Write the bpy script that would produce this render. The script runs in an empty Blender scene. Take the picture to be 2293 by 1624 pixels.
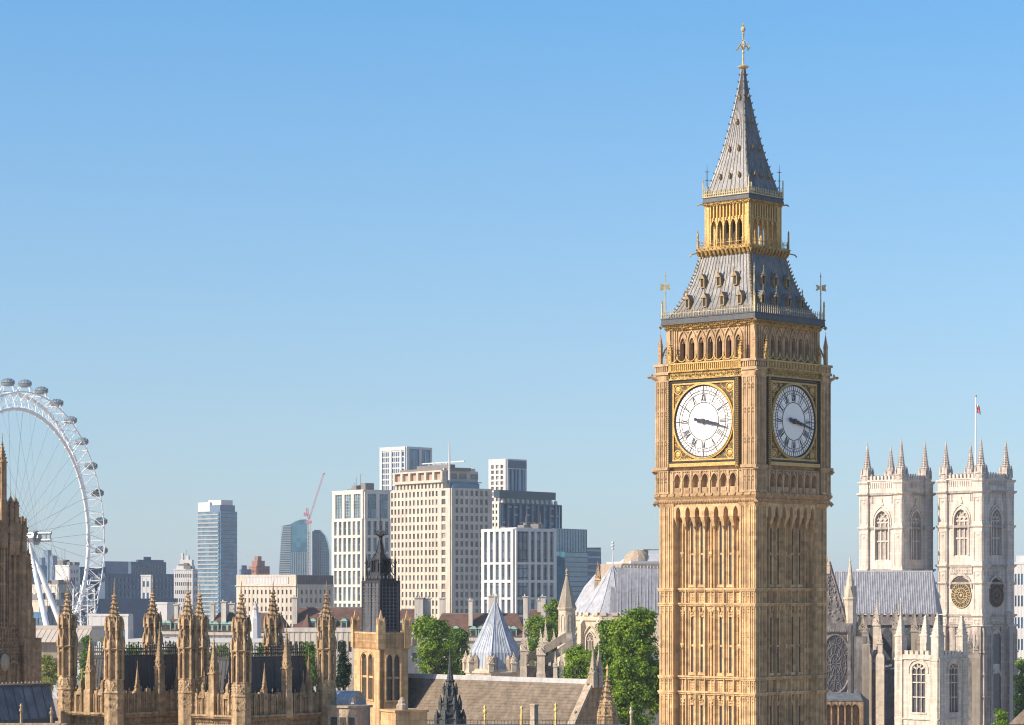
import bpy, math, random
from math import sin, cos, pi, radians, sqrt, atan2, floor
from mathutils import Vector, Matrix

# ------------------------------------------------------------------ camera, sky, sun, exposure
F, CX, HY, CZ = 6104.0, 1146.5, 1320.0, 37.7        # focal length, centre, horizon (in 2293-wide picture units), eye height
scene = bpy.context.scene
col = scene.collection
cam_d = bpy.data.cameras.new("camera")
cam_d.sensor_width = 36.0
cam_d.lens = 36.0 * F / 2293.0
cam_d.shift_y = (HY - 812.0) / 2293.0
cam_d.clip_start = 1.0
cam_d.clip_end = 60000.0
cam = bpy.data.objects.new("camera", cam_d)
cam.location = (0, 0, CZ)
cam.rotation_euler = (radians(90), 0, 0)
col.objects.link(cam)
scene.camera = cam

SUN_AZ, SUN_EL = 67.0, 32.0                          # degrees left of straight behind the camera; elevation
to_sun = Vector((-sin(radians(SUN_AZ)) * cos(radians(SUN_EL)), -cos(radians(SUN_AZ)) * cos(radians(SUN_EL)), sin(radians(SUN_EL))))
world = bpy.data.worlds.new("World")
scene.world = world
world.use_nodes = True
wn = world.node_tree
for n in list(wn.nodes):
    wn.nodes.remove(n)
sky = wn.nodes.new("ShaderNodeTexSky")
SAT0, SAT1, STR0, STR1 = 1.0, 1.26, 0.108, 0.144     # clear air low down, deeper blue higher up
sky.sky_type = 'NISHITA'
sky.sun_disc = False
sky.sun_elevation = radians(SUN_EL)
sky.sun_rotation = atan2(to_sun.x, to_sun.y)
sky.altitude = 0.0
sky.air_density = 1.0
sky.dust_density = 1.0
sky.ozone_density = 3.0
hsv = wn.nodes.new("ShaderNodeHueSaturation")
hsv.inputs['Hue'].default_value = 0.493
bg = wn.nodes.new("ShaderNodeBackground")
bg.inputs['Strength'].default_value = 0.15
wo = wn.nodes.new("ShaderNodeOutputWorld")
tc = wn.nodes.new("ShaderNodeTexCoord")
mp_ = wn.nodes.new("ShaderNodeMapping")
mp_.vector_type = 'POINT'
mp_.inputs['Scale'].default_value = (1, 1, 1.0)
mp_.inputs['Location'].default_value = (0, 0, .05)
wn.links.new(tc.outputs['Generated'], mp_.inputs['Vector'])
wn.links.new(mp_.outputs[0], sky.inputs['Vector'])
sx_ = wn.nodes.new("ShaderNodeSeparateXYZ")
wn.links.new(tc.outputs['Generated'], sx_.inputs[0])
def elev(a, b, sock):
    q = wn.nodes.new("ShaderNodeMapRange")
    q.inputs['From Min'].default_value, q.inputs['From Max'].default_value = 0.0, 0.21
    q.inputs['To Min'].default_value, q.inputs['To Max'].default_value = a, b
    wn.links.new(sx_.outputs['Z'], q.inputs['Value'])
    wn.links.new(q.outputs[0], sock)
elev(SAT0, SAT1, hsv.inputs['Saturation'])
elev(STR0, STR1, bg.inputs['Strength'])
tint = wn.nodes.new("ShaderNodeMix")
tint.data_type, tint.blend_type = 'RGBA', 'MULTIPLY'
tint.inputs['Factor'].default_value = 1.0
tint.inputs['B'].default_value = (1.0, .957, .965, 1)
wn.links.new(sky.outputs[0], hsv.inputs['Color'])
wn.links.new(hsv.outputs[0], tint.inputs['A'])
wn.links.new(tint.outputs['Result'], bg.inputs['Color'])
wn.links.new(bg.outputs[0], wo.inputs['Surface'])

sun_d = bpy.data.lights.new("sun", 'SUN')
sun_d.energy = 4.9
sun_d.angle = radians(0.5)
sun_d.color = (1.0, 0.85, 0.67)
sun_o = bpy.data.objects.new("sun", sun_d)
sun_o.rotation_euler = (-to_sun).to_track_quat('-Z', 'Y').to_euler()
sun_o.location = (-300, -100, 400)
col.objects.link(sun_o)

scene.cycles.filter_width = 1.15
scene.view_settings.view_transform = 'Standard'
scene.view_settings.look = 'None'
scene.view_settings.exposure = 0.5
scene.view_settings.gamma = 1.0
scene.view_settings.use_curve_mapping = False

# ------------------------------------------------------------------ placing: picture ray + distance -> world
def wx(px, D): return (px - CX) * D / F
def wz(py, D): return CZ - (py - HY) * D / F
def at(px, py, D): return Vector((wx(px, D), D, wz(py, D)))

# ------------------------------------------------------------------ mesh builder
class MB:
    def __init__(s):
        s.v, s.f, s.mi, s.T, s.m = [], [], [], None, 0
    def add(s, vs, fs):
        o = len(s.v)
        if s.T is not None:
            s.v += [tuple(s.T @ Vector(p)) for p in vs]
        else:
            s.v += [tuple(p) for p in vs]
        s.f += [tuple(i + o for i in f) for f in fs]
        s.mi += [s.m] * len(fs)
    def box(s, x0, x1, y0, y1, z0, z1):
        s.add([(x0, y0, z0), (x1, y0, z0), (x1, y1, z0), (x0, y1, z0), (x0, y0, z1), (x1, y0, z1), (x1, y1, z1), (x0, y1, z1)],
              [(0, 3, 2, 1), (4, 5, 6, 7), (0, 1, 5, 4), (1, 2, 6, 5), (2, 3, 7, 6), (3, 0, 4, 7)])
    def cbox(s, x, y, z, a, b, c):
        s.box(x - a, x + a, y - b, y + b, z - c, z + c)
    def lathe(s, prof, n=8, x=0, y=0, rot=None):
        """prof: (half width across flats, z) from bottom to top; n sides, flats facing the axes"""
        k = 1 / cos(pi / n)
        a0 = pi / n if rot is None else rot
        vs, fs = [], []
        for r, z in prof:
            for i in range(n):
                a = a0 + 2 * pi * i / n
                vs.append((x + r * k * cos(a), y + r * k * sin(a), z))
        for j in range(len(prof) - 1):
            for i in range(n):
                i2 = (i + 1) % n
                fs.append((j * n + i, j * n + i2, (j + 1) * n + i2, (j + 1) * n + i))
        fs.append(tuple(range(n - 1, -1, -1)))
        fs.append(tuple((len(prof) - 1) * n + i for i in range(n)))
        s.add(vs, fs)
    def prism(s, poly, y0, y1):
        """poly in (x, z), extruded from y0 to y1 (counter-clockwise seen from -y)"""
        n = len(poly)
        vs = [(p[0], y0, p[1]) for p in poly] + [(p[0], y1, p[1]) for p in poly]
        fs = [tuple(range(n)), tuple(range(2 * n - 1, n - 1, -1))]
        for i in range(n):
            j = (i + 1) % n
            fs.append((j, i, n + i, n + j))
        s.add(vs, fs)
    def vprism(s, poly, z0, z1):
        n = len(poly)
        vs = [(p[0], p[1], z0) for p in poly] + [(p[0], p[1], z1) for p in poly]
        fs = [tuple(range(n - 1, -1, -1)), tuple(range(n, 2 * n))]
        for i in range(n):
            j = (i + 1) % n
            fs.append((i, j, n + j, n + i))
        s.add(vs, fs)
    def tube(s, pts, r, n=6, closed=False):
        pts = [Vector(p) for p in pts]
        m = len(pts)
        rs = r if isinstance(r, (list, tuple)) else [r] * m
        vs, fs = [], []
        for i, p in enumerate(pts):
            if closed:
                d = pts[(i + 1) % m] - pts[i - 1]
            else:
                d = pts[min(i + 1, m - 1)] - pts[max(i - 1, 0)]
            d = d.normalized() if d.length > 0 else Vector((0, 0, 1))
            u = d.cross(Vector((0, 0, 1)))
            if u.length < 1e-3:
                u = Vector((1, 0, 0))
            u.normalize()
            w = u.cross(d)
            for k in range(n):
                a = 2 * pi * k / n
                vs.append(p + (u * cos(a) + w * sin(a)) * rs[i])
        for i in range(m if closed else m - 1):
            j = (i + 1) % m
            for k in range(n):
                k2 = (k + 1) % n
                fs.append((i * n + k, j * n + k, j * n + k2, i * n + k2))
        if not closed:
            fs.append(tuple(range(n)))
            fs.append(tuple((m - 1) * n + k for k in range(n - 1, -1, -1)))
        s.add(vs, fs)
    def octa(s, x, y, z, a, b=None, c=None):
        b = a if b is None else b
        c = a if c is None else c
        s.add([(x + a, y, z), (x, y + b, z), (x - a, y, z), (x, y - b, z), (x, y, z + c), (x, y, z - c)],
              [(0, 1, 4), (1, 2, 4), (2, 3, 4), (3, 0, 4), (1, 0, 5), (2, 1, 5), (3, 2, 5), (0, 3, 5)])
    def ball(s, x, y, z, a, b=None, c=None, n=8, m=5):
        b = a if b is None else b
        c = a if c is None else c
        vs, fs = [(x, y, z - c)], []
        for j in range(1, m):
            t = -pi / 2 + pi * j / m
            for i in range(n):
                p = 2 * pi * i / n
                vs.append((x + a * cos(t) * cos(p), y + b * cos(t) * sin(p), z + c * sin(t)))
        vs.append((x, y, z + c))
        for i in range(n):
            fs.append((0, 1 + (i + 1) % n, 1 + i))
        for j in range(m - 2):
            for i in range(n):
                a0, a1 = 1 + j * n + i, 1 + j * n + (i + 1) % n
                fs.append((a0, a1, a1 + n, a0 + n))
        t = len(vs) - 1
        for i in range(n):
            fs.append((t, 1 + (m - 2) * n + i, 1 + (m - 2) * n + (i + 1) % n))
        s.add(vs, fs)
    def roof(s, x0, x1, y0, y1, z0, z1, hip0=0.0, hip1=0.0):
        """pitched roof, ridge along x"""
        ym = (y0 + y1) / 2
        s.add([(x0, y0, z0), (x1, y0, z0), (x1, y1, z0), (x0, y1, z0), (x0 + hip0, ym, z1), (x1 - hip1, ym, z1)],
              [(0, 1, 5, 4), (2, 3, 4, 5), (1, 2, 5), (3, 0, 4), (3, 2, 1, 0)])
    def frus(s, x0, x1, y0, y1, z0, X0, X1, Y0, Y1, z1):
        s.add([(x0, y0, z0), (x1, y0, z0), (x1, y1, z0), (x0, y1, z0), (X0, Y0, z1), (X1, Y0, z1), (X1, Y1, z1), (X0, Y1, z1)],
              [(0, 3, 2, 1), (4, 5, 6, 7), (0, 1, 5, 4), (1, 2, 6, 5), (2, 3, 7, 6), (3, 0, 4, 7)])
    def arched(s, x0, x1, z0, z1, y0, y1, ops, n=5):
        """wall slab x0..x1, z0..z1, y0 (front) .. y1 with pointed openings (xc, half width, sill, spring, apex), left to right"""
        xs = [x0]
        for i in range(len(ops) - 1):
            xs.append((ops[i][0] + ops[i][1] + ops[i + 1][0] - ops[i + 1][1]) / 2)
        xs.append(x1)
        for i, (xc, a, sill, sp, ap) in enumerate(ops):
            L, R = xs[i], xs[i + 1]
            s.box(L, xc - a, y0, y1, z0, z1)
            s.box(xc + a, R, y0, y1, z0, z1)
            if sill > z0 + 1e-4:
                s.box(xc - a, xc + a, y0, y1, z0, sill)
            pts = arch_pts(a, sp, ap, n)
            for j in range(len(pts) - 1):
                (xa, za), (xb, zb) = pts[j], pts[j + 1]
                s.add([(xc + xa, y0, za), (xc + xb, y0, zb), (xc + xb, y0, z1), (xc + xa, y0, z1),
                       (xc + xa, y1, za), (xc + xb, y1, zb), (xc + xb, y1, z1), (xc + xa, y1, z1)],
                      [(0, 1, 2, 3), (5, 4, 7, 6), (4, 5, 1, 0), (3, 2, 6, 7)])
    def arch_rim(s, xc, a, sp, ap, w, y0, y1, n=6, legs=0.0):
        """a moulding w wide following a pointed arch"""
        inn, out = arch_pts(a, sp, ap, n), arch_pts(a + w, sp, ap + w * 1.25, n)
        if legs:
            inn = [(-a, sp - legs)] + inn + [(a, sp - legs)]
            out = [(-a - w, sp - legs)] + out + [(a + w, sp - legs)]
        for j in range(len(inn) - 1):
            p, q, r, t = inn[j], inn[j + 1], out[j + 1], out[j]
            vs = [(xc + k[0], yy, k[1]) for yy in (y0, y1) for k in (p, q, r, t)]
            s.add(vs, [(0, 1, 2, 3), (7, 6, 5, 4), (0, 4, 5, 1), (3, 2, 6, 7)])
    def ring(s, x, z, r0, r1, y0, y1, n=48):
        """flat annulus facing -y"""
        for j in range(n):
            a, b = 2 * pi * j / n, 2 * pi * (j + 1) / n
            vs = [(x + r * cos(t), yy, z + r * sin(t)) for yy in (y0, y1) for t, r in ((a, r0), (b, r0), (b, r1), (a, r1))]
            s.add(vs, [(0, 1, 2, 3), (0, 4, 5, 1), (3, 2, 6, 7)])
    def disc(s, x, z, r, y0, y1, n=48):
        s.prism([(x + r * cos(2 * pi * j / n), z + r * sin(2 * pi * j / n)) for j in range(n)], y0, y1)
    def mesh(s, name, mats):
        me = bpy.data.meshes.new(name)
        me.from_pydata(s.v, [], s.f)
        if not isinstance(mats, (list, tuple)):
            mats = [mats]
        for m in mats:
            me.materials.append(m)
        if len(mats) > 1:
            me.polygons.foreach_set("material_index", s.mi)
        me.update()
        return me
    def obj(s, name, mats, parent=None, M=None, smooth=False):
        me = s.mesh(name, mats)
        if smooth:
            me.polygons.foreach_set("use_smooth", [True] * len(me.polygons))
        return link(name, me, parent, M)

def arch_pts(a, sp, ap, n):
    r = ap - sp
    pts = []
    if r >= a:
        R = (a * a + r * r) / (2 * a)
        t1 = math.asin(min(1, r / R))
        for i in range(n + 1):
            t = t1 * i / n
            pts.append((-a + R - R * cos(t), sp + R * sin(t)))
    else:
        for i in range(n + 1):
            t = pi / 2 * i / n
            pts.append((-a * cos(t), sp + r * sin(t)))
    return pts + [(-x, z) for x, z in reversed(pts[:-1])]

def link(name, me, parent=None, M=None):
    o = bpy.data.objects.new(name, me)
    col.objects.link(o)
    if parent is not None:
        o.parent = parent
    if M is not None:
        o.matrix_local = M
    return o

def thing(name, label, cat, loc=(0, 0, 0), rz=0.0, group=None):
    o = bpy.data.objects.new(name, None)
    o.empty_display_size = 1.0
    col.objects.link(o)
    o.location = loc
    o.rotation_euler = (0, 0, rz)
    o['label'], o['category'], o['kind'] = label, cat, 'thing'
    if group:
        o['group'] = group
    return o

def tag(o, label, cat, group=None):
    o['label'], o['category'] = label, cat
    if group:
        o['group'] = group
    return o

def kids(o):
    return [c for c in o.children]

def dup(o, parent=None, label=None, loc=None, rz=None, M=None):
    c = o.copy()
    col.objects.link(c)
    if parent is not None:
        c.parent = parent
    if label:
        c['label'] = label
    if loc is not None:
        c.location = loc
    if rz is not None:
        c.rotation_euler = (0, 0, rz)
    if M is not None:
        c.matrix_local = M
    for k in kids(o):
        dup(k, c)
    return c

def RZ(a): return Matrix.Rotation(a, 4, 'Z')
def TR(x, y, z): return Matrix.Translation((x, y, z))

def many(name, me, parent, Ms, most=100):
    """one child object per matrix; past `most`, the rest become one child of kind stuff"""
    out = []
    for M in Ms[:most]:
        out.append(link(name, me, parent, M))
    rest = Ms[most:]
    if rest:
        m = MB()
        vs = [v.co.copy() for v in me.vertices]
        fs = [tuple(p.vertices) for p in me.polygons]
        for M in rest:
            m.T = M
            m.add(vs, fs)
        o = m.obj(name + "_field", [x for x in me.materials][:1], parent)
        o['kind'] = 'stuff'
    return out

# ------------------------------------------------------------------ materials (procedural)
def srgb(r, g, b):
    f = lambda c: (c / 255 / 12.92) if c <= 10 else ((c / 255 + .055) / 1.055) ** 2.4
    return (f(r), f(g), f(b))

def mat(name, c1, c2=None, scale=1.0, rough=0.8, metal=0.0, streak=0.0, block=None, blockamt=0.15, bump=0.0, bscale=8.0,
        spec=0.3, rnd=0.0, dirt=None, dirtamt=0.0, course=0.0, detail=6.0, coat=0.0):
    m = bpy.data.materials.new(name)
    m.use_nodes = True
    nt = m.node_tree
    N, L = nt.nodes, nt.links
    b = N["Principled BSDF"]
    b.inputs['Roughness'].default_value = rough
    b.inputs['Metallic'].default_value = metal
    b.inputs['Specular IOR Level'].default_value = spec
    if coat:
        b.inputs['Coat Weight'].default_value = coat
    c2 = c2 or tuple(x * .8 for x in c1)
    geo = N.new("ShaderNodeNewGeometry")
    pos = geo.outputs['Position']
    nz = N.new("ShaderNodeTexNoise")
    nz.inputs['Scale'].default_value = scale
    nz.inputs['Detail'].default_value = detail
    nz.inputs['Roughness'].default_value = 0.65
    L.new(pos, nz.inputs['Vector'])
    mr = N.new("ShaderNodeMapRange")
    mr.inputs['From Min'].default_value, mr.inputs['From Max'].default_value = .33, .67
    L.new(nz.outputs['Fac'], mr.inputs['Value'])
    mx = N.new("ShaderNodeMix"); mx.data_type = 'RGBA'
    mx.inputs['A'].default_value = (*c1, 1)
    mx.inputs['B'].default_value = (*c2, 1)
    L.new(mr.outputs[0], mx.inputs['Factor'])
    out = mx.outputs['Result']
    def mul(val_socket):
        nonlocal out
        q = N.new("ShaderNodeMix"); q.data_type = 'RGBA'; q.blend_type = 'MULTIPLY'
        q.inputs['Factor'].default_value = 1.0
        L.new(out, q.inputs['A']); L.new(val_socket, q.inputs['B'])
        out = q.outputs['Result']
    def rng(sock, a, c, f0=0.0, f1=1.0):
        q = N.new("ShaderNodeMapRange")
        q.inputs['From Min'].default_value, q.inputs['From Max'].default_value = f0, f1
        q.inputs['To Min'].default_value, q.inputs['To Max'].default_value = a, c
        L.new(sock, q.inputs['Value'])
        return q.outputs[0]
    if streak:
        mp = N.new("ShaderNodeMapping")
        mp.inputs['Scale'].default_value = (1.6, 1.6, .09)
        L.new(pos, mp.inputs['Vector'])
        ns = N.new("ShaderNodeTexNoise")
        ns.inputs['Scale'].default_value = 1.3
        ns.inputs['Detail'].default_value = 5
        L.new(mp.outputs[0], ns.inputs['Vector'])
        mul(rng(ns.outputs['Fac'], 1.0, 1.0 - streak, .42, .68))
    if block:
        sn = N.new("ShaderNodeVectorMath"); sn.operation = 'SNAP'
        L.new(pos, sn.inputs[0])
        sn.inputs[1].default_value = block
        wn_ = N.new("ShaderNodeTexWhiteNoise"); wn_.noise_dimensions = '3D'
        L.new(sn.outputs[0], wn_.inputs['Vector'])
        mul(rng(wn_.outputs['Value'], 1.0 - blockamt, 1.0 + blockamt * .4))
    if course:
        sp = N.new("ShaderNodeSeparateXYZ"); L.new(pos, sp.inputs[0])
        md = N.new("ShaderNodeMath"); md.operation = 'PINGPONG'
        L.new(sp.outputs['Z'], md.inputs[0]); md.inputs[1].default_value = course / 2
        mul(rng(md.outputs[0], .84, 1.0, 0.0, course * .1))
    if dirt:
        nd = N.new("ShaderNodeTexNoise")
        nd.inputs['Scale'].default_value = scale * 3.1
        nd.inputs['Detail'].default_value = 8
        L.new(pos, nd.inputs['Vector'])
        q = N.new("ShaderNodeMix"); q.data_type = 'RGBA'
        L.new(rng(nd.outputs['Fac'], 0.0, dirtamt, .5, .72), q.inputs['Factor'])
        L.new(out, q.inputs['A']); q.inputs['B'].default_value = (*dirt, 1)
        out = q.outputs['Result']
    if rnd:
        oi = N.new("ShaderNodeObjectInfo")
        mul(rng(oi.outputs['Random'], 1.0 - rnd, 1.0 + rnd))
    L.new(out, b.inputs['Base Color'])
    if bump:
        nb = N.new("ShaderNodeTexNoise")
        nb.inputs['Scale'].default_value = bscale
        nb.inputs['Detail'].default_value = 6
        L.new(pos, nb.inputs['Vector'])
        bp = N.new("ShaderNodeBump")
        bp.inputs['Strength'].default_value = bump
        bp.inputs['Distance'].default_value = 0.15
        L.new(nb.outputs['Fac'], bp.inputs['Height'])
        L.new(bp.outputs[0], b.inputs['Normal'])
    return m

M = {}
M['honey'] = mat('honey_limestone', (.75, .51, .265), (.60, .40, .205), .45, .85, streak=.36, block=(1.1, 1.1, .45), blockamt=.2, bump=.35, bscale=5, dirt=(.22, .14, .08), dirtamt=.6)
M['honey2'] = mat('carved_limestone', (.58, .385, .205), (.38, .245, .13), 1.6, .9, streak=.2, bump=.6, bscale=9, dirt=(.16, .10, .06), dirtamt=.7)
M['gold'] = mat('gilded_stone', (.60, .40, .145), (.44, .28, .09), 1.8, .42, metal=.3, bump=.3, bscale=10, dirt=(.30, .18, .05), dirtamt=.6)
M['goldleaf'] = mat('gilt_carving', (.66, .44, .14), (.17, .11, .045), 3.5, .42, metal=.3, bump=.7, bscale=12)
M['iron'] = mat('black_iron', (.022, .024, .028), (.035, .035, .04), 2, .5)
M['dial'] = mat('opal_glass', (.86, .83, .78), (.80, .78, .74), .6, .35, spec=.5)
M['dialblue'] = mat('blue_black_iron', (.03, .035, .06), (.05, .05, .07), 2, .5)
M['lead'] = mat('lead_roofing', (.225, .22, .215), (.145, .145, .15), .9, .42, streak=.4, block=(.9, .9, 1.7), blockamt=.16, bump=.25, bscale=3, spec=.5)
M['gutter'] = mat('dark_lead_gutter', (.085, .09, .10), (.06, .065, .075), 1.5, .5, streak=.2, bump=.3)
M['honeypink'] = mat('weathered_upper_limestone', (.60, .415, .235), (.46, .315, .18), .5, .88, streak=.35, block=(.9, .9, .4), blockamt=.16, bump=.35, bscale=5, dirt=(.20, .13, .08), dirtamt=.5)
M['palegilt'] = mat('pale_gilt_ironwork', (.62, .52, .30), (.34, .27, .14), 3, .5, metal=.2)
M['slit'] = mat('leaded_window_glass', (.045, .045, .045), (.09, .08, .07), 5, .25, spec=.5)
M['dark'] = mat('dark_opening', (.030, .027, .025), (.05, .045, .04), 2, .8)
M['louvre'] = mat('weathered_louvres', (.055, .047, .045), (.035, .03, .03), 1.5, .8, course=.22)
# ------------------------------------------------------------------ shared gothic pieces
def crockets(m, x, y, z0, z1, r0, r1, n=5, sides=4, size=.09, rot=None):
    """small knobs up the edges of a spirelet"""
    a0 = pi / sides if rot is None else rot
    k = 1 / cos(pi / sides)
    for j in range(n):
        t = (j + .4) / n
        r, z = (r0 + (r1 - r0) * t) * k, z0 + (z1 - z0) * t
        for i in range(sides):
            a = a0 + 2 * pi * i / sides
            s_ = size * (1.1 - .5 * t)
            m.octa(x + (r + s_ * .5) * cos(a), y + (r + s_ * .5) * sin(a), z, s_, s_, s_ * 1.2)

def pinnacle(m, x, y, z0, z1, hw, sides=4, base=.4, ncr=5, gab=True, fin=True, cs=.22):
    """shaft, collar, gablets and crocketed spirelet"""
    zs = z0 + (z1 - z0) * base
    m.lathe([(hw, z0), (hw, zs), (hw * 1.25, zs + hw * .15), (hw * 1.25, zs + hw * .45), (hw * .95, zs + hw * .6)], sides, x, y)
    zt = z1 - (z1 - z0) * (.1 if fin else 0)
    m.lathe([(hw * .95, zs + hw * .55), (hw * .1, zt)], sides, x, y)
    if gab:
        for k in range(4):
            T0 = m.T
            m.T = (T0 if T0 is not None else Matrix()) @ TR(x, y, 0) @ RZ(k * pi / 2)
            m.prism([(-hw, zs + hw * .3), (hw, zs + hw * .3), (0, zs + hw * 2.0)], -hw * 1.12, -hw * .5)
            m.T = T0
    crockets(m, x, y, zs + hw * 1.2, zt, hw * .85, hw * .1, ncr, sides if sides == 4 else 4, hw * cs, None if sides == 4 else pi / 8)
    if fin:
        m.octa(x, y, zt, hw * .3, hw * .3, hw * .3)
        m.lathe([(hw * .12, zt), (hw * .1, z1 - hw * .3), (hw * .02, z1)], 6, x, y)
        m.octa(x, y, zt + (z1 - zt) * .55, hw * .24, hw * .24, hw * .16)

def bosses(m, x0, x1, z0, z1, y, nx, nz, size, rng, jit=.25):
    """rows of small carved knobs on a face looking to -y"""
    for i in range(nx):
        for j in range(nz):
            x = x0 + (x1 - x0) * (i + .5) / nx + rng.uniform(-jit, jit) * size
            z = z0 + (z1 - z0) * (j + .5) / nz + rng.uniform(-jit, jit) * size
            s_ = size * rng.uniform(.6, 1.1)
            m.octa(x, y, z, s_, s_ * .7, s_)

M['spandrel'] = mat('black_and_gilt_ground', (.13, .09, .04), (.055, .045, .03), 4, .5, metal=.1)
M['duskgold'] = mat('weathered_gilding', (.40, .28, .13), (.20, .14, .075), 3, .6, metal=.15)
# ------------------------------------------------------------------ the great clock tower
TH = radians(42.0)
NEAR = Vector((wx(1690.6, 280.0), 280.0, 0))
e1 = Vector((cos(TH), -sin(TH), 0)); e2 = Vector((sin(TH), cos(TH), 0))
TC = NEAR - e1 * 6.25 + e2 * 6.25
tower = thing('clock_tower', 'tall honey stone clock tower with gilded dials and a tapering lead spire', 'tower', TC, -TH)
R4 = [RZ(k * pi / 2) for k in range(4)]
rg = random.Random(4)

def faces4(m, fn):
    for k in range(4):
        m.T = R4[k]
        fn(m)
    m.T = None

# shaft: core, ribs, panel bays
m = MB()
m.box(-5.36, 5.36, -5.36, 5.36, 0, 47.0)
BAY = 8.8 / 7
levels = [(37.75, 36.2), (28.55, 26.95), (19.35, 17.75), (10.15, 8.55)]
def shaft_face(m):
    T0 = m.T
    m.T = T0 @ TR(0, .34, 0)
    for i in range(8):
        x = -4.4 + BAY * i
        m.box(x - .11, x + .11, -6.05, -5.6, 0, 45.6)
        m.box(x - .05, x + .05, -6.16, -6.0, 0, 45.4)
        for sx in (-.2, .2):
            m.box(x + sx - .022, x + sx + .022, -5.9, -5.6, 0, 45.4)
    for i in range(7):
        xc = -4.4 + BAY * (i + .5)
        if i in (1, 2, 4, 5):
            for sx in (-1, 1):
                m.box(xc + sx * .17 - (.22 if sx < 0 else 0), xc + sx * .17 + (.22 if sx > 0 else 0), -5.86, -5.6, 0, 45.2)
                m.box(xc + sx * .42 - .035, xc + sx * .42 + .035, -5.95, -5.6, 0, 45.2)
        else:
            m.box(xc - .09, xc + .09, -5.92, -5.6, 0, 45.2)
            for sx in (-1, 1):
                m.box(xc + sx * .33 - .05, xc + sx * .33 + .05, -5.86, -5.6, 0, 45.2)
            for z in (41.4, 31.8, 22.6):
                m.box(xc - .2, xc + .2, -6.0, -5.6, z, z + .25)
                m.octa(xc, -5.95, z - .15, .16, .12, .3)
        for (za, zb) in levels:
            m.box(xc - .55, xc + .55, -5.82, -5.6, zb - .05, za + .05)
            bosses(m, xc - .42, xc + .42, zb + .25, za - .2, -5.83, 3, 4, .15, rg)
            # canopy heads under the band
            m.prism([(xc - .5, zb - .1), (xc - .5, zb - .5), (xc - .16, zb - .95), (xc - .16, zb - .1)][::-1], -5.93, -5.62)
            m.prism([(xc + .5, zb - .1), (xc + .16, zb - .1), (xc + .16, zb - .95), (xc + .5, zb - .5)][::-1], -5.93, -5.62)
            bosses(m, xc - .3, xc + .3, zb - 1.5, zb - .3, -5.9, 2, 4, .15, rg, .5)
            if i not in (1, 2, 4, 5):
                m.octa(xc, -5.85, zb - 1.75, .15, .12, .3)
            else:
                m.box(xc - .2, xc + .2, -5.84, -5.6, zb - 1.35, zb - .9)
    for (za, zb) in levels:
        for z in (za, zb):
            m.box(-4.42, 4.42, -6.2, -5.6, z - .09, z + .09)
            m.box(-4.42, 4.42, -6.08, -5.6, z - .26, z - .1)
    # slit window transoms
    for i in (1, 2, 4, 5):
        xc = -4.4 + BAY * (i + .5)
        for z in (41.4, 31.8, 22.6):
            m.box(xc - .18, xc + .18, -5.8, -5.6, z - .1, z + .12)
        for z in (38.2, 29.0, 19.8):
            m.prism([(xc - .5, z - .3), (xc + .5, z - .3), (xc + .36, z), (xc - .36, z)], -5.98, -5.6)
        m.arch_rim(xc, .17, 44.55, 44.9, .13, -5.98, -5.6, 4)
    m.T = T0
    # corbelled arches under the clock stage
    m.arched(-4.6, 4.6, 45.25, 47.02, -6.3, -5.3, [(-4.4 + BAY * (i + .5), .3, 45.25, 45.75, 46.35) for i in range(7)], 4)
    m.box(-4.5, 4.5, -5.85, -5.3, 45.9, 47.0)
    for i in range(8):
        x = -4.4 + BAY * i
        m.frus(x - .1, x + .1, -5.75, -5.3, 43.9, x - .26, x + .26, -6.28, -5.3, 45.27)
        m.octa(x, -5.95, 44.3, .17, .16, .35)
    for i in range(28):
        m.octa(-5.9 + 11.8 * (i + .5) / 28, -6.42, 46.75, .15, .1, .12)
faces4(m, shaft_face)
m.obj('shaft', M['honey'], tower)

# corner piers
m = MB()
a, b = 4.4, 6.25
m.box(a, b, a, b, 0, 46.6)
def pier_ribs(m, z0, z1, a, b, dep=.1):
    for fx in (0, 1):
        T0 = m.T
        if fx:
            m.T = (T0 if T0 is not None else Matrix()) @ Matrix(((0, 1, 0, 0), (1, 0, 0, 0), (0, 0, 1, 0), (0, 0, 0, 1)))
        for i in range(4):
            x = a + .08 + (b - a - .16) * i / 3
            m.box(x - .075, x + .075, b - .2, b + dep, z0, z1)
        for i in range(3):
            x = a + .08 + (b - a - .16) * (i + .5) / 3
            m.box(x - .03, x + .03, b - .2, b + dep * .6, z0, z1)
        m.T = T0
pier_ribs(m, 0, 46.6, a, b)
for (za, zb) in levels:
    for z in (za, zb):
        m.box(a - .12, b + .2, a - .12, b + .2, z - .09, z + .09)
        m.box(a - .02, b + .14, a - .02, b + .14, z - .26, z - .1)
    for fx in (0, 1):
        if fx:
            m.T = Matrix(((0, 1, 0, 0), (1, 0, 0, 0), (0, 0, 1, 0), (0, 0, 0, 1)))
        for i in range(3):
            x = a + .08 + (b - a - .16) * (i + .5) / 3
            for z in (za - .45, za - .75, zb - .5, zb - .8):
                m.octa(x + .05, b + .02, z, .15, .13, .2)
            for z in (zb - 3.4, zb - 5.2):
                m.octa(x, b + .03, z, .13, .1, .16)
        m.T = None
m.frus(a, b, a, b, 46.2, a - .2, b + .3, a - .2, b + .3, 46.7)
pm = m.mesh('corner_pier', M['honey'])
for k in range(4):
    link('corner_pier', pm, tower, R4[k])

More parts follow.
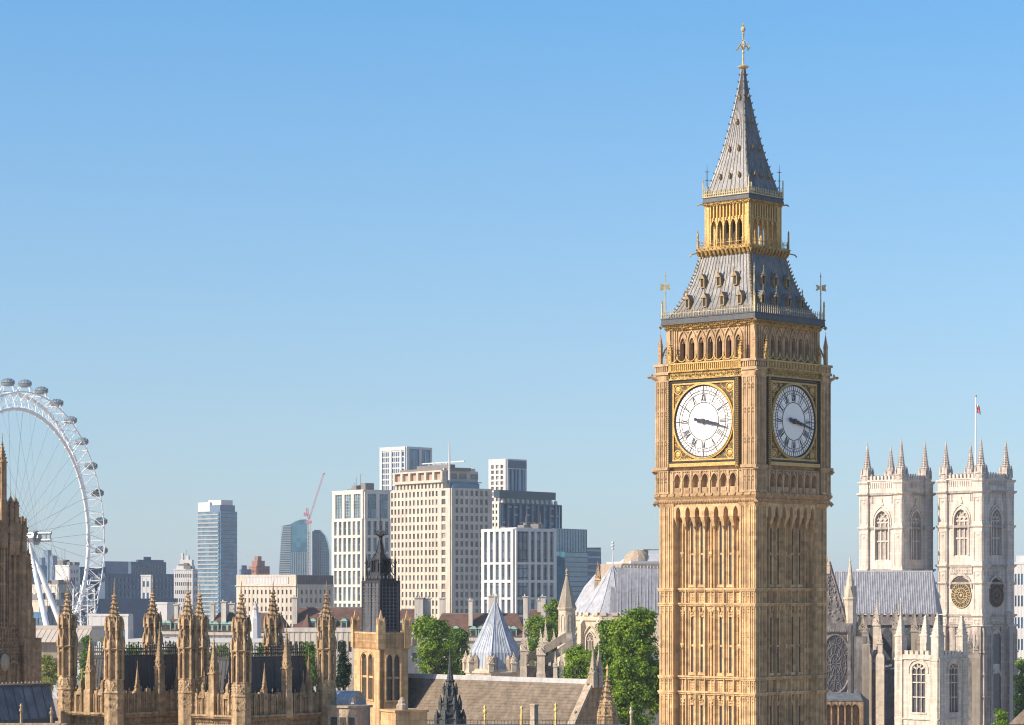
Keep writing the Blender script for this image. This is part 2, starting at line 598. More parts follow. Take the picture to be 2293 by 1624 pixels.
# slit windows: each its own part
m = MB()
m.box(-.17, .17, -5.40, -5.33, 0, 1)
sm = m.mesh('slit_window', M['slit'])
Ms = []
for k in (0, 1, 3, 2):
    for i in (1, 2, 4, 5):
        xc = -4.4 + BAY * (i + .5)
        for z0, z1 in ((41.5, 44.75), (38.2, 41.3), (31.9, 34.9), (29.0, 31.7), (22.7, 25.7), (19.8, 22.5)):
            Ms.append(R4[k] @ TR(xc, 0, z0) @ Matrix.Diagonal((1, 1, z1 - z0, 1)))
many('slit_window', sm, tower, Ms[:96])

# cornice below the clock stage
m = MB()
m.lathe([(6.2, 46.55), (6.55, 46.8), (6.62, 47.05), (6.5, 47.1), (6.75, 47.45), (6.75, 47.65), (6.5, 47.75)], 4)
def f(m):
    for i in range(40):
        x = -6.4 + 12.8 * (i + .5) / 40
        m.octa(x, -6.58, 46.92, .12, .1, .12)
    for i in range(13):
        x = -6.0 + 12.0 * i / 12
        m.box(x - .12, x + .12, -6.86, -6.5, 47.5, 47.72)
    m.octa(-6.65, -6.65, 46.7, .35, .35, .3)
faces4(m, f)
m.obj('shaft_cornice', M['honey2'], tower)

# clock stage
m = MB()
m.box(-6.0, 6.0, -6.0, 6.0, 47.5, 61.2)
def f(m):
    m.arched(-4.75, 4.75, 47.6, 50.15, -6.5, -5.98, [(-3.66 + 1.22 * i, .42, 48.35, 49.1, 49.8) for i in range(7)], 5)
    for i in range(7):
        x = -3.66 + 1.22 * i
        m.arch_rim(x, .42, 49.1, 49.8, .1, -6.6, -6.45, 5)
        m.frus(x - .3, x + .3, -6.5, -6.4, 47.75, x - .36, x + .36, -6.62, -6.4, 48.3)
    for i in range(8):
        x = -4.27 + 1.22 * i
        m.box(x - .09, x + .09, -6.62, -6.45, 47.7, 50.1)
        bosses(m, x - .2, x + .2, 49.5, 50.1, -6.52, 2, 2, .12, rg)
    for i in range(34):
        m.octa(-4.7 + 9.4 * (i + .5) / 34, -6.55, 50.0, .1, .1, .1)
faces4(m, f)
m.obj('clock_stage', M['honeypink'], tower)
m = MB()
a, b = 4.85, 6.57
m.box(a, b, a, b, 47.6, 61.0)
pier_ribs(m, 47.7, 59.6, a, b, .08)
for z0, z1, e in ((50.05, 50.25, .1), (50.25, 50.55, .25), (59.55, 59.7, .08), (60.3, 60.6, .15), (61.2, 61.45, .2), (47.75, 47.95, .1)):
    m.box(a - .05, b + e, a - .05, b + e, z0, z1)
for fx in (0, 1):
    if fx:
        m.T = Matrix(((0, 1, 0, 0), (1, 0, 0, 0), (0, 0, 1, 0), (0, 0, 0, 1)))
    for z in (53.3, 56.4, 58.9, 49.4):
        for i in range(3):
            x = a + .1 + (b - a - .2) * (i + .5) / 3
            m.octa(x, b + .03, z, .2, .14, .28)
            m.octa(x, b + .03, z - .4, .12, .12, .2)
    for i in range(6):
        m.box(a + .15 + i * .28, a + .29 + i * .28, b - .05, b + .12, 60.65, 61.2)
    m.T = None
m.octa(b + .12, b + .12, 50.1, .4, .4, .32)
pm = m.mesh('clock_stage_pier', M['honeypink'])
for k in range(4):
    link('clock_stage_pier', pm, tower, R4[k])
m = MB()
m.tube([(6.4, 6.4, 59.8), (6.75, 6.75, 60.0), (6.95, 6.95, 60.15), (7.1, 7.1, 60.1)], [.24, .2, .15, .17], 6)
m.octa(7.12, 7.12, 60.13, .2, .2, .18)
m.octa(6.85, 6.85, 60.35, .16, .16, .22)
gm = m.mesh('gargoyle', M['honey2'])
for k in range(4):
    link('gargoyle', gm, tower, R4[k])

# clock faces
CZF = 55.25
m = MB()
m.box(-4.25, 4.25, -6.22, -5.95, CZF - 4.25, CZF + 4.4)
bk = m.mesh('clock_surround', M['duskgold'])
m = MB()
for s_ in (-1, 1):
    m.box(-4.3, 4.3, -6.52, -6.1, CZF + s_ * 4.2 - .065, CZF + s_ * 4.2 + .065)
    m.box(s_ * 4.2 - .065, s_ * 4.2 + .065, -6.5, -6.1, CZF - 4.1, CZF + 4.1)
frm = m.mesh('iron_frame', M['iron'])
m = MB()
for s_ in (-1, 1):
    m.box(-4.09, 4.09, -6.42, -6.1, CZF + s_ * 4.0 - .09, CZF + s_ * 4.0 + .09)
    m.box(s_ * 4.0 - .09, s_ * 4.0 + .09, -6.4, -6.1, CZF - 3.9, CZF + 3.9)
m.ring(0, CZF, 3.84, 4.03, -6.45, -6.1, 64)
m.ring(0, CZF, 3.80, 3.88, -6.52, -6.4, 64)
grm = m.mesh('gilt_frame', M['gold'])
m = MB()
m.m = 1
m.box(-4.0, 4.0, -6.25, -6.15, CZF - 4.0, CZF + 4.0)
m.m = 0
for sx in (-1, 1):
    for sz in (-1, 1):
        m.ball(sx * 3.42, -6.28, CZF + sz * 3.42, .36, .12, .36, 10, 5)
        m.T = Matrix()
        m.ring(sx * 3.42, CZF + sz * 3.42, .42, .52, -6.34, -6.2, 16)
        for _ in range(110):
            x, z = rg.uniform(1.6, 3.9), rg.uniform(1.6, 3.9)
            if x * x + z * z > 4.12 ** 2 and (x - 3.42) ** 2 + (z - 3.42) ** 2 > .3:
                m.octa(sx * x, -6.25, CZF + sz * z, .12, .07, .12)
m.T = None
spm = m.mesh('gilt_spandrel', [M['gold'], M['spandrel']])
m = MB()
m.disc(0, CZF, 3.82, -6.31, -6.2, 64)
dm = m.mesh('dial', M['dial'])
m = MB()
YI0, YI1 = -6.345, -6.3
KD = 1.078
for r0, r1 in ((3.40, 3.47), (2.95, 3.0), (2.67, 2.71), (1.80, 1.86)):
    m.ring(0, CZF, r0 * KD, r1 * KD, YI0, YI1, 64)
m.ring(0, CZF, 3.72, 3.81, YI0 - .02, YI1, 64)
def bar(m, ang, r0, r1, w0, w1=None, off=0.0, y0=YI0, y1=YI1, off1=None):
    """radial bar; ang clockwise from twelve"""
    w1 = w0 if w1 is None else w1
    off1 = off if off1 is None else off1
    ux, uz = sin(ang), cos(ang)
    tx, tz = cos(ang), -sin(ang)
    P = lambda r, o: (KD * (ux * r + tx * o), CZF + KD * (uz * r + tz * o))
    q = [P(r0, off - w0), P(r0, off + w0), P(r1, off1 + w1), P(r1, off1 - w1)]
    m.prism(q[::-1], y0, y1)
for i in range(60):
    bar(m, 2 * pi * i / 60, 2.98, 3.42, .016 if i % 5 else .045)
for i in range(60):
    bar(m, 2 * pi * (i + .5) / 60, 2.68, 2.97, .012)
for i in range(24):
    bar(m, 2 * pi * (i + .5) / 24, 1.84, 2.68, .008)
NUM = {1: 'I', 2: 'II', 3: 'III', 4: 'IIII', 5: 'V', 6: 'VI', 7: 'VII', 8: 'VIII', 9: 'IX', 10: 'X', 11: 'XI', 12: 'XII'}
for h, t in NUM.items():
    wd = {'I': .125, 'V': .24, 'X': .25}
    tot = sum(wd[c] for c in t)
    a_ = 2 * pi * h / 12
    o = -tot / 2
    for c in t:
        oc = o + wd[c] / 2
        if c == 'I':
            bar(m, a_, 1.95, 2.62, .034, None, oc)
        elif c == 'V':
            bar(m, a_, 1.95, 2.62, .05, .05, oc, off1=oc - .085)
            bar(m, a_, 1.95, 2.62, .025, .025, oc, off1=oc + .085, y0=YI0 + .003)
        else:
            bar(m, a_, 1.95, 2.62, .05, .05, oc - .09, off1=oc + .09)
            bar(m, a_, 1.95, 2.62, .025, .025, oc + .09, off1=oc - .09, y0=YI0 + .003)
        o += wd[c]
    bar(m, a_, 2.68, 3.45, .03, y0=YI0 - .004)
num = m.mesh('numeral_ring', M['dialblue'])
def hand(m, ang, L, w, tail, y):
    ux, uz, tx, tz = sin(ang), cos(ang), cos(ang), -sin(ang)
    P = lambda r, o: (ux * r + tx * o, CZF + uz * r + tz * o)
    m.prism([P(-tail, -w * .7), P(-tail, w * .7), P(0, w), P(L * .85, w * .55), P(L, 0), P(L * .85, -w * .55), P(0, -w)][::-1], y - .05, y)
    for r, s_ in ((-tail, w * 1.5), (L * .3, w * 1.5)):
        x, z = P(r, 0)
        m.disc(x, z, s_, y - .09, y + .01, 10)
m = MB()
hand(m, radians(98.5), 2.1, .15, .55, -6.42)
hh = m.mesh('hour_hand', M['dialblue'])
m = MB()
hand(m, radians(103.0), 3.5, .12, .9, -6.54)
m.disc(0, CZF, .28, -6.62, -6.35, 14)
mh = m.mesh('minute_hand', M['dialblue'])
m = MB()
for s_ in (-1, 1):
    x = s_ * 4.56
    m.m = 1
    m.box(x - .2, x + .2, -6.6, -5.95, 50.6, 60.4)
    m.m = 0
    for j in range(44):
        for q in (-.1, .1):
            m.octa(x + q + rg.uniform(-.04, .04), -6.62, 50.75 + j * .218, .1, .1, .105)
    m.octa(x, -6.62, 50.4, .26, .2, .3)
m.box(-4.36, 4.36, -6.6, -5.95, 50.55, 50.92)
bandm = m.mesh('gilt_column', [M['gold'], M['spandrel']])
m = MB()
m.box(-4.8, 4.8, -6.62, -5.95, 59.68, 59.86)
m.box(-4.8, 4.8, -6.72, -5.95, 60.5, 60.66)
m.box(-4.8, 4.8, -6.5, -5.95, 59.86, 60.5)
for i in range(34):
    x = -4.65 + 9.3 * (i + .5) / 34
    s_ = rg.uniform(.14, .2)
    m.octa(x, -6.52, 60.18 + rg.uniform(-.06, .06), s_, .12, s_ * 1.2)
for i in range(20):
    m.octa(-4.6 + 9.2 * (i + .5) / 20, -6.6, 60.0 + rg.uniform(-.08, .3), .1, .1, .1)
frz = m.mesh('gilt_frieze', M['goldleaf'])
m = MB()
m.box(-4.85, 4.85, -6.5, -6.0, 60.62, 61.3)
m.box(-4.85, 4.85, -6.68, -6.0, 61.3, 61.45)
for i in range(36):
    x = -4.75 + 9.5 * (i + .5) / 36
    m.box(x - .055, x + .055, -6.62, -6.45, 60.66, 61.3)
    m.octa(x + .13, -6.53, 61.2, .1, .08, .09)
# upturned scallops along the top
for i in range(8):
    x = -4.27 + 1.22 * i
    for j in range(8):
        t0, t1 = pi + pi * j / 8, pi + pi * (j + 1) / 8
        p = lambda t, r: (x + r * cos(t), 62.1 + r * .95 * sin(t))
        q = [p(t0, .53), p(t1, .53), p(t1, .61), p(t0, .61)]
        m.prism(q[::-1], -6.66, -6.5)
    m.octa(x - .57, -6.58, 62.2, .11, .1, .16)
bal = m.mesh('gilt_balustrade', M['gold'])
for k in range(4):
    RK = R4[k] @ TR((-.38, .36, 0, 0)[k], 0, 0)
    cf = link('clock_face', bk, tower, RK)
    for nm, me in (('dial', dm), ('numeral_ring', num), ('hour_hand', hh), ('minute_hand', mh), ('gilt_frame', grm), ('iron_frame', frm), ('gilt_spandrel', spm)):
        link(nm, me, cf)
    link('gilt_column', bandm, tower, RK)
    link('gilt_frieze', frz, tower, R4[k])
    link('gilt_balustrade', bal, tower, R4[k])

# belfry
m = MB()
ops = [(-3.65 + 1.217 * i, .36, 61.3, 63.5, 64.15) for i in range(7)]
def f(m):
    m.arched(-5.4, 5.4, 61.0, 65.3, -5.6, -5.0, ops, 5)
    for (x, a, s_, sp, ap) in ops:
        m.arch_rim(x, .36, 63.5, 64.15, .09, -5.7, -5.55, 5, legs=2.2)
        m.arch_rim(x, .50, 63.7, 64.85, .10, -5.76, -5.55, 6, legs=2.4)
        m.arch_rim(x, .12, 63.55, 63.95, .06, -5.5, -5.4, 4)
        for sx in (-1, 1):
            m.octa(x + sx * .22, -5.45, 63.75, .13, .06, .16)
        m.octa(x + .6, -5.66, 64.75, .16, .08, .14)
    for s_ in (-1, 1):
        for x in (4.45, 4.75, 5.05, 5.35):
            m.box(s_ * x - .06, s_ * x + .06, -5.72, -5.5, 61.2, 65.2)
    m.box(-5.78, -5.3, -5.78, -5.3, 61.0, 65.3)
faces4(m, f)
m.obj('belfry', M['honeypink'], tower)
m = MB()
m.box(-4.6, 4.6, -4.6, 4.6, 61.2, 65.1)
m.obj('belfry_louvres', M['louvre'], tower)
m = MB()
pinnacle(m, 6.22, 6.22, 61.3, 65.0, .17, 4, .55, 5, cs=.3)
for j in range(5):
    t0, t1 = j / 5, (j + 1) / 5
    p = lambda t: (6.15 - .5 * t, 61.9 + 1.5 * sin(t * pi / 2), )
    m.tube([(p(t0)[0], p(t0)[0], p(t0)[1]), (p(t1)[0], p(t1)[0], p(t1)[1])], .09, 4)
cpm = m.mesh('corner_pinnacle', M['honey2'])
m = MB()
pinnacle(m, 4.6, -6.5, 60.6, 63.9, .2, 4, .5, 4, cs=.5)
pinnacle(m, -4.6, -6.5, 60.6, 63.9, .2, 4, .5, 4, cs=.5)
m.octa(4.6, -6.5, 63.4, .3, .2, .14); m.octa(-4.6, -6.5, 63.4, .3, .2, .14)
gpm = m.mesh('gilt_pinnacle', M['goldleaf'])
for k in range(4):
    link('corner_pinnacle', cpm, tower, R4[k])
    link('gilt_pinnacle', gpm, tower, R4[k])

# upper cornice, gutter, railing, vanes
m = MB()
m.lathe([(5.7, 64.95), (5.85, 65.05), (5.9, 65.4), (6.15, 65.55)], 4)
def f(m):
    for i in range(44):
        x = -5.9 + 11.8 * (i + .5) / 44
        s_ = rg.uniform(.13, .21)
        m.octa(x, -5.95, 65.27 + rg.uniform(-.1, .1), s_, .16, s_)
        m.octa(x + .1, -6.05, 65.45 + rg.uniform(-.06, .06), .12, .12, .1)
    m.octa(-6.2, -6.2, 65.4, .3, .3, .25)
faces4(m, f)
m.obj('gilt_cornice', M['goldleaf'], tower)
m = MB()
m.lathe([(6.05, 65.5), (6.2, 65.6), (6.16, 66.15), (6.22, 66.2), (6.22, 66.3), (5.0, 66.35)], 4)
m.obj('gutter', M['gutter'], tower)
def railing(m, h, z0, z1, n, post=.03, mid=True):
    def f(m):
        m.box(-h, h, -h - .02, -h + .02, z1 - .3, z1 - .26)
        m.box(-h, h, -h - .03, -h + .03, z0 + .06, z0 + .11)
        for i in range(n):
            x = -h + 2 * h * (i + .5) / n
            m.box(x - post, x + post, -h - .025, -h + .025, z0, z1 - .1)
            m.octa(x, -h, z1 - .04, .06, .045, .16)
        m.box(-h - .07, -h + .07, -h - .07, -h + .07, z0, z1 + .9)
        m.octa(-h, -h, z1 + 1.0, .13, .13, .3)
    faces4(m, f)
m = MB()
railing(m, 6.1, 66.2, 67.05, 36, .02)
m.obj('gilt_railing', M['palegilt'], tower)
m = MB()
m.lathe([(.09, 66.3), (.06, 68.5), (.04, 70.9), (.01, 71.4)], 6, 5.85, 5.85)
m.octa(5.85, 5.85, 70.9, .13, .13, .2); m.octa(5.85, 5.85, 69.1, .12, .12, .12)
m.T = TR(5.85, 5.85, 0) @ RZ(radians(42))
m.prism([(-.55, 69.35), (-.1, 69.5), (-.1, 69.9), (-.55, 70.05), (-.4, 69.7)][::-1], -.03, .03)
m.prism([(.1, 69.4), (.6, 69.3), (.5, 69.7), (.6, 70.05), (.1, 69.95)], -.03, .03)
m.T = None
vm = m.mesh('weather_vane', M['palegilt'])
for k in range(4):
    link('weather_vane', vm, tower, R4[k])

# lower roof with seams and dormers
def sloped_roof(prof, nseam, seam=.05):
    m = MB()
    m.lathe(prof, 4)
    def f(m):
        for i in range(nseam + 1):
            u = -1 + 2 * i / nseam
            for j in range(len(prof) - 1):
                (r0, z0), (r1, z1) = prof[j], prof[j + 1]
                m.add([(u * r0 - seam, -r0 - .0, z0), (u * r0 + seam, -r0, z0), (u * r0, -r0 - seam * 1.3, z0),
                       (u * r1 - seam, -r1, z1), (u * r1 + seam, -r1, z1), (u * r1, -r1 - seam * 1.3, z1)],
                      [(0, 2, 5, 3), (2, 1, 4, 5)])
        for j in range(len(prof) - 1):
            (r0, z0), (r1, z1) = prof[j], prof[j + 1]
            m.tube([(-r0, -r0, z0), (-r1, -r1, z1)], .1, 5)
    faces4(m, f)
    return m
prof = [(5.75, 66.2), (5.05, 67.2), (4.42, 68.5), (3.92, 69.9), (3.52, 71.3), (3.2, 72.7), (3.15, 73.1)]
m = sloped_roof(prof, 17)
m.obj('lower_roof', M['lead'], tower)
def rad(prof, z):
    for (r0, z0), (r1, z1) in zip(prof, prof[1:]):
        if z0 <= z <= z1:
            return r0 + (r1 - r0) * (z - z0) / (z1 - z0)
    return prof[-1][0]
def edge_crockets(prof, n, size, zmin, zmax):
    m = MB()
    def f(m):
        for i in range(n):
            z = zmin + (zmax - zmin) * i / (n - 1)
            r = rad(prof, z) + size * .6
            m.octa(-r, -r, z, size, size, size * .8)
            m.octa(-r - size * .4, -r - size * .4, z + size * .7, size * .6, size * .6, size * .5)
    faces4(m, f)
    return m
edge_crockets(prof, 15, .17, 67.3, 72.4).obj('roof_crockets', M['goldleaf'], tower)
def dormer_mesh(w, h, slope, deep):
    """little gabled roof window; origin at its sill on the roof, front to -y"""
    m = MB()
    yb = deep
    for s_ in (-1, 1):
        m.box(s_ * w - .06, s_ * w + .06, -.12, yb, 0, h)
    m.box(-w, w, -.1, yb, -.06, .06)
    m.prism([(-w - .12, h - .05), (w + .12, h - .05), (0, h + w * 1.9)], -.2, -.05)
    m.m = 1
    for s_ in (-1, 1):
        m.add([(s_ * (w + .15), -.18, h - .1), (0, -.18, h + w * 2.0), (0, yb + h * slope * .9, h + w * 2.0), (s_ * (w + .15), yb + h * slope * .6, h - .1),
               (s_ * (w + .15), -.18, h - .16), (0, -.18, h + w * 2.0 - .06), (0, yb + h * slope * .9, h + w * 2.0 - .06), (s_ * (w + .15), yb + h * slope * .6, h - .16)],
              [(0, 1, 2, 3), (4, 7, 6, 5), (0, 4, 5, 1), (0, 3, 7, 4)])
    m.m = 0
    m.lathe([(.05, h + w * 1.7), (.04, h + w * 1.9 + .5), (.01, h + w * 1.9 + .7)], 5, 0, -.1)
    m.octa(0, -.1, h + w * 1.9 + .4, .11, .11, .16)
    return m
dmesh = dormer_mesh(.23, .95, .36, .5).mesh('dormer', [M['duskgold'], M['lead']])
m = MB(); m.box(-.19, .19, -.06, .3, 0.07, .98)
dglass = m.mesh('dormer_opening', M['dark'])
for k in range(4):
    for z, xs in ((67.35, (-3.45, -1.15, 1.15, 3.45)), (69.5, (-2.15, 0, 2.15))):
        for x in xs:
            d = link('dormer', dmesh, tower, R4[k] @ TR(x, -rad(prof, z) - .12, z))
            link('dormer_opening', dglass, d)

# lantern
m = MB()
m.lathe([(3.1, 72.75), (3.3, 73.0), (3.5, 73.45), (3.52, 73.7), (2.6, 73.75)], 4)
def f(m):
    for i in range(13):
        x = -3.3 + 6.6 * i / 12
        m.tube([(x, -3.1, 72.75), (x, -3.42, 73.0), (x, -3.6, 73.35)], .1, 5)
        m.octa(x, -3.62, 73.4, .15, .12, .15)
        m.octa(x + .27, -3.5, 73.62, .13, .12, .14)
    m.tube([(-3.4, -3.4, 73.3), (-3.9, -3.9, 73.15), (-4.05, -4.05, 72.9)], .07, 4)
faces4(m, f)
m.obj('lantern_balcony', M['goldleaf'], tower)
m = MB()
railing(m, 3.42, 73.7, 74.45, 16, .014)
m.obj('lantern_railing', M['goldleaf'], tower)
m = MB()
def f(m):
    m.arched(-2.5, 2.5, 73.7, 76.9, -2.8, -2.5, [(-1.72 + .86 * i, .32, 73.72, 76.0, 76.65) for i in range(5)], 4)
    m.box(-2.85, -2.35, -2.85, -2.35, 73.7, 78.4)
    m.box(-2.5, 2.5, -2.6, -2.45, 76.8, 78.4)
    for i in range(11):
        x = -2.15 + .43 * i
        m.box(x - .075, x + .075, -2.9, -2.55, 76.9 if i % 2 else 73.7, 78.3)
        m.octa(x, -2.85, 78.1, .13, .1, .13)
    for i in range(5):
        x = -1.72 + .86 * i
        m.arch_rim(x, .32, 76.0, 76.65, .07, -2.9, -2.7, 4)
        m.octa(x, -2.88, 76.75, .12, .1, .2)
    m.box(-2.9, -2.75, -2.9, -2.75, 73.7, 78.4)
faces4(m, f)
m.obj('lantern_arcade', M['gold'], tower)
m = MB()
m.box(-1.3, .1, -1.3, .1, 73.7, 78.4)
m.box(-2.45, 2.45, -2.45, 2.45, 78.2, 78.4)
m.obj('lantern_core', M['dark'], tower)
m = MB()
m.lathe([(2.8, 78.1), (2.95, 78.2), (2.98, 78.45), (3.1, 78.55)], 4)
def f(m):
    for i in range(22):
        x = -2.9 + 5.8 * (i + .5) / 22
        s_ = rg.uniform(.1, .17)
        m.octa(x, -3.0, 78.32 + rg.uniform(-.08, .08), s_, .13, s_)
    m.tube([(-2.9, -2.9, 78.4), (-3.3, -3.3, 78.45), (-3.45, -3.45, 78.3)], .08, 4)
faces4(m, f)
m.obj('lantern_cornice', M['goldleaf'], tower)
m = MB()
m.lathe([(3.02, 78.5), (3.08, 78.6), (3.02, 79.0), (3.08, 79.05), (3.08, 79.12), (2.4, 79.15)], 4)
m.obj('lantern_gutter', M['gutter'], tower)
m = MB()
def f(m):
    h = 3.0
    m.box(-h, h, -h - .04, -h + .04, 79.12, 79.22)
    m.box(-h, h, -h - .03, -h + .03, 79.42, 79.48)
    for i in range(20):
        x = -h + 2 * h * (i + .5) / 20
        m.box(x - .04, x + .04, -h - .03, -h + .03, 79.1, 79.7)
        m.octa(x, -h, 79.72, .1, .07, .16)
        m.octa(x, -h, 79.33, .1, .06, .09)
    m.box(-h - .05, -h + .05, -h - .05, -h + .05, 79.1, 80.8)
    m.octa(-h, -h, 80.9, .1, .1, .22)
    for dx in (.25, .5):
        m.box(-h + dx - .03, -h + dx + .03, -h - .03, -h + .03, 79.1, 80.3)
faces4(m, f)
m.obj('spire_railing', M['palegilt'], tower)
m = MB()
m.lathe([(.05, 79.1), (.04, 81.5), (.01, 82.7)], 5, 2.72, 2.72)
for z in (81.0, 81.9):
    m.octa(2.72, 2.72, z, .1, .1, .14)
    m.T = TR(2.72, 2.72, 0) @ RZ(radians(42)); m.tube([(-.25, 0, z), (.25, 0, z)], .025, 4); m.T = None
rm_ = m.mesh('spire_finial_rod', M['gutter'])
for k in range(4):
    link('spire_finial_rod', rm_, tower, R4[k])

# spire
sprof = [(2.72, 79.1), (2.62, 79.8), (2.12, 81.6), (1.66, 83.4), (1.27, 85.2), (.95, 87.0), (.65, 88.7), (.40, 90.3), (.22, 91.7), (.13, 92.8)]
m = sloped_roof(sprof, 9, .045)
m.obj('spire', M['lead'], tower)
edge_crockets(sprof, 17, .14, 80.2, 92.2).obj('spire_crockets', M['lead'], tower)
m = MB()
m.tube([(0, -.3, 0.0), (0, .35, 0.0)], .001, 4)
m = MB()
m.box(-.11, .11, -.22, .3, 0, .32)
m.prism([(-.15, .28), (.15, .28), (0, .58)], -.26, .35)
m.octa(0, -.24, .64, .05, .05, .1)
m.m = 1
m.box(-.06, .06, -.24, -.18, .02, .28)
lm = m.mesh('lucarne', [M['duskgold'], M['dark']])
for k in range(4):
    for z, xs in ((81.0, (-1.25, 0, 1.25)), (83.95, (-.6, .6)), (86.85, (0,)), (89.5, (0,))):
        for x in xs:
            link('lucarne', lm, tower, R4[k] @ TR(x, -rad(sprof, z) + .02, z))
m = MB()
m.lathe([(.13, 92.6), (.2, 92.75), (.55, 93.0), (.58, 93.1), (.3, 93.25), (.12, 93.3)], 12)
m.lathe([(.1, 93.2), (.08, 94.4), (.14, 94.6), (.07, 94.8), (.06, 96.2), (.12, 96.35), (.04, 96.5), (.04, 97.2)], 8)
for k in range(8):
    a = pi / 4 * k
    L_ = .85 if k % 2 == 0 else .55
    pts = [(cos(a) * t * L_, sin(a) * t * L_, 94.75 + .55 * sin(t * 2.6)) for t in (0, .25, .5, .75, 1)]
    m.tube(pts, .04, 4)
    m.octa(cos(a) * L_, sin(a) * L_, 95.0, .12, .12, .17)
    pts = [(cos(a) * t * L_ * .6, sin(a) * t * L_ * .6, 95.9 - .5 * t * t) for t in (0, .5, 1)]
    m.tube(pts, .035, 4)
    m.octa(cos(a) * L_ * .6, sin(a) * L_ * .6, 95.4, .1, .1, .12)
m.ball(0, 0, 96.6, .15); m.ball(0, 0, 97.05, .26, .26, .3); m.octa(0, 0, 97.5, .18, .18, .25)
m.octa(0, 0, 95.2, .22, .22, .5)
m.obj('finial', M['palegilt'], tower)
# ------------------------------------------------------------------ corner-on boxes from what the lens sees
def frame3(xl, xc, xr, D, th):
    """near corner, lit front width, shaded right width; local x runs along the front face, local y along the right face"""
    n = Vector((wx(xc, D), D, 0))
    tl, tr = (xl - CX) / F, (xr - CX) / F
    wl = (n.x - tl * n.y) / (cos(th) + tl * sin(th))
    wr = (tr * n.y - n.x) / (sin(th) - tr * cos(th))
    return n, wl, wr
def on_right(n, th, px):
    t = (px - CX) / F
    return (t * n.y - n.x) / (sin(th) - t * cos(th))
def on_front(n, th, px):
    t = (px - CX) / F
    return -(n.x - t * n.y) / (cos(th) + t * sin(th))
def block(name, label, cat, xl, xc, xr, D, deg, group=None):
    th = radians(deg)
    n, wl, wr = frame3(xl, xc, xr, D, th)
    return thing(name, label, cat, n, -th, group), wl, wr
RIGHT = RZ(pi / 2)          # face-local (u, depth, z) -> the shaded right face of a block
def FRONT(wl): return TR(-wl, 0, 0)

M['palace'] = mat('palace_limestone', (.57, .405, .235), (.36, .25, .145), 1.0, .9, rnd=.14, streak=.4, block=(.8, .8, .4), blockamt=.18, bump=.6, bscale=7, dirt=(.15, .10, .06), dirtamt=.75)
M['palacedark'] = mat('sooty_limestone', (.52, .34, .19), (.34, .22, .125), .8, .9, streak=.35, block=(.8, .8, .4), blockamt=.2, bump=.5, bscale=7, dirt=(.10, .07, .05), dirtamt=.6)
M['slate'] = mat('dark_cast_iron_roof', (.055, .058, .066), (.035, .036, .042), 1.2, .5, streak=.35, bump=.2, spec=.5)
M['slatepale'] = mat('grey_iron_roof', (.16, .17, .17), (.10, .105, .11), 1.0, .5, streak=.3, bump=.2)
M['rail'] = mat('roof_railing_iron', (.03, .032, .035), (.05, .048, .045), 2, .6)
M['bluelead'] = mat('blue_grey_lead', (.18, .205, .235), (.115, .13, .155), .9, .5, streak=.3, block=(1.3, 1.3, 3.0), blockamt=.15, bump=.2)
M['buff'] = mat('buff_ashlar', (.68, .455, .24), (.55, .365, .19), .6, .85, streak=.35, block=(.9, .9, .42), blockamt=.2, bump=.3, dirt=(.30, .19, .11), dirtamt=.5, course=.42)
M['blackiron'] = mat('black_lantern_lead', (.028, .030, .036), (.045, .047, .053), 1.3, .55, streak=.2, course=.5, bump=.2, spec=.2)
M['greylead'] = mat('weathered_lantern_lead', (.13, .135, .15), (.08, .085, .095), 1.3, .55, streak=.3, course=.5, bump=.3)
M['hallroof'] = mat('brown_hall_slate', (.225, .18, .135), (.165, .13, .095), .5, .85, streak=.25, block=(.5, .5, .25), blockamt=.18, bump=.4, bscale=6, dirt=(.28, .24, .19), dirtamt=.5)
M['coping'] = mat('pale_coping_stone', (.50, .41, .31), (.36, .29, .22), 1.2, .9, streak=.3, bump=.4, dirt=(.14, .11, .09), dirtamt=.5)
M['whitelead'] = mat('pale_lead_ridge', (.60, .60, .61), (.48, .48, .5), 1.0, .5, bump=.2)
M['ridgelead'] = mat('grey_ridge_lead', (.43, .425, .42), (.33, .33, .33), 1.0, .5, bump=.2, streak=.2)
M['verdigris'] = mat('blackened_ironwork', (.06, .068, .07), (.035, .04, .042), 2.0, .6, bump=.5, dirt=(.12, .13, .12), dirtamt=.6)
M['goldpost'] = mat('gilded_post', (.78, .56, .22), (.6, .4, .12), 2, .4, metal=.3)

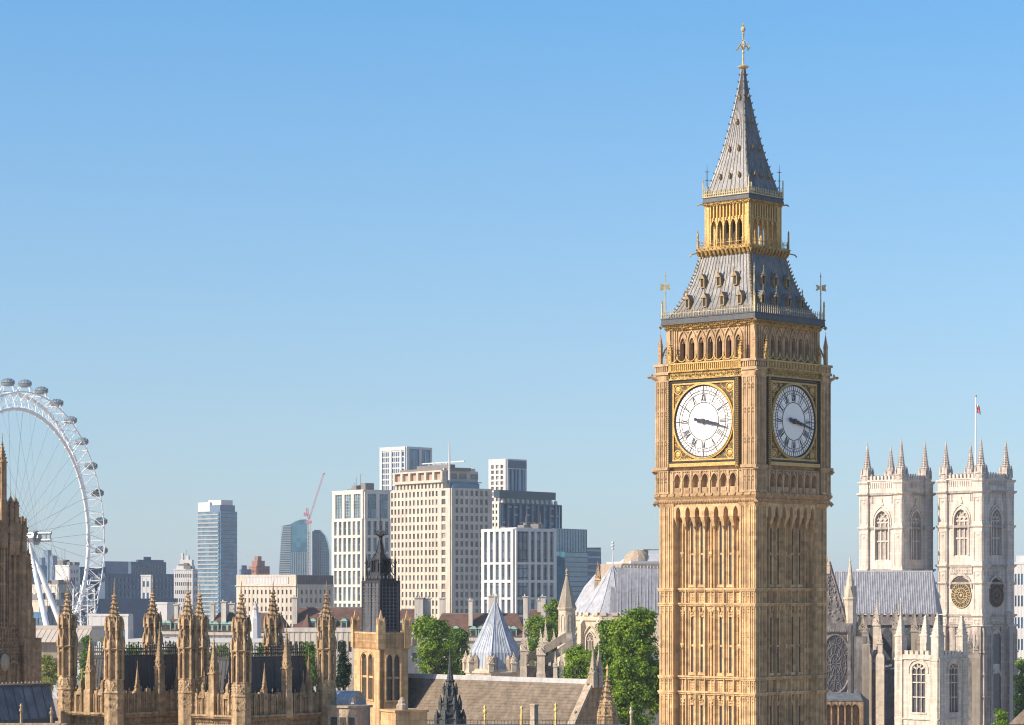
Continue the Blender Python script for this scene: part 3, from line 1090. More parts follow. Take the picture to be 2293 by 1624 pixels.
# ------------------------------------------------------------------ palace pavilions with octagonal turrets
def turret_mesh(z, hw, rng):
    """z: parapet foot, base top, band, crown, spire tip"""
    zf, zb, zm, zc, zt = z
    m = MB()
    k8 = 1 / cos(pi / 8)
    m.lathe([(hw * 1.06, zf - 1.2), (hw * 1.06, zb - .12), (hw * 1.16, zb - .05), (hw * 1.1, zb + .05), (hw * .98, zb + .12), (hw * .98, zb + 1.0), (hw * 1.05, zb + 1.06), (hw * .74, zb + 1.12),
             (hw * .74, zm - .1), (hw * 1.1, zm), (hw * 1.18, zm + .1), (hw * .9, zm + .22), (hw * .6, zm + .3), (hw * .6, zc - .15), (hw * .9, zc), (hw * .93, zc + .1), (hw * .7, zc + .2),
             (hw * .5, zc + (zt - zc) * .38), (hw * .1, zt)], 8)
    for i in range(8):
        a = pi / 8 + i * pi / 4
        c, s_ = cos(a) * k8, sin(a) * k8
        m.T = TR(0, 0, 0)
        r = hw * .94
        m.tube([(c * r, s_ * r, zb + 1.0), (c * r, s_ * r, zm + .1)], hw * .17, 6)
        r = hw * .82
        m.tube([(c * r, s_ * r, zm + .1), (c * r, s_ * r, zc)], hw * .15, 6)
        r = hw * 1.02
        m.lathe([(hw * .13, zm + .1), (hw * .13, zm + .6), (.01, zm + 1.15)], 4, c * r, s_ * r)
        hp = rng.uniform(.75, 1.15)
        m.lathe([(hw * .13, zc - .3), (hw * .13, zc + .25 * hp), (.01, zc + .9 * hp)], 4, c * hw * .92, s_ * hw * .92)
        for q in (.3, .55):
            m.octa(c * hw * .92, s_ * hw * .92, zc + q * hp, hw * .17, hw * .17, hw * .11)
        m.octa(c * hw * .62, s_ * hw * .62, zc + .8, hw * .16, hw * .16, hw * .16)
        # base panel beads
        for j in range(2):
            m.octa(c * hw * 1.06, s_ * hw * 1.06, zb - .5 - .6 * j, .09, .09, .2)
        a2 = i * pi / 4
        m.T = RZ(a2 + pi / 2)
        for j in range(4):
            m.octa(rng.uniform(-.15, .15), -hw * 1.0, zb + .2 + j * .2, .12, .08, .13)
        m.prism([(-hw * .36, zm + .15), (hw * .36, zm + .15), (0, zm + .95)], -hw * .95, -hw * .62)
        m.prism([(-hw * .33, zc - .05), (hw * .33, zc - .05), (0, zc + .85)], -hw * .86, -hw * .5)
        m.arch_rim(0, hw * .2, zm - .5, zm - .25, hw * .1, -hw * .95, -hw * .7, 3, legs=0)
        m.arch_rim(0, hw * .16, zc - .5, zc - .25, hw * .1, -hw * .82, -hw * .5, 3, legs=0)
        m.T = None
    crockets(m, 0, 0, zc + .3, zt, hw * .6, hw * .1, 6, 8, hw * .2)
    m.lathe([(hw * .1, zt - .1), (hw * .3, zt), (hw * .3, zt + .08), (hw * .08, zt + .15), (hw * .07, zt + .6)], 8)
    return m
def turret_finial(zt, h):
    m = MB()
    m.lathe([(.05, zt + .1), (.035, zt + h * .7), (.012, zt + h)], 6)
    for q, s_ in ((.25, .11), (.42, .08), (.6, .07), (.8, .05)):
        m.octa(0, 0, zt + h * q, s_, s_, s_)
    return m

def iron_cresting(m, x0, x1, y, z0, z1, n, rng):
    m.box(x0, x1, y - .03, y + .03, z0, z0 + .08)
    m.box(x0, x1, y - .025, y + .025, z0 + (z1 - z0) * .55, z0 + (z1 - z0) * .62)
    for i in range(n):
        x = x0 + (x1 - x0) * (i + .5) / n
        h = (z1 - z0) * (1.0 if i % 2 else .8) * rng.uniform(.92, 1.05)
        m.box(x - .028, x + .028, y - .025, y + .025, z0, z0 + h)
        m.octa(x, y, z0 + h, .085, .05, .13)
        m.octa(x + .12, y, z0 + (z1 - z0) * .32, .09, .04, .12)
        m.octa(x, y, z0 + (z1 - z0) * .75, .08, .04, .07)

def pavilion(name, label, xl, xc, xr, D, seed, ykeys):
    rng = random.Random(seed)
    root, wl, wr = block(name, label, 'palace roof', xl, xc, xr, D, 42, 'turreted palace pavilions')
    zf, zb, zm, zc, zt, zfin = [wz(y, D) for y in ykeys]
    # walls, parapets, frieze
    m = MB()
    m.box(-wl, 0, 0, wr, 0, zf)
    m.obj('wall', M['palace'], root)
    for nm, T, w in (('parapet', FRONT(wl), wl), ('parapet', RIGHT, wr), ('parapet', TR(0, wr, 0) @ RZ(pi), wl), ('parapet', TR(-wl, wr, 0) @ RZ(-pi / 2), wr)):
        m = MB()
        m.box(0, w, -.06, .3, zf - .1, zb - .25)
        npan = max(4, int(w / .62))
        for i in range(npan + 1):
            u = w * i / npan
            m.box(u - .06, u + .06, -.2, .1, zf, zb - .15 + rng.uniform(-.05, .25))
            if i < npan:
                for q in (.3, .7):
                    uu = w * (i + q) / npan
                    m.box(uu - .028, uu + .028, -.13, .05, zf, zb - .2)
                uu = w * (i + .5) / npan
                for j in range(3):
                    m.octa(uu + rng.uniform(-.08, .08), -.08, zb - .5 - .22 * j, .11, .07, .13)
                m.box(uu - .2, uu + .2, -.04, .26, zb - .3, zb - .08 + rng.uniform(0, .3))
                m.octa(uu, .1, zb + .15 + rng.uniform(0, .2), .09, .09, .2)
        # heraldic beasts and little stepped gables on the parapet
        for q in (.27, .73):
            u = w * q
            m.lathe([(.38, zb - .3), (.26, zb + .1), (.14, zb + .25), (.16, zb + .6), (.05, zb + .95)], 5, u, .1)
            for j in range(6):
                m.octa(u + rng.uniform(-.28, .28), .05, zb + rng.uniform(-.1, .7), .1, .1, .14)
            m.lathe([(.05, zb + .7), (.035, zb + 1.7), (.01, zb + 1.9)], 5, u + .08, .15)
            m.octa(u + .08, .15, zb + 1.45, .1, .1, .14)
        # cornice with hanging leaves and carved frieze
        m.lathe
        m.box(-.5, w + .5, -.36, .05, zf - .16, zf)
        m.box(-.45, w + .45, -.26, .05, zf - .32, zf - .16)
        nb = int(w / .26)
        for i in range(nb):
            u = w * (i + .5) / nb
            m.octa(u, -.3, zf - .3, .1, .1, .12)
        m.box(-.4, w + .4, -.2, .05, zf - 1.1, zf - 1.0)
        for i in range(nb):
            u = w * (i + .5) / nb
            m.octa(u + rng.uniform(-.03, .03), -.05, zf - .62, .09, .1, .17)
            if i % 2 == 0:
                m.octa(u, -.05, zf - .9, .07, .08, .09)
        m.obj(nm, M['palace'], root, T)
    # steep iron roof, flat top, iron cresting
    zr = wz(ykeys[2] + 20, D)
    i0, i1 = .75, 1.25
    m = MB()
    m.frus(-wl + i0, -i0, i0, wr - i0, zf - .2, -wl + i1, -i1, i1, wr - i1, zr)
    m.box(-wl + i1 - .08, -i1 + .08, i1 - .08, wr - i1 + .08, zr, zr + .16)
    roof = m.obj('roof', M['slate'], root)
    m = MB()
    for i in range(9):
        t = (i + .5) / 9
        xa, xb = -wl + i0 + (wl - 2 * i0) * t, -wl + i1 + (wl - 2 * i1) * t
        m.tube([(xa, i0 - .02, zf), (xb, i1 - .02, zr)], .05, 4)
    for i in range(5):
        t = (i + .5) / 5
        ya, yb = i0 + (wr - 2 * i0) * t, i1 + (wr - 2 * i1) * t
        m.tube([(-i0 + .02, ya, zf), (-i1 + .02, yb, zr)], .05, 4)
    m.obj('roof_ribs', M['slatepale'], roof)
    m = MB()
    iron_cresting(m, -wl + i1, -i1, i1, zr + .16, zr + 1.25, int((wl - 2 * i1) / .24), rng)
    c = m.obj('iron_cresting', M['rail'], root)
    m = MB()
    m.T = RIGHT
    iron_cresting(m, i1, wr - i1, i1, zr + .16, zr + 1.25, int((wr - 2 * i1) / .24), rng)
    m.obj('iron_cresting', M['rail'], root)
    m = MB()
    iron_cresting(m, -wl + i1, -i1, wr - i1, zr + .16, zr + 1.25, int((wl - 2 * i1) / .24), rng)
    m.obj('iron_cresting', M['rail'], root)
    # turrets on the four corners
    tm = turret_mesh((zf, zb, zm, zc, zt), .72, rng).mesh('turret', M['palace'])
    fm = turret_finial(zt, zfin - zt).mesh('finial', M['palace'])
    for j, (x, y) in enumerate(((0, 0), (-wl, 0), (0, wr), (-wl, wr))):
        t = link('turret', tm, root, TR(x, y, .15 * (j % 2)) @ RZ(radians((0, 90, 180, 270)[j])))
        link('finial', fm, t)
    # slim pinnacles half way along the sides
    for (x, y, ytop, hw) in ((-wl * .5, -.05, ykeys[3] + 10, .3), (.05, wr * .52, ykeys[3] - 12, .3), (.05, wr * .78, ykeys[2] - 5, .18), (.05, wr * .26, ykeys[2] + 25, .16)):
        m = MB()
        pinnacle(m, 0, 0, zf, wz(ytop, D), hw, 4, .48, 6, cs=.26)
        m.lathe([(hw * 1.2, zf - .3), (hw * 1.2, zb), (hw, zb + .2)], 4)
        m.obj('pinnacle', M['palace'], root, TR(x, y, 0))
    return root
pavilion('palace_pavilion', 'turreted palace roof pavilion nearest the big observation wheel', 151, 256, 447, 221.0, 11, (1597, 1550, 1456, 1404, 1336, 1294))
pavilion('palace_pavilion', 'turreted palace roof pavilion beside the black-topped buff stone tower', 421, 540.5, 731, 215.0, 12, (1603, 1558, 1460, 1406, 1334, 1300))

# ------------------------------------------------------------------ sooty tower at the left edge
th = radians(42)
D = 262.0
tr_, wl, wr = block('palace_tower', 'dark weathered palace tower with tall pinnacles and a traceried window', 'tower', -150, -46, 60, D, 42)
nT = Vector((wx(-46, D), D, 0))
z = lambda y: wz(y, D)
m = MB()
m.box(-wl, 0, 0, wr, 0, z(1185))
m.box(-.9, .0, on_right(nT, th, 0), on_right(nT, th, 12), z(1185), z(1140))
for s_ in range(3):
    e = .25 * (3 - s_)
    m.box(-.6, .9 - s_ * .2, wr - .9, wr + (1.1, .55, .1)[s_], 0, z((1430, 1385, 1240)[s_]) )
for y in (1180, 1200, 1395, 1440, 1470):
    m.box(-wl - .12, .12, -.12, wr + .12, z(y) - .12, z(y) + .05)
rng = random.Random(3)
m.T = RIGHT
for i in range(16):
    u = wr * (i + .5) / 16
    m.box(u - .07, u + .07, -.12, .05, z(1500), z(1412))
    m.octa(u, -.05, z(1455), .12, .1, .2)
    m.box(u - .1, u + .1, -.1, .1, z(1180), z(1160) + rng.uniform(0, .4))
for i in range(9):
    u = wr * (i + .5) / 9
    m.box(u - .12, u + .12, -.2, .05, z(1400), z(1190))
    m.prism([(u - .35, z(1192)), (u + .35, z(1192)), (u, z(1165))], -.25, .1)
for y0_, y1_ in ((1200, 1216), (1402, 1436), (1442, 1466)):
    bosses(m, .4, wr - .3, z(y1_), z(y0_), -.1, 22, 3, .2, rng)
for i in range(5):
    u = wr * (i + .5) / 5
    m.arch_rim(u, .55, z(1500), z(1486), .2, -.25, .05, 5, legs=1.6)
m.T = None
m.obj('wall', M['palacedark'], tr_)
t0, t1 = on_right(nT, th, -4), on_right(nT, th, 14)
m = MB()
m.T = RIGHT
m.box(t0, t1, -.05, .04, z(1405), z(1213))
wo_ = m.obj('window', M['slit'], tr_)
m = MB()
m.T = RIGHT
for i in range(4):
    u = t0 + (t1 - t0) * i / 3
    m.box(u - .06, u + .06, -.16, .0, z(1405), z(1205))
for y in (1405, 1355, 1308, 1262, 1225):
    m.box(t0 - .1, t1 + .1, -.14, .0, z(y) - .07, z(y) + .07)
m.box(t0 - .25, t1 + .25, -.22, .0, z(1205), z(1198))
m.obj('tracery', M['palacedark'], wo_)
for px, ytop, hw, ybot, out in ((5, 967, .3, 1180, .0), (-8, 985, .3, 1180, -.5), (24, 1100, .24, 1195, 0), (35, 1103, .24, 1195, .0), (48, 1174, .3, 1400, .3), (57, 1205, .26, 1420, .45)):
    m = MB()
    pinnacle(m, 0, 0, z(ybot), z(ytop), hw, 4, .68, 5, cs=.3)
    m.lathe([(hw * 1.35, z(ybot) - 2), (hw * 1.35, z(ybot) + (z(ytop) - z(ybot)) * .25), (hw, z(ybot) + (z(ytop) - z(ybot)) * .3)], 4)
    m.obj('pinnacle', M['palacedark'], tr_, TR(out, on_right(nT, th, px), 0))
m = MB()
m.ball(.3, on_right(nT, th, 7), z(1485), .3, .55, .9, 10, 6)
m.obj('stone_shield', M['coping'], tr_)

# lead roof below it
D = 232.0
lr, wl, wr = block('lead_roof', 'long blue-grey lead roof under the dark palace tower', 'roof', -420, -330, 128.5, 205.0, 42)
m = MB()
DD = 228.0
zt_, zb_ = wz(1541, DD) + .9, wz(1598, DD)
m.box(-wl, -.3, 0, wr, 0, zb_ - .1)
m.frus(-wl, .0, 0, wr, zb_, -wl, -1.0, 0, wr, zt_ - .35)
m.obj('roof_slope', M['bluelead'], lr)
m = MB()
m.T = RIGHT
m.box(0, wr, -.12, .6, zb_ - .2, zb_ + .05)
m.box(0, wr, .85, 1.3, zt_ - .42, zt_ - .25)
for i in range(int(wr / .95)):
    u = .95 * (i + .5)
    m.tube([(u, -.02, zb_), (u, .98, zt_ - .35)], .05, 4)
m.obj('lead_rolls', M['gutter'], lr)
m = MB()
m.T = RIGHT
for i in range(int(wr / .38)):
    u = .38 * (i + .5)
    m.octa(u, .9, zt_ - .12, .11, .09, .13)
m.box(0, wr, .86, .98, zt_ - .28, zt_ - .2)
m.obj('ridge_cresting', M['coping'], lr)

# ------------------------------------------------------------------ buff tower with the black lantern
D = 247.0
bt, wl, wr = block('lantern_tower', 'buff stone tower carrying a tall black lead lantern', 'tower', 792.6, 851, 914, D, 70)
z = lambda y: wz(y, D)
nB = Vector((wx(851, D), D, 0)); thB = radians(70)
m = MB()
m.box(-wl + .35, -.35, .35, wr - .35, 0, z(1445))
def light_face(m, T, w, uc, hw):
    m.T = T
    ops = [(uc - hw * .53, hw * .4, z(1569), z(1478), z(1466)), (uc + hw * .53, hw * .4, z(1569), z(1478), z(1466))]
    m.arched(0, w, 0, z(1453), 0, .36, ops, 4)
    m.arch_rim(uc, hw * 1.05, z(1480), z(1461), .1, -.08, .05, 5, legs=z(1480) - z(1569))
    m.box(uc - hw * 1.1, uc + hw * 1.1, -.1, .1, z(1572), z(1569))
    for o in ops:
        m.box(o[0] - o[1], o[0] + o[1], .1, .36, z(1521), z(1516))
    m.T = None
uF = wl + (on_front(nB, thB, 809) + on_front(nB, thB, 836)) / 2
hF = abs(on_front(nB, thB, 809) - on_front(nB, thB, 836)) / 2
uR = (on_right(nB, thB, 866) + on_right(nB, thB, 896)) / 2
hR = abs(on_right(nB, thB, 866) - on_right(nB, thB, 896)) / 2
light_face(m, FRONT(wl), wl, uF, hF)
light_face(m, RIGHT, wr, uR, hR)
m.box(-wl, -wl + .36, .36, wr, 0, z(1453)); m.box(-wl + .36, -.36, wr - .36, wr, 0, z(1453))
m.obj('wall', M['buff'], bt)
for T, w, uc, hw in ((FRONT(wl), wl, uF, hF), (RIGHT, wr, uR, hR)):
    m = MB()
    m.T = T
    m.box(uc - hw, uc + hw, .25, .3, z(1569), z(1464))
    m.obj('window', M['slit'], bt)
m = MB()
m.frus(-wl, 0, 0, wr, z(1456), -wl - .15, .15, -.15, wr + .15, z(1451))
for T, w in ((FRONT(wl), wl), (RIGHT, wr), (TR(0, wr, 0) @ RZ(pi), wl), (TR(-wl, wr, 0) @ RZ(-pi / 2), wr)):
    m.T = T
    m.box(0, w, .0, .25, z(1451), z(1418))
    m.box(-.05, w + .05, -.08, .3, z(1421), z(1417))
    m.box(-.05, w + .05, -.05, .3, z(1438), z(1436))
    n_ = int(w / .22)
    for i in range(n_):
        u = w * (i + .5) / n_
        m.box(u - .05, u + .05, -.05, .05, z(1451), z(1421))
    m.T = None
m.obj('parapet', M['buff'], bt)
for x, y in ((-.1, .1), (-wl + .1, .1), (-.1, wr - .1), (-wl + .1, wr - .1)):
    m = MB()
    m.lathe([(.34, z(1453)), (.34, z(1402)), (.26, z(1398)), (.26, z(1392)), (.16, z(1388)), (.05, z(1370)), (.02, z(1366))], 4, x, y)
    for i in range(4):
        a = pi / 4 + i * pi / 2
        m.lathe([(.09, z(1405)), (.08, z(1390)), (.01, z(1382))], 4, x + .36 * cos(a), y + .36 * sin(a))
    m.obj('corner_pinnacle', M['buff'], bt)
# black lantern
cx_, cy_ = -wl / 2, wr / 2
S_ = F / D
a1, b1 = wl * .33, wr * .33
m = MB()
m.frus(cx_ - a1 * 1.12, cx_ + a1 * 1.12, cy_ - b1 * 1.12, cy_ + b1 * 1.12, z(1440), cx_ - a1, cx_ + a1, cy_ - b1, cy_ + b1, z(1405))
m.frus(cx_ - a1, cx_ + a1, cy_ - b1, cy_ + b1, z(1405), cx_ - a1 * .95, cx_ + a1 * .95, cy_ - b1 * .95, cy_ + b1 * .95, z(1304))
for i in range(13):
    zz_ = z(1412 - 8 * i)
    m.box(cx_ - a1 * 1.03, cx_ + a1 * 1.03, cy_ - b1 * 1.03, cy_ + b1 * 1.03, zz_ - .05, zz_ + .04)
for i in range(5):
    q = -1 + 2 * (i + .5) / 5
    m.box(cx_ + q * a1 - .05, cx_ + q * a1 + .05, cy_ - b1 * 1.04, cy_ + b1 * 1.04, z(1412), z(1306))
    m.box(cx_ - a1 * 1.04, cx_ + a1 * 1.04, cy_ + q * b1 - .04, cy_ + q * b1 + .04, z(1412), z(1306))
lan = m.obj('lantern', M['greylead'], bt)
m = MB()
for (x, y) in ((-1, -1), (1, -1), (-1, 1), (1, 1)):
    m.lathe([(.13, z(1420)), (.13, z(1300))], 8, cx_ + x * a1, cy_ + y * b1)
m.box(cx_ - .1, cx_ + .1, cy_ - b1 - .06, cy_, z(1420), z(1302))
m.box(cx_, cx_ + a1 + .06, cy_ - .06, cy_ + .06, z(1425), z(1302))
m.box(cx_ + a1 - .02, cx_ + a1 + .03, cy_ - b1 * .94, cy_ + b1 * .94, z(1412), z(1306))  # black sheet over the right face only: its shade given by colour
m.box(cx_ - a1 * 1.05, cx_ + a1 * 1.05, cy_ - b1 * 1.05, cy_ + b1 * 1.05, z(1305), z(1300))
for x in (-1, 1):
    for i in range(6):
        m.octa(cx_ - a1 + a1 * 2 * i / 5, cy_ + x * b1, z(1295), .16, .12, .3)
        m.octa(cx_ + x * a1, cy_ - b1 + b1 * 2 * i / 5, z(1295), .12, .12, .3)
m.obj('trim_and_shade_sheet', M['blackiron'], lan)
a2, b2 = wl * .165, wr * .165
m = MB()
m.frus(cx_ - a1 * .8, cx_ + a1 * .8, cy_ - b1 * .8, cy_ + b1 * .8, z(1301), cx_ - a2, cx_ + a2, cy_ - b2, cy_ + b2, z(1280))
for (x, y) in ((-1, -1), (1, -1), (-1, 1), (1, 1)):
    m.lathe([(.13, z(1282)), (.11, z(1250))], 6, cx_ + x * a2, cy_ + y * b2)
for q in (-.5, .5):
    for y in (-1, 1):
        m.box(cx_ + q * a2 - .06, cx_ + q * a2 + .06, cy_ + y * b2 - .06, cy_ + y * b2 + .06, z(1282), z(1250))
        m.box(cx_ + y * a2 - .06, cx_ + y * a2 + .06, cy_ + q * b2 - .06, cy_ + q * b2 + .06, z(1282), z(1250))
m.box(cx_ - a2 * .7, cx_ + a2 * .7, cy_ - b2 * .7, cy_ + b2 * .7, z(1282), z(1252))
m.box(cx_ - a2 * 1.1, cx_ + a2 * 1.1, cy_ - b2 * 1.1, cy_ + b2 * 1.1, z(1254), z(1250))
m.lathe([(.55, z(1251)), (.36, z(1240)), (.2, z(1218)), (.13, z(1203)), (.2, z(1200))], 8, cx_, cy_)
m.lathe([(.07, z(1202)), (.05, z(1170)), (.02, z(1149))], 6, cx_, cy_)
for i in range(6):
    a = i * pi / 3
    m.tube([(cx_, cy_, z(1201)), (cx_ + .42 * cos(a), cy_ + .42 * sin(a), z(1195)), (cx_ + .3 * cos(a), cy_ + .3 * sin(a), z(1186))], .05, 4)
    m.octa(cx_ + .42 * cos(a), cy_ + .42 * sin(a), z(1194), .1, .1, .14)
m.octa(cx_, cy_, z(1189), .18, .18, .25); m.octa(cx_, cy_, z(1176), .11, .11, .16); m.octa(cx_, cy_, z(1164), .08, .08, .12)
for (x, y) in ((-1, -1), (1, -1), (-1, 1), (1, 1)):
    x_, y_ = cx_ + x * a1 * .8, cy_ + y * b1 * .8
    m.lathe([(.1, z(1300)), (.09, z(1262)), (.17, z(1261)), (.05, z(1250)), (.015, z(1238))], 6, x_, y_)
    for q0, q1 in ((1290, 1266), (1272, 1250)):
        m.tube([(x_, y_, z(q0)), ((x_ + cx_ + x * a2) / 2, (y_ + cy_ + y * b2) / 2, z(q0 - 6)), (cx_ + x * a2, cy_ + y * b2, z(q1))], .06, 4)
    m.tube([(cx_ + x * a2, cy_ + y * b2, z(1252)), (cx_ + x * a2 * .5, cy_ + y * b2 * .5, z(1236)), (cx_ + x * .1, cy_ + y * .1, z(1208))], .06, 4)
m.obj('upper_lantern', M['blackiron'], bt)

# low buildings at its foot
lb, wl, wr = block('flat_roofed_annex', 'low flat-roofed stone annex with a small bell cap, below the buff tower', 'building', 852, 886, 957, 216.0, 64)
z = lambda y: wz(y, 216.0)
m = MB()
m.box(-wl, 0, 0, wr, 0, z(1596)); m.box(-wl - .1, .1, -.1, wr + .1, z(1596), z(1591))
m.obj('wall', M['buff'], lb)
m = MB()
m.lathe([(.42, z(1592)), (.42, z(1580)), (.3, z(1576)), (.3, z(1570)), (.12, z(1567)), (.1, z(1563))], 8, -wl * .3, wr * .35)
m.lathe([(.2, z(1568)), (.16, z(1565)), (.05, z(1562))], 8, -wl * .3, wr * .35)
m.obj('bell_cap', M['coping'], lb)
lb2, wl, wr = block('low_pavilion', 'low pale pavilion with square windows, left of the buff tower', 'building', 735, 800, 829, 219.0, 30)
z = lambda y: wz(y, 219.0)
m = MB()
m.box(-wl, 0, 0, wr, 0, z(1586)); m.box(-wl - .15, .15, -.15, wr + .15, z(1586), z(1581))
m.obj('wall', M['coping'], lb2)
m = MB(); m.box(-.3, .3, -.03, .03, 0, 1)
wm = m.mesh('window', M['slit'])
for q in (.2, .5, .8):
    link('window', wm, lb2, FRONT(wl) @ TR(wl * q, 0, z(1624) - .4))
br, wl, wr = block('barrel_roof', 'small grey ribbed barrel roof beside the buff tower', 'roof', 730, 785, 796, 228.0, 25)
z = lambda y: wz(y, 228.0)
m = MB()
m.box(-wl, 0, 0, wr + 2, 0, z(1580))
for j in range(6):
    t0, t1 = pi * j / 6, pi * (j + 1) / 6
    h_ = z(1550) - z(1580)
    R_ = (wr + 2) / 2
    m.add([(-wl, R_ - R_ * cos(t0), z(1580) + h_ * sin(t0)), (0, R_ - R_ * cos(t0), z(1580) + h_ * sin(t0)), (0, R_ - R_ * cos(t1), z(1580) + h_ * sin(t1)), (-wl, R_ - R_ * cos(t1), z(1580) + h_ * sin(t1))], [(0, 1, 2, 3)])
for i in range(9):
    x = -wl * (i + .5) / 9
    m.tube([(x, R_ - R_ * cos(pi * j / 8), z(1580) + h_ * sin(pi * j / 8) + .02) for j in range(9)], .06, 4)
m.obj('roof_shell', M['whitelead'], br)

# ------------------------------------------------------------------ great hall roof
TH45 = radians(45)
hn = Vector((wx(1333, 235.0), 235.0, 0))
hall = thing('great_hall', 'great medieval hall under a huge brown slate roof with a pale ridge', 'hall', hn, -TH45)
zr = wz(1524.0, 235.0)
L_, A_ = 31.0, 6.5
PT = 1.53
m = MB()
m.box(-L_, 0, -A_, A_, 0, zr - A_ * PT - .05)
m.obj('wall', M['coping'], hall)
m = MB()
NS = 40
for s_ in (-1, 1):
    m.add([(-L_, s_ * A_ * 1.03, zr - A_ * PT * 1.03), (0, s_ * A_ * 1.03, zr - A_ * PT * 1.03), (0, 0, zr), (-L_, 0, zr)], [(0, 1, 2, 3) if s_ < 0 else (3, 2, 1, 0)])
for j in range(1, NS):
    t = A_ * j / NS
    for s_ in (-1,):
        m.box(-L_, -.05, -t - .03, -t + .02, zr - t * PT - .02, zr - t * PT + .012)
m.obj('roof', M['hallroof'], hall)
m = MB()
m.add([(-L_, -.24, zr - .24 * PT + .05), (-.1, -.24, zr - .24 * PT + .05), (-.1, -.1, zr + .1), (-L_, -.1, zr + .1), (-L_, .24, zr - .24 * PT + .05), (-.1, .24, zr - .24 * PT + .05), (-.1, .1, zr + .1), (-L_, .1, zr + .1)],
      [(0, 1, 2, 3), (5, 4, 7, 6), (3, 2, 6, 7)])
m.obj('ridge_capping', M['ridgelead'], hall)
m = MB()
g = lambda t, dz: (t, zr - abs(t) * PT + dz)
m.prism([g(-A_ * 1.1, .55), g(-A_ * 1.1, -6), g(A_ * 1.1, -6), g(A_ * 1.1, .55), (0, zr + .6)], -.35, .35)
gw = MB(); gw.T = RIGHT
gw.prism([(-A_ * 1.1, 0), (A_ * 1.1, 0), (A_ * 1.1, zr - A_ * 1.1 * PT + .35), (0, zr + .4), (-A_ * 1.1, zr - A_ * 1.1 * PT + .35)], -.05, .5)
gb = gw.obj('gable', M['palacedark'], hall)
m = MB(); m.T = RIGHT
for s_ in (-1, 1):
    for j in range(14):
        t0, t1 = s_ * A_ * 1.1 * j / 14, s_ * A_ * 1.1 * (j + .94) / 14
        q = [(t0, zr + .32 - abs(t0) * PT), (t1, zr + .32 - abs(t1) * PT), (t1, zr + .72 - abs(t1) * PT), (t0, zr + .72 - abs(t0) * PT)]
        m.prism(q if s_ > 0 else q[::-1], -.22, .6)
        if j % 3 == 1:
            m.octa((t0 + t1) / 2, .2, zr + .85 - abs((t0 + t1) / 2) * PT, .16, .16, .2)
m.obj('coping', M['coping'], hall)
for dx, dy, yt in ((.1, -.35, 1440), (.1, .35, 1446)):
    m = MB()
    pinnacle(m, dx, dy, zr - .6, wz(yt, 235.0), .27, 4, .3, 5, cs=.3)
    m.obj('pinnacle', M['coping'], hall)

# brown pinnacle in front of the gable
def lone_pinnacle(name, label, cat, px, ytop, D, hw, zfoot, mt, sides=4, base=.4, ncr=7, cs=.22, group=None):
    o = thing(name, label, cat, (wx(px, D), D, 0), radians(-42), group)
    m = MB()
    zt_ = wz(ytop, D)
    pinnacle(m, 0, 0, zfoot, zt_, hw, sides, base, ncr, cs=cs)
    m.obj('spirelet', mt, o)
    m = MB()
    m.lathe([(hw * 1.7, 0), (hw * 1.7, zfoot - .4), (hw * 1.3, zfoot), (hw, zfoot + .1)], sides)
    m.obj('shaft', mt, o)
    return o
o = thing('stone_pinnacle', 'brown crocketed stone pinnacle in front of the hall gable', 'pinnacle', (wx(1360, 208.0), 208.0, 0), radians(-42))
zz = lambda y: wz(y, 208.0)
m = MB()
m.lathe([(.72, 0), (.72, zz(1606)), (.8, zz(1603)), (.62, zz(1598)), (.55, zz(1580)), (.6, zz(1577)), (.34, zz(1568)), (.24, zz(1540)), (.1, zz(1518)), (.05, zz(1512))], 8)
crockets(m, 0, 0, zz(1600), zz(1518), .62, .1, 7, 8, .13)
for i in range(8):
    a = i * pi / 4 + pi / 8
    m.tube([(.74 * cos(a), .74 * sin(a), 18), (.74 * cos(a), .74 * sin(a), zz(1606))], .1, 5)
    m.lathe([(.1, zz(1612)), (.1, zz(1598)), (.01, zz(1586))], 4, .68 * cos(a), .68 * sin(a))
m.obj('spirelet', M['palace'], o)
m = MB()
m.lathe([(.07, zz(1514)), (.05, zz(1500)), (.13, zz(1497)), (.03, zz(1490)), (.01, zz(1487))], 6)
m.obj('finial', M['goldpost'], o)

# dark openwork spirelet
D = 190.0
z = lambda y: wz(y, D)
sp = thing('iron_spirelet', 'small blackened openwork spirelet standing before the brown hall roof', 'spire', (wx(1008, D), D, 0), radians(-42))
m = MB()
m.lathe([(.95, 0), (.95, z(1612)), (1.05, z(1609)), (.75, z(1604)), (.7, z(1580)), (.8, z(1577)), (.5, z(1570)), (.42, z(1545)), (.5, z(1543)), (.3, z(1536)), (.16, z(1505)), (.07, z(1475)), (.025, z(1448))], 8)
m.obj('spire', M['verdigris'], sp)
m = MB()
for i in range(8):
    a = i * pi / 4 + pi / 8
    for r, z0, z1, s_ in ((1.0, 1624, 1588, .14), (.72, 1590, 1556, .11), (.45, 1556, 1528, .08)):
        m.lathe([(s_, z(z0)), (s_, z((z0 + z1) / 2)), (.01, z(z1))], 4, r * cos(a), r * sin(a))
    for r, y, s_ in ((.9, 1600, .16), (.7, 1572, .14), (.5, 1540, .12), (.3, 1525, .1)):
        m.octa(r * cos(a), r * sin(a), z(y), s_, s_, s_)
m.obj('crockets', M['verdigris'], sp)

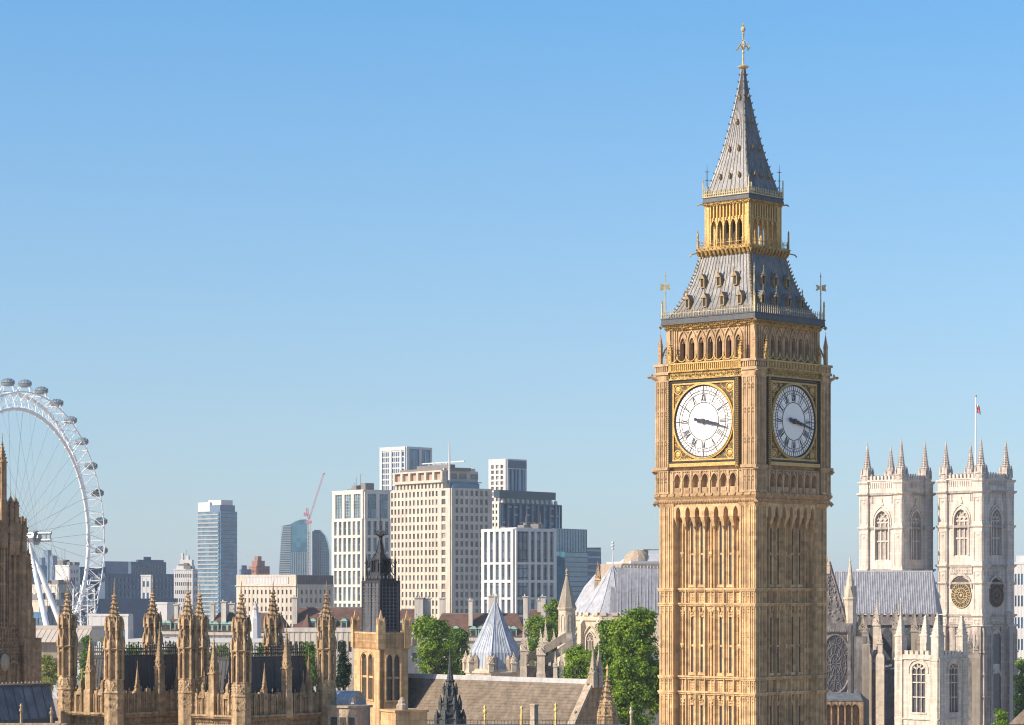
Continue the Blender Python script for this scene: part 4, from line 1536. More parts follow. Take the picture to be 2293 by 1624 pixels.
# nearer palace roof edge with gilded posts, below the hall roof
D = 150.0
z = lambda y: wz(y, D)
pr = thing('palace_roof_edge', 'strip of palace roof with a thin railing along the picture foot, below the hall roof', 'roof', (wx(1180, D), D, 0), 0)
m = MB()
hw_ = 230 * D / F
m.box(-hw_, hw_, 0, 6, 0, z(1634))
m.obj('roof_deck', M['gutter'], pr)
m = MB()
for i in range(60):
    x = -hw_ + 2 * hw_ * (i + .5) / 60
    m.box(x - .01, x + .01, .05, .08, z(1640), z(1613))
m.box(-hw_, hw_, .04, .1, z(1613) - .01, z(1613) + .02)
m.obj('railing', M['rail'], pr)
def gilt_post(label, px, ytop, D, base, mt=None, knob=True):
    z = lambda y: wz(y, D)
    o = thing('roof_finial', label, 'finial', (wx(px, D), D + .35, z(1634)), 0, 'roof finials along the picture foot')
    m = MB()
    h = z(ytop) - z(1634)
    m.lathe([(.1, -.5), (.08, h * .1), (.06, h * .6), (.05, h * .9)], 6)
    m.obj('post', mt or M['goldpost'], o)
    m = MB()
    if knob:
        m.ball(0, 0, h * .75, .12, .12, .14)
    m.octa(0, 0, h * .93, .1, .1, .14)
    m.octa(0, 0, h * .55, .1, .1, .1)
    m.obj('knob', mt or M['goldpost'], o)
gilt_post('gilded roof finial closest to the blackened spirelet', 1086, 1581, D, 0)
gilt_post('thin gilded roof finial midway along the railing', 1168, 1583, D, 0, None, False)
gilt_post('tallest gilded finial, with a round knob, beside the stone chimney', 1245, 1576, D, 0)
o = thing('stone_chimney', 'square stone chimney post between gilded finials', 'chimney', (wx(1196, 153.0), 153.0, 0), radians(-42))
z = lambda y: wz(y, 153.0)
m = MB()
m.lathe([(.16, z(1640)), (.16, z(1581)), (.2, z(1580)), (.2, z(1578)), (.12, z(1576))], 4)
m.obj('stack', M['coping'], o)
m = MB(); m.lathe([(.2, 0), (.2, z(1628)), (.16, z(1624))], 4); m.obj('plinth', M['coping'], o)
# left foot: pale parapet ledge with two brown finials
ld = thing('parapet_ledge', 'thin pale parapet ledge with iron rods along the lower left foot', 'parapet', (wx(60, D), D, 0), 0)
z = lambda y: wz(y, D)
m = MB()
m.box(-3.2, 1.75, 0, 3, 0, z(1626)); m.box(-3.3, 1.85, -.1, .3, z(1623.5), z(1620))
m.obj('ledge', M['coping'], ld)
m = MB()
for x in (-1.0, -.55, -1.35, .7, .2):
    m = MB()
    m.box(x - .012, x + .012, .1, .13, z(1624), z(1598))
    m.obj('rod', M['rail'], ld)
gilt_post('brown roof finial nearer the left edge, before the lead roof', 45, 1577, D, 0, M['palace'])
gilt_post('brown roof finial beside the turreted pavilion', 113, 1585, D, 0, M['palace'])
gilt_post('pale roof finial in front of the big tree by the clock tower', 1414, 1584, 150.0, 0, M['coping'])
# ------------------------------------------------------------------ the abbey and its neighbours
M['abbey'] = mat('white_portland_stone', (.67, .595, .525), (.57, .505, .44), .3, .85, streak=.28, block=(1.5, 1.5, .7), blockamt=.12, bump=.3, bscale=3, dirt=(.36, .32, .29), dirtamt=.3, course=.7)
M['abbeystring'] = mat('soot_and_shade_string_course', (.42, .375, .33), (.28, .25, .225), .8, .9, streak=.3, bump=.3)  # soot tone, darkened to stand in for relief shadow along the ledges
M['abbeycarve'] = mat('carved_portland_stone', (.58, .51, .445), (.34, .30, .265), 1.2, .9, streak=.2, bump=.5, bscale=5)
M['abbeygrey'] = mat('sooty_abbey_stone', (.30, .27, .25), (.17, .155, .15), .5, .9, streak=.4, block=(1.1, 1.1, .5), blockamt=.2, bump=.4, dirt=(.08, .075, .08), dirtamt=.6)
M['abbeylead'] = mat('grey_abbey_lead', (.25, .26, .29), (.20, .205, .235), .5, .5, streak=.22, block=(.75, .75, 2.2), blockamt=.1, bump=.2)
M['rag'] = mat('pale_church_ashlar', (.68, .61, .52), (.58, .515, .435), .5, .85, streak=.35, block=(1.0, 1.0, .45), blockamt=.18, bump=.25, dirt=(.32, .27, .22), dirtamt=.4, course=.45)
M['cream'] = mat('cream_church_stone', (.66, .565, .44), (.54, .455, .355), .5, .85, streak=.2, block=(1.0, 1.0, .45), blockamt=.12, bump=.25, dirt=(.26, .2, .15), dirtamt=.4)
M['spirestone'] = mat('weathered_spire_stone', (.36, .31, .25), (.27, .23, .18), .8, .9, streak=.2, bump=.3)
M['palelead'] = mat('pale_apse_lead', (.44, .455, .49), (.36, .375, .41), .5, .5, streak=.25, block=(.7, .7, 2.5), blockamt=.1, bump=.15)
M['bluecone'] = mat('blue_grey_cone_lead', (.42, .465, .53), (.34, .385, .455), .6, .5, streak=.28, block=(.6, .6, 1.6), blockamt=.12, bump=.15)
M['abglass'] = mat('dark_church_glass', (.05, .055, .07), (.10, .10, .11), 1.5, .3, spec=.5)
M['woodlouv'] = mat('abbey_louvre', (.40, .355, .315), (.28, .245, .215), 1.2, .85, course=.5)
M['dialground'] = mat('carved_dial_ground', (.10, .085, .065), (.05, .045, .04), 2.5, .8)
M['dirtyshadestone'] = mat('grimy_shaded_portland_stone', (.50, .43, .375), (.36, .315, .28), .35, .9, streak=.5, block=(1.5, 1.5, .7), blockamt=.16, bump=.3, dirt=(.2, .175, .16), dirtamt=.5, course=.7)  # dirt plus shade put into the colour of the lower tower
M['paledial'] = mat('gilded_dial_tracery', (.62, .47, .24), (.45, .33, .16), 2, .5, metal=.2)
M['bronze'] = mat('bronze_dial', (.30, .20, .10), (.16, .11, .07), 2, .5, metal=.3)

def gothic_window(m, uc, hw, z0, zs, za, y, nl=3, trans=(), bar=.09):
    """stone mullions, transoms and head tracery in front of the glass plane"""
    for i in range(1, nl):
        x = uc - hw + 2 * hw * i / nl
        m.box(x - bar, x + bar, y - .12, y + .1, z0, zs + (za - zs) * .35)
    for zt in trans:
        m.box(uc - hw, uc + hw, y - .1, y + .08, zt - bar * 1.2, zt + bar * 1.2)
    for i in range(nl):
        x = uc - hw + 2 * hw * (i + .5) / nl
        m.arch_rim(x, hw / nl - bar, zs - .1, zs + hw / nl * .9, bar * 1.2, y - .12, y + .08, 4)
    r = hw * .36
    for dx, dz in ((-.42, .36), (.42, .36), (0, .66)):
        m.ring(uc + dx * hw, zs + (za - zs) * dz + .15, r * .7, r, y - .1, y + .08, 10)

# ------------------------------------------------------------------ the two west towers
def abbey_tower(name, label, xl, xc, xr, D, ys, tips, clock):
    root, wl, wr = block(name, label, 'church tower', xl, xc, xr, D, 48, 'twin white abbey towers')
    z = lambda y: wz(y, D)
    ypar, ycor, ystr, ybase, ylow = ys
    B = 2.3
    ms_ = MB()
    faces = ((FRONT(wl), wl), (RIGHT, wr), (TR(0, wr, 0) @ RZ(pi), wl), (TR(-wl, wr, 0) @ RZ(-pi / 2), wr))
    m = MB()
    m.box(-wl + 1.3, -1.3, 1.3, wr - 1.3, 0, z(ypar + 12))
    for fi, (T, w) in enumerate(faces):
        m.T = T
        uc, hw = w / 2, w * .155
        zt = z(ycor)
        zs, za = z(ystr - 14), z(ystr - 38)
        sill = z(ybase - 23)
        ops = [(uc, hw, sill, zs, za)]
        m.arched(B - .05, w - B + .05, z(ybase), zt, .5, 1.25, ops, 7)
        m.arch_rim(uc, hw, zs, za, .3, .25, .6, 7, legs=zs - sill)
        m.arch_rim(uc, hw * 1.28, zs, za + .9, .22, .3, .6, 7, legs=(zs - sill) * .1)
        m.prism([(uc - .4, za + 1.2), (uc + .4, za + 1.2), (uc, za + 2.6)], .3, .55)
        gothic_window(m, uc, hw, sill, zs, za, .85, 3, (sill + (zs - sill) * .48, zs - .2), .14)
        for i in range(3):
            for q in (-1, 1):
                m.box(uc + q * (hw + .55 + i * .4) - .1, uc + q * (hw + .55 + i * .4) + .1, .35, .6, z(ycor + 22), z(ycor + 6))
        # stages below
        m.box(B - .05, w - B + .05, .5, 1.3, 0, z(ybase))
        # parapet
        m.box(.2, w - .2, .35, .8, zt, z(ypar + 8))
        m.box(.2, w - .2, .22, .9, z(ypar + 10), z(ypar + 7))
        n_ = 7
        for i in range(n_):
            u = B + (w - 2 * B) * (i + .5) / n_
            m.box(u - .28, u + .28, .35, .8, z(ypar + 8), z(ypar) + .2)
            m.octa(u, .55, z(ypar) + .35, .28, .28, .3)
        for i in range(12):
            u = B + (w - 2 * B) * (i + .5) / 12
            m.box(u - .1, u + .1, .2, .4, z(ypar + 25), z(ypar + 13))
        m, mk_ = ms_, m
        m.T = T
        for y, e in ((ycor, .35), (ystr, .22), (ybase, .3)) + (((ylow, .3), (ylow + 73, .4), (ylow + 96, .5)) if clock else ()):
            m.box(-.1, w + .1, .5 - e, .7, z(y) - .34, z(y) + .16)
        m = mk_
    m.T = None
    m.obj('wall', M['abbey'], root)
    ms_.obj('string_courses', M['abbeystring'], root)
    # corner buttresses
    m = MB()
    m.box(-.05, B, -.05, B, 0, z(ypar + 14))
    for fx in (0, 1):
        if fx:
            m.T = Matrix(((0, 1, 0, 0), (1, 0, 0, 0), (0, 0, 1, 0), (0, 0, 0, 1)))
        for za_, zb_ in ((z(ycor) - 1, z(ystr) + 1), (z(ystr) - 1, z(ybase) + 1), (z(ybase) - 1, z(ybase) - 9), (z(ybase) - 11, 5)):
            for q in (.3, B - .3):
                m.box(q - .13, q + .13, -.17, 0, min(za_, zb_), max(za_, zb_))
            m.box(.3, B - .3, -.17, 0, max(za_, zb_) - .3, max(za_, zb_))
            m.octa(B / 2, -.1, max(za_, zb_) - .8, .5, .15, .5)
        m.T = None
    for y, e in ((ycor, .5), (ystr, .35), (ybase, .45), (ypar + 12, .35)) + (((ylow, .45), (ylow + 73, .5), (ylow + 96, .7)) if clock else ()):
        m.frus(-.05, B, -.05, B, z(y) - .5, -e, B + e * .4, -e, B + e * .4, z(y) - .1)
        m.box(-e, B + e * .4, -e, B + e * .4, z(y) - .1, z(y) + .2)
    bm_ = m.mesh('buttress', M['abbey'])
    zp = z(ypar + 14)
    tipz = [z(t) for t in tips]
    for i, (T) in enumerate((TR(-wl, 0, 0), TR(0, 0, 0) @ RZ(pi / 2), TR(0, wr, 0) @ RZ(pi), TR(-wl, wr, 0) @ RZ(-pi / 2))):
        link('buttress', bm_, root, T)
        m = MB()
        zt_ = tipz[i]
        m.lathe([(1.15, zp), (1.1, zp + 1.4), (1.3, zp + 1.6), (.95, zp + 1.9), (.85, zp + 3.0), (.98, zp + 3.2), (.62, zp + 3.5), (.2, zt_ - 1.6), (.26, zt_ - 1.5), (.06, zt_ - .6), (.02, zt_)], 8, B / 2, B / 2)
        crockets(m, B / 2, B / 2, zp + 3.4, zt_ - 1.5, .62, .15, 8, 8, .17)
        for j in range(4):
            a = pi / 4 + j * pi / 2
            m.lathe([(.22, zp + .8), (.2, zp + 2.3), (.02, zp + 3.4)], 4, B / 2 + 1.15 * cos(a), B / 2 + 1.15 * sin(a))
            m.octa(B / 2 + 1.1 * cos(a), B / 2 + 1.1 * sin(a), zp + 1.2, .45, .45, .5)
        m.obj('pinnacle', M['abbeycarve'], root, T)
    # louvred windows
    for T, w in faces[:2]:
        m = MB()
        m.T = T
        uc, hw = w / 2, w * .155
        m.box(uc - hw, uc + hw, 1.0, 1.1, z(ybase - 23), z(ystr - 36))
        m.obj('window', M['woodlouv'], root)
    return root, wl, wr, faces, z, B
abbey_tower('abbey_tower', 'white abbey tower rising behind the long grey lead roof, without a clock', 1924.8, 2020, 2088.8, 565.0, (1066, 1104, 1181, 1276, 1305), (984, 979, 981, 988), False)
abt, wl, wr, faces, z, B = abbey_tower('abbey_tower', 'white abbey tower with a gilded clock, behind the flagpole', 2100.6, 2199, 2270, 560.0, (1062, 1099, 1177, 1266, 1305), (979, 977, 978, 981), True)
rng = random.Random(8)
for fi, (T, w) in enumerate(faces[:2]):
    uc = w / 2
    zc = z(1334)
    R_ = min(w * .23, 2.7)
    m = MB(); m.T = T
    m.arch_rim(uc, R_, zc + R_ * .6, zc + R_ * 1.55, .4, .1, .55, 8, legs=0)
    m.prism([(uc - R_ * 1.1, zc + R_ * 1.7), (uc + R_ * 1.1, zc + R_ * 1.7), (uc + R_ * 1.1, zc + R_ * 2.3), (uc - R_ * 1.1, zc + R_ * 2.3)], .3, .55)
    bosses(m, uc - R_, uc + R_, zc + R_ * 1.65, zc + R_ * 2.3, .3, 8, 3, .28, rng)
    m.box(B + .3, w - B - .3, .3, .6, z(1398), z(1382))
    bosses(m, B + .5, w - B - .5, z(1397), z(1384), .3, 9, 2, .25, rng)
    m.obj('clock_hood', M['abbeycarve'], abt)
    m = MB(); m.T = T
    m.disc(uc, zc, R_ * 1.02, .42, .6, 28)
    m.prism([(uc - R_, zc), (uc + R_, zc), (uc + R_ * .9, zc + R_ * 1.1), (uc, zc + R_ * 1.5), (uc - R_ * .9, zc + R_ * 1.1)], .43, .6)
    d = m.obj('clock_dial', M['dialground'] if fi == 0 else M['dark'], abt)
    m = MB(); m.T = T
    n_ = 24
    for i in range(n_):
        a = 2 * pi * i / n_
        r0, r1 = R_ * (.28 if i % 2 else .45), R_ * (.98 if i % 2 else .8)
        m.tube([(uc + r0 * cos(a), .33, zc + r0 * sin(a)), (uc + (r0 + r1) / 2 * cos(a + .12), .33, zc + (r0 + r1) / 2 * sin(a + .12)), (uc + r1 * cos(a), .33, zc + r1 * sin(a))], .075, 4)
        if fi == 0:
            m.octa(uc + R_ * .85 * cos(a), .3, zc + R_ * .85 * sin(a), .14, .1, .2)
    for r in ((.98, .62, .3) if fi == 0 else (1.0, .55)):
        m.ring(uc, zc, R_ * r - .12, R_ * r, .28, .4, 28)
    m.octa(uc, .3, zc, .4, .15, .4)
    m.tube([(uc, .26, zc), (uc + .9, .26, zc + .5)], .08, 4); m.tube([(uc, .26, zc), (uc - .3, .26, zc + 1.6)], .07, 4)
    m.obj('dial_tracery', M['paledial'] if fi == 0 else M['bronze'], d)
for T, w in (faces[1],):
    for za_, zb_ in ((1410, 1488), (1500, 1600)):
        m = MB(); m.T = T
        m.arch_rim(w / 2, w * .12, z(za_ + 18), z(za_ + 4), .3, .25, .6, 6, legs=z(za_ + 18) - z(zb_))
        m.obj('blind_arch', M['abbey'], abt)
        m = MB(); m.T = T
        m.box(w / 2 - w * .12, w / 2 + w * .12, .42, .55, z(zb_), z(za_ + 10))
        m.obj('window', M['abglass'], abt)

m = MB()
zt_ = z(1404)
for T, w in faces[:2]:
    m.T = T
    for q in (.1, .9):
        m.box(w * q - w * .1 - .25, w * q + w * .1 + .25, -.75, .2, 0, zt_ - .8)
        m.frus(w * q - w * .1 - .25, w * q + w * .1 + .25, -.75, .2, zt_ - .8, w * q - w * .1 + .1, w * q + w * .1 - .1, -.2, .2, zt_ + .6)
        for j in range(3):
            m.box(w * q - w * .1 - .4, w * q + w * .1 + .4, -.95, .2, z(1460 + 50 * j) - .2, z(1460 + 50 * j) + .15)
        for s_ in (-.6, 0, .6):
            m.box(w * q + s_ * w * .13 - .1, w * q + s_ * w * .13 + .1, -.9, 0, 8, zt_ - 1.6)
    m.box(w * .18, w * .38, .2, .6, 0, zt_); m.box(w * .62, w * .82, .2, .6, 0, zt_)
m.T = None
m.obj('lower_buttresses', M['dirtyshadestone'], abt)  # buttresses and wall skins in darker stone: grime and painted shade
# flagpole and flag on the clocked tower
fp = thing('flagpole', 'white flagpole on the clocked abbey tower', 'flagpole', (wx(2185, 566.0), 566.0, 0), 0)
z5 = lambda y: wz(y, 566.0)
m = MB(); m.lathe([(.22, z5(1070)), (.16, z5(960)), (.12, z5(889))], 8); m.obj('pole', M['dial'], fp)
m = MB(); m.ball(0, 0, z5(887), .25); m.obj('ball_finial', M['gold'], fp)
M['flagred'] = mat('flag_red', (.50, .04, .06), (.4, .03, .05), 1, .8)
M['flagblue'] = mat('flag_blue', (.03, .045, .22), (.03, .04, .18), 1, .8)
M['flagwhite'] = mat('flag_white', (.75, .73, .72), (.7, .68, .68), 1, .8)
fl = thing('flag', 'small red, white and blue flag hanging limp from the white flagpole', 'flag', (wx(2185, 566.0), 566.0, z5(928)), 0)
m = MB()
H_ = z5(905) - z5(928)
def flag_pt(u, v): return (.2 + .75 * u + .1 * sin(v * 5), .25 * sin(u * 7 + v * 2), H_ * (v * .85 + .15) - .55 * u * u)
NU, NV = 8, 10
for i in range(NU):
    for j in range(NV):
        u0, u1, v0, v1 = i / NU, (i + 1) / NU, j / NV, (j + 1) / NV
        uu, vv = (u0 + u1) / 2, (v0 + v1) / 2
        dgl = min(abs(uu - vv), abs(uu + vv - 1))
        cr = min(abs(uu - .5), abs(vv - .5))
        m.m = 0 if (cr < .1 or dgl < .06) else (2 if (cr < .2 or dgl < .14) else 1)
        m.add([flag_pt(u0, v0), flag_pt(u1, v0), flag_pt(u1, v1), flag_pt(u0, v1)], [(0, 1, 2, 3)])
m.obj('cloth', [M['flagred'], M['flagblue'], M['flagwhite']], fl)

# ------------------------------------------------------------------ nave: lead roof, parapet, clerestory, flying buttresses
D = 500.0
thn = radians(14)
nv = thing('abbey_nave', 'abbey nave with long grey lead roof, battlements and flying buttresses', 'church', (wx(2098, D), D, 0), -thn)
z = lambda y: wz(y, D)
Ln = (2098 - 1790) * D / F / cos(thn)
yb, yt = 1376, 1283
m = MB()
dr = 6.0
zr_, ze_ = z(yt) + .3, z(yb)
nseam = 60
m.add([(-Ln, 0, ze_), (0, 0, ze_), (-1.3, dr, zr_), (-Ln, dr, zr_), (0, 2 * dr, ze_), (-Ln, 2 * dr, ze_)], [(0, 1, 2, 3), (3, 2, 4, 5), (1, 4, 2), (0, 3, 5)])
rf = m.obj('roof', M['abbeylead'], nv)
m = MB()
for i in range(nseam):
    x = -Ln + (Ln - .3) * (i + .5) / nseam
    m.tube([(x, -.02, ze_ + .02), (x - 1.0, dr - .02, zr_ + .02)], .07, 4)
m.box(-Ln, -1.3, dr - .15, dr + .15, zr_ - .1, zr_ + .15)
m.obj('lead_rolls', M['palelead'], rf)
m = MB()
m.box(-Ln, 0, -.6, 12.2, 0, ze_ - .2)
zp0, zp1 = z(1397), z(1377)
m.box(-Ln, 0, -1.0, -.6, zp0, zp1 - .35)
n_ = 22
for i in range(n_):
    x = -Ln + Ln * (i + .5) / n_
    m.box(x - .34, x + .34, -1.0, -.6, zp1 - .35, zp1 + .25)
m.box(-Ln, 0, -1.15, -.5, zp0 - .25, zp0 + .05)
m.obj('wall', M['abbeygrey'], nv)
m = MB(); m.box(-.9, .9, -.72, -.55, 0, 5.0)
m.prism([(-.9, 5.0), (.9, 5.0), (0, 6.4)], -.72, -.55)
wmesh = m.mesh('window', M['abglass'])
for px in (1958, 1990, 2038, 2074):
    link('window', wmesh, nv, TR(-(2098 - px) * D / F / cos(thn), 0, z(1400) - 6.6))
for i, px in enumerate((1946, 1975, 2017, 2057)):
    x = -(2098 - px) * D / F / cos(thn)
    m = MB()
    m.T = TR(x, 0, 0) @ RZ(-pi / 2)     # local x points away from the wall
    zz0 = z(1470 + i * 4)
    m.prism([(.6, zz0 + 4.6), (.6, zz0 + 3.5), (5.2, zz0 - 1.0), (5.2, zz0 + .4)][::-1], -.35, .35)
    m.prism([(.6, zz0 - 2.0), (.6, zz0 - 3.0), (5.2, zz0 - 7.2), (5.2, zz0 - 5.8)][::-1], -.35, .35)
    m.box(5.0, 6.6, -.7, .7, 0, zz0 + 1.6)
    m.obj('flying_buttress', M['abbeygrey'], nv)
    m = MB()
    m.T = TR(x, -5.8, 0)
    pinnacle(m, 0, 0, zz0 + .5, z((1372, 1341, 1350, 1359)[i]), .62, 4, .52, 5, cs=.2)
    m.obj('pinnacle', M['spirestone'] if i != 1 else M['cream'], nv)

# smaller pinnacled buttress piers along the aisle
for i, (px, yt_) in enumerate(((1932, 1392), (1962, 1404), (1990, 1398), (2030, 1408), (2072, 1396), (2090, 1410), (2178, 1416), (2192, 1430))):
    xx = -(2098 - px) * D / F / cos(thn)
    m = MB()
    m.T = TR(xx, -9.5 - (i % 3) * .8, 0)
    m.lathe([(.75, 0), (.75, z(1470)), (.55, z(1462))], 4)
    pinnacle(m, 0, 0, z(1470), z(yt_), .42, 4, .4, 4, cs=.25)
    m.obj('aisle_pinnacle', (M['abbeygrey'], M['spirestone'], M['cream'])[i % 3], nv)
m = MB()
m.box(-Ln, -1, -9.2, -.7, 0, z(1498)); m.frus(-Ln, -1, -9.2, -.7, z(1498), -Ln, -1, -2.5, -.7, z(1478))
m.obj('aisle', M['abbeygrey'], nv)

# transept end: carved gable, rose window, turret
D = 462.0
tp = thing('abbey_transept', 'abbey transept end with carved gable, big rose window and stone turret', 'church', (wx(1908, D), D, 0), radians(-6))
z = lambda y: wz(y, D)
u = lambda px: (px - 1908) * D / F
m = MB()
m.box(u(1800), 0, 0, 8, 0, z(1416))
m.box(u(1800), .2, -.35, .2, z(1416), z(1410))
m.box(u(1800), .1, -.15, .25, z(1410), z(1396))
for i in range(20):
    m.octa(u(1800) + (0 - u(1800)) * (i + .5) / 20, -.3, z(1413), .22, .15, .25)
m.box(u(1898), u(1906), -.5, .2, 0, z(1400))
m.box(u(1912), u(1940), -.3, 1.5, 0, z(1425))
m.obj('wall', M['abbeygrey'], tp)
m = MB()
m.prism([(u(1812), z(1396)), (u(1894), z(1396)), (u(1856), z(1262)), (u(1850), z(1262))], .3, .9)
for s_, x0, x1 in ((1, 1856, 1896),):
    m.tube([(u(1857), .4, z(1258)), (u(1896), .4, z(1394))], .28, 5)
rng = random.Random(5)
for i in range(60):
    y = rng.uniform(1290, 1390)
    xr_ = 1856 + (y - 1262) / 134 * 36
    m.octa(u(rng.uniform(1853, xr_)), .28, z(y), rng.uniform(.12, .3), .15, rng.uniform(.12, .4))
m.obj('gable', M['abbeygrey'], tp)
m = MB()
pinnacle(m, u(1855), .5, z(1285), z(1237), .3, 4, .4, 5, cs=.35)
m.obj('gable_cross', M['cream'], tp)
for px, yt_, hw2, y_ in ((1886, 1372, .3, .4), (1914, 1350, .45, 2.0), (1926, 1368, .5, 1.0), (1938, 1384, .42, .2)):
    m = MB()
    pinnacle(m, u(px), y_, z(1440), z(yt_), hw2, 4, .4, 5, cs=.25)
    m.lathe([(hw2 * 1.4, 0), (hw2 * 1.4, z(1445)), (hw2, z(1440))], 4, u(px), y_)
    m.obj('pinnacle', M['spirestone'], tp)
# rose
cxr, czr, ra, rb = u(1871), z(1487), u(1908) - u(1873.5), z(1421) - z(1487)
m = MB()
m.prism([(cxr + ra * cos(2 * pi * i / 32), czr + rb * sin(2 * pi * i / 32)) for i in range(32)], -.04, .05)
rw = m.obj('rose_window', M['abglass'], tp)
m = MB()
def ell(a, k): return (cxr + ra * k * cos(a), -.12, czr + rb * k * sin(a))
m.tube([ell(2 * pi * i / 36, 1.0) for i in range(36)], .2, 5, True)
for k in (.33, .66):
    m.tube([ell(2 * pi * i / 36, k) for i in range(36)], .055, 4, True)
for i in range(12):
    a = 2 * pi * i / 12
    m.tube([ell(a, .1), ell(a + .08, .4), ell(a - .08, .7), ell(a, 1)], .055, 4)
for i in range(12):
    a = 2 * pi * (i + .5) / 12
    c = ell(a, .82)
    m.tube([(c[0] + ra * .15 * cos(t * pi / 4), -.12, c[2] + rb * .12 * sin(t * pi / 4)) for t in range(8)], .05, 4, True)
    c = ell(a, .5)
    m.tube([(c[0] + ra * .1 * cos(t * pi / 3), -.12, c[2] + rb * .1 * sin(t * pi / 3)) for t in range(6)], .05, 4, True)
m.obj('rose_tracery', M['abbeygrey'], rw)
m = MB()
m.add([(u(1800), -4, z(1566)), (u(1930), -4, z(1566)), (u(1925), 0, z(1550)), (u(1800), 0, z(1550))], [(0, 1, 2, 3)])
m.box(u(1800), u(1930), -4.1, -3.6, z(1568), z(1564))
m.obj('porch_roof', M['bluelead'], tp)
m = MB()
m.arched(u(1800), u(1932), 0, z(1568), -4, -3.2, [(u(px), .7, 0, z(1588), z(1575)) for px in (1812, 1833, 1854, 1869, 1884, 1899, 1914)], 4)
m.box(u(1800), u(1932), -3.0, 0, 0, z(1570))
m.obj('porch_arcade', M['palacedark'], tp)
m = MB()
xt, hw_ = u(1904), u(1918) - u(1904)
m.lathe([(hw_, 0), (hw_, z(1345)), (hw_ * 1.12, z(1342)), (hw_ * 1.12, z(1338)), (hw_ * .85, z(1336)), (.12, z(1258)), (.2, z(1257)), (.06, z(1250)), (.02, z(1242))], 8, xt, 1.0)
for j in range(4):
    a = j * pi / 2
    m.prism
    m.T = TR(xt, 1.0, 0) @ RZ(a)
    m.prism([(-hw_ * .4, z(1336)), (hw_ * .4, z(1336)), (0, z(1312))], -hw_ * .98, -hw_ * .4)
    m.T = None
m.obj('turret', M['cream'], tp)

# ------------------------------------------------------------------ parish church tower in front
D = 420.0
st, wl, wr = block('parish_church_tower', 'pale parish church tower with battlements and big arched windows, before the abbey', 'church tower', 2005, 2101, 2166, D, 46)
z = lambda y: wz(y, D)
faces = ((FRONT(wl), wl), (RIGHT, wr))
m = MB()
m.box(-wl + .5, -.5, .5, wr - .5, 0, z(1464))
for T, w in faces:
    m.T = T
    uc, hw = w * .54, w * .155
    ops = [(uc, hw, z(1597), z(1501), z(1487))]
    m.arched(0, w, 0, z(1476), 0, .7, ops, 7)
    m.arch_rim(uc, hw * 1.35, z(1500), z(1480), .22, -.15, .1, 7, legs=.6)
    gothic_window(m, uc, hw, z(1597), z(1501), z(1487), .25, 3, (z(1530), z(1563), z(1512)), .07)
    m.box(uc - hw * 1.2, uc + hw * 1.2, -.12, .2, z(1601), z(1597))
    for q in (.09, .91):
        m.box(w * q - w * .09, w * q + w * .09, -.22, .1, 0, z(1478))
        m.box(w * q - w * .09 - .05, w * q + w * .09 + .05, -.3, .1, z(1478) - .2, z(1476) + .1)
    m.box(-.1, w + .1, -.28, .3, z(1478), z(1475))
    m.box(-.1, w + .1, -.2, .3, z(1614), z(1611))
    m.box(.1, w - .1, -.05, .4, z(1475), z(1467))
    n_ = 5
    for i in range(n_):
        u_ = w * .2 + w * .6 * (i + .5) / n_
        m.box(u_ - w * .04, u_ + w * .04, -.05, .4, z(1467), z(1459))
        m.box(u_ - w * .04 - .04, u_ + w * .04 + .04, -.1, .45, z(1459), z(1458))
m.T = None
m.box(-wl, -wl + .5, .7, wr, 0, z(1476)); m.box(-wl + .5, -.7, wr - .5, wr, 0, z(1476))
m.obj('wall', M['rag'], st)
for T, w in faces:
    m = MB(); m.T = T
    uc, hw = w * .54, w * .155
    m.box(uc - hw, uc + hw, .4, .48, z(1597), z(1486))
    m.obj('window', M['abglass'], st)
for (x, y, yt_, ss) in ((-wl + .7, .5, 1340, .8), (-.6, .6, 1372, .85), (-.6, wr - .6, 1385, .75), (-wl + .7, wr - .6, 1378, .75)):
    m = MB()
    h_ = .85 * ss
    m.lathe([(h_, z(1478)), (h_, z(1428)), (h_ * 1.15, z(1426)), (h_ * 1.15, z(1424)), (h_ * .9, z(1422)), (h_ * .32, z(1386)), (h_ * .42, z(1384)), (h_ * .2, z(1380)), (.05, z(yt_) - .1), (.02, z(yt_))], 4, x, y)
    crockets(m, x, y, z(1421), z(1388), h_ * .9, h_ * .35, 4, 4, .14)
    m.octa(x, y, z(yt_ + 8), .2, .2, .25)
    m.obj('pinnacle', M['rag'], st)
for px in (2080, 2126, 2150):
    pass
m = MB()
for i in range(7):
    m.lathe([(.03, z(1475)), (.025, z(1440 - (i % 3) * 6))], 5, -wl * .85 + i * wl * .13, 1.0 + i % 2)
m.obj('roof_rods', M['rail'], st)

# ------------------------------------------------------------------ church with the apse, left of the clock tower
D = 430.0
z = lambda y: wz(y, D)
ap = thing('apse_church', 'cream stone church with a pale lead apse roof and tall spired stair turret', 'church', (wx(1372, D + 6), D + 6, 0), radians(-8))
R_ = 5.6
m = MB()
prof = [(R_ * 1.04, z(1377)), (R_ * .80, z(1356)), (R_ * .52, z(1325)), (R_ * .25, z(1293)), (.08, z(1266))]
m.lathe(prof, 12)
Lr = 16.0
m.obj('roof', M['palelead'], ap)
m = MB()
m.add([(0, -R_ * 1.04, z(1377)), (Lr, -R_ * 1.04, z(1377)), (Lr, 0, z(1277)), (0, 0, z(1270)), (0, R_ * 1.04, z(1377)), (Lr, R_ * 1.04, z(1377))], [(0, 1, 2, 3), (3, 2, 5, 4)])
rf = m.obj('ridge_roof', M['abbeylead'], ap)  # darker lead than the apse cone: this slope's shade given by colour
m = MB()
for i in range(12):
    a = pi / 12 + 2 * pi * i / 12
    m.tube([(r * cos(a) / cos(pi / 12), r * sin(a) / cos(pi / 12), zz_) for r, zz_ in prof], .07, 4)
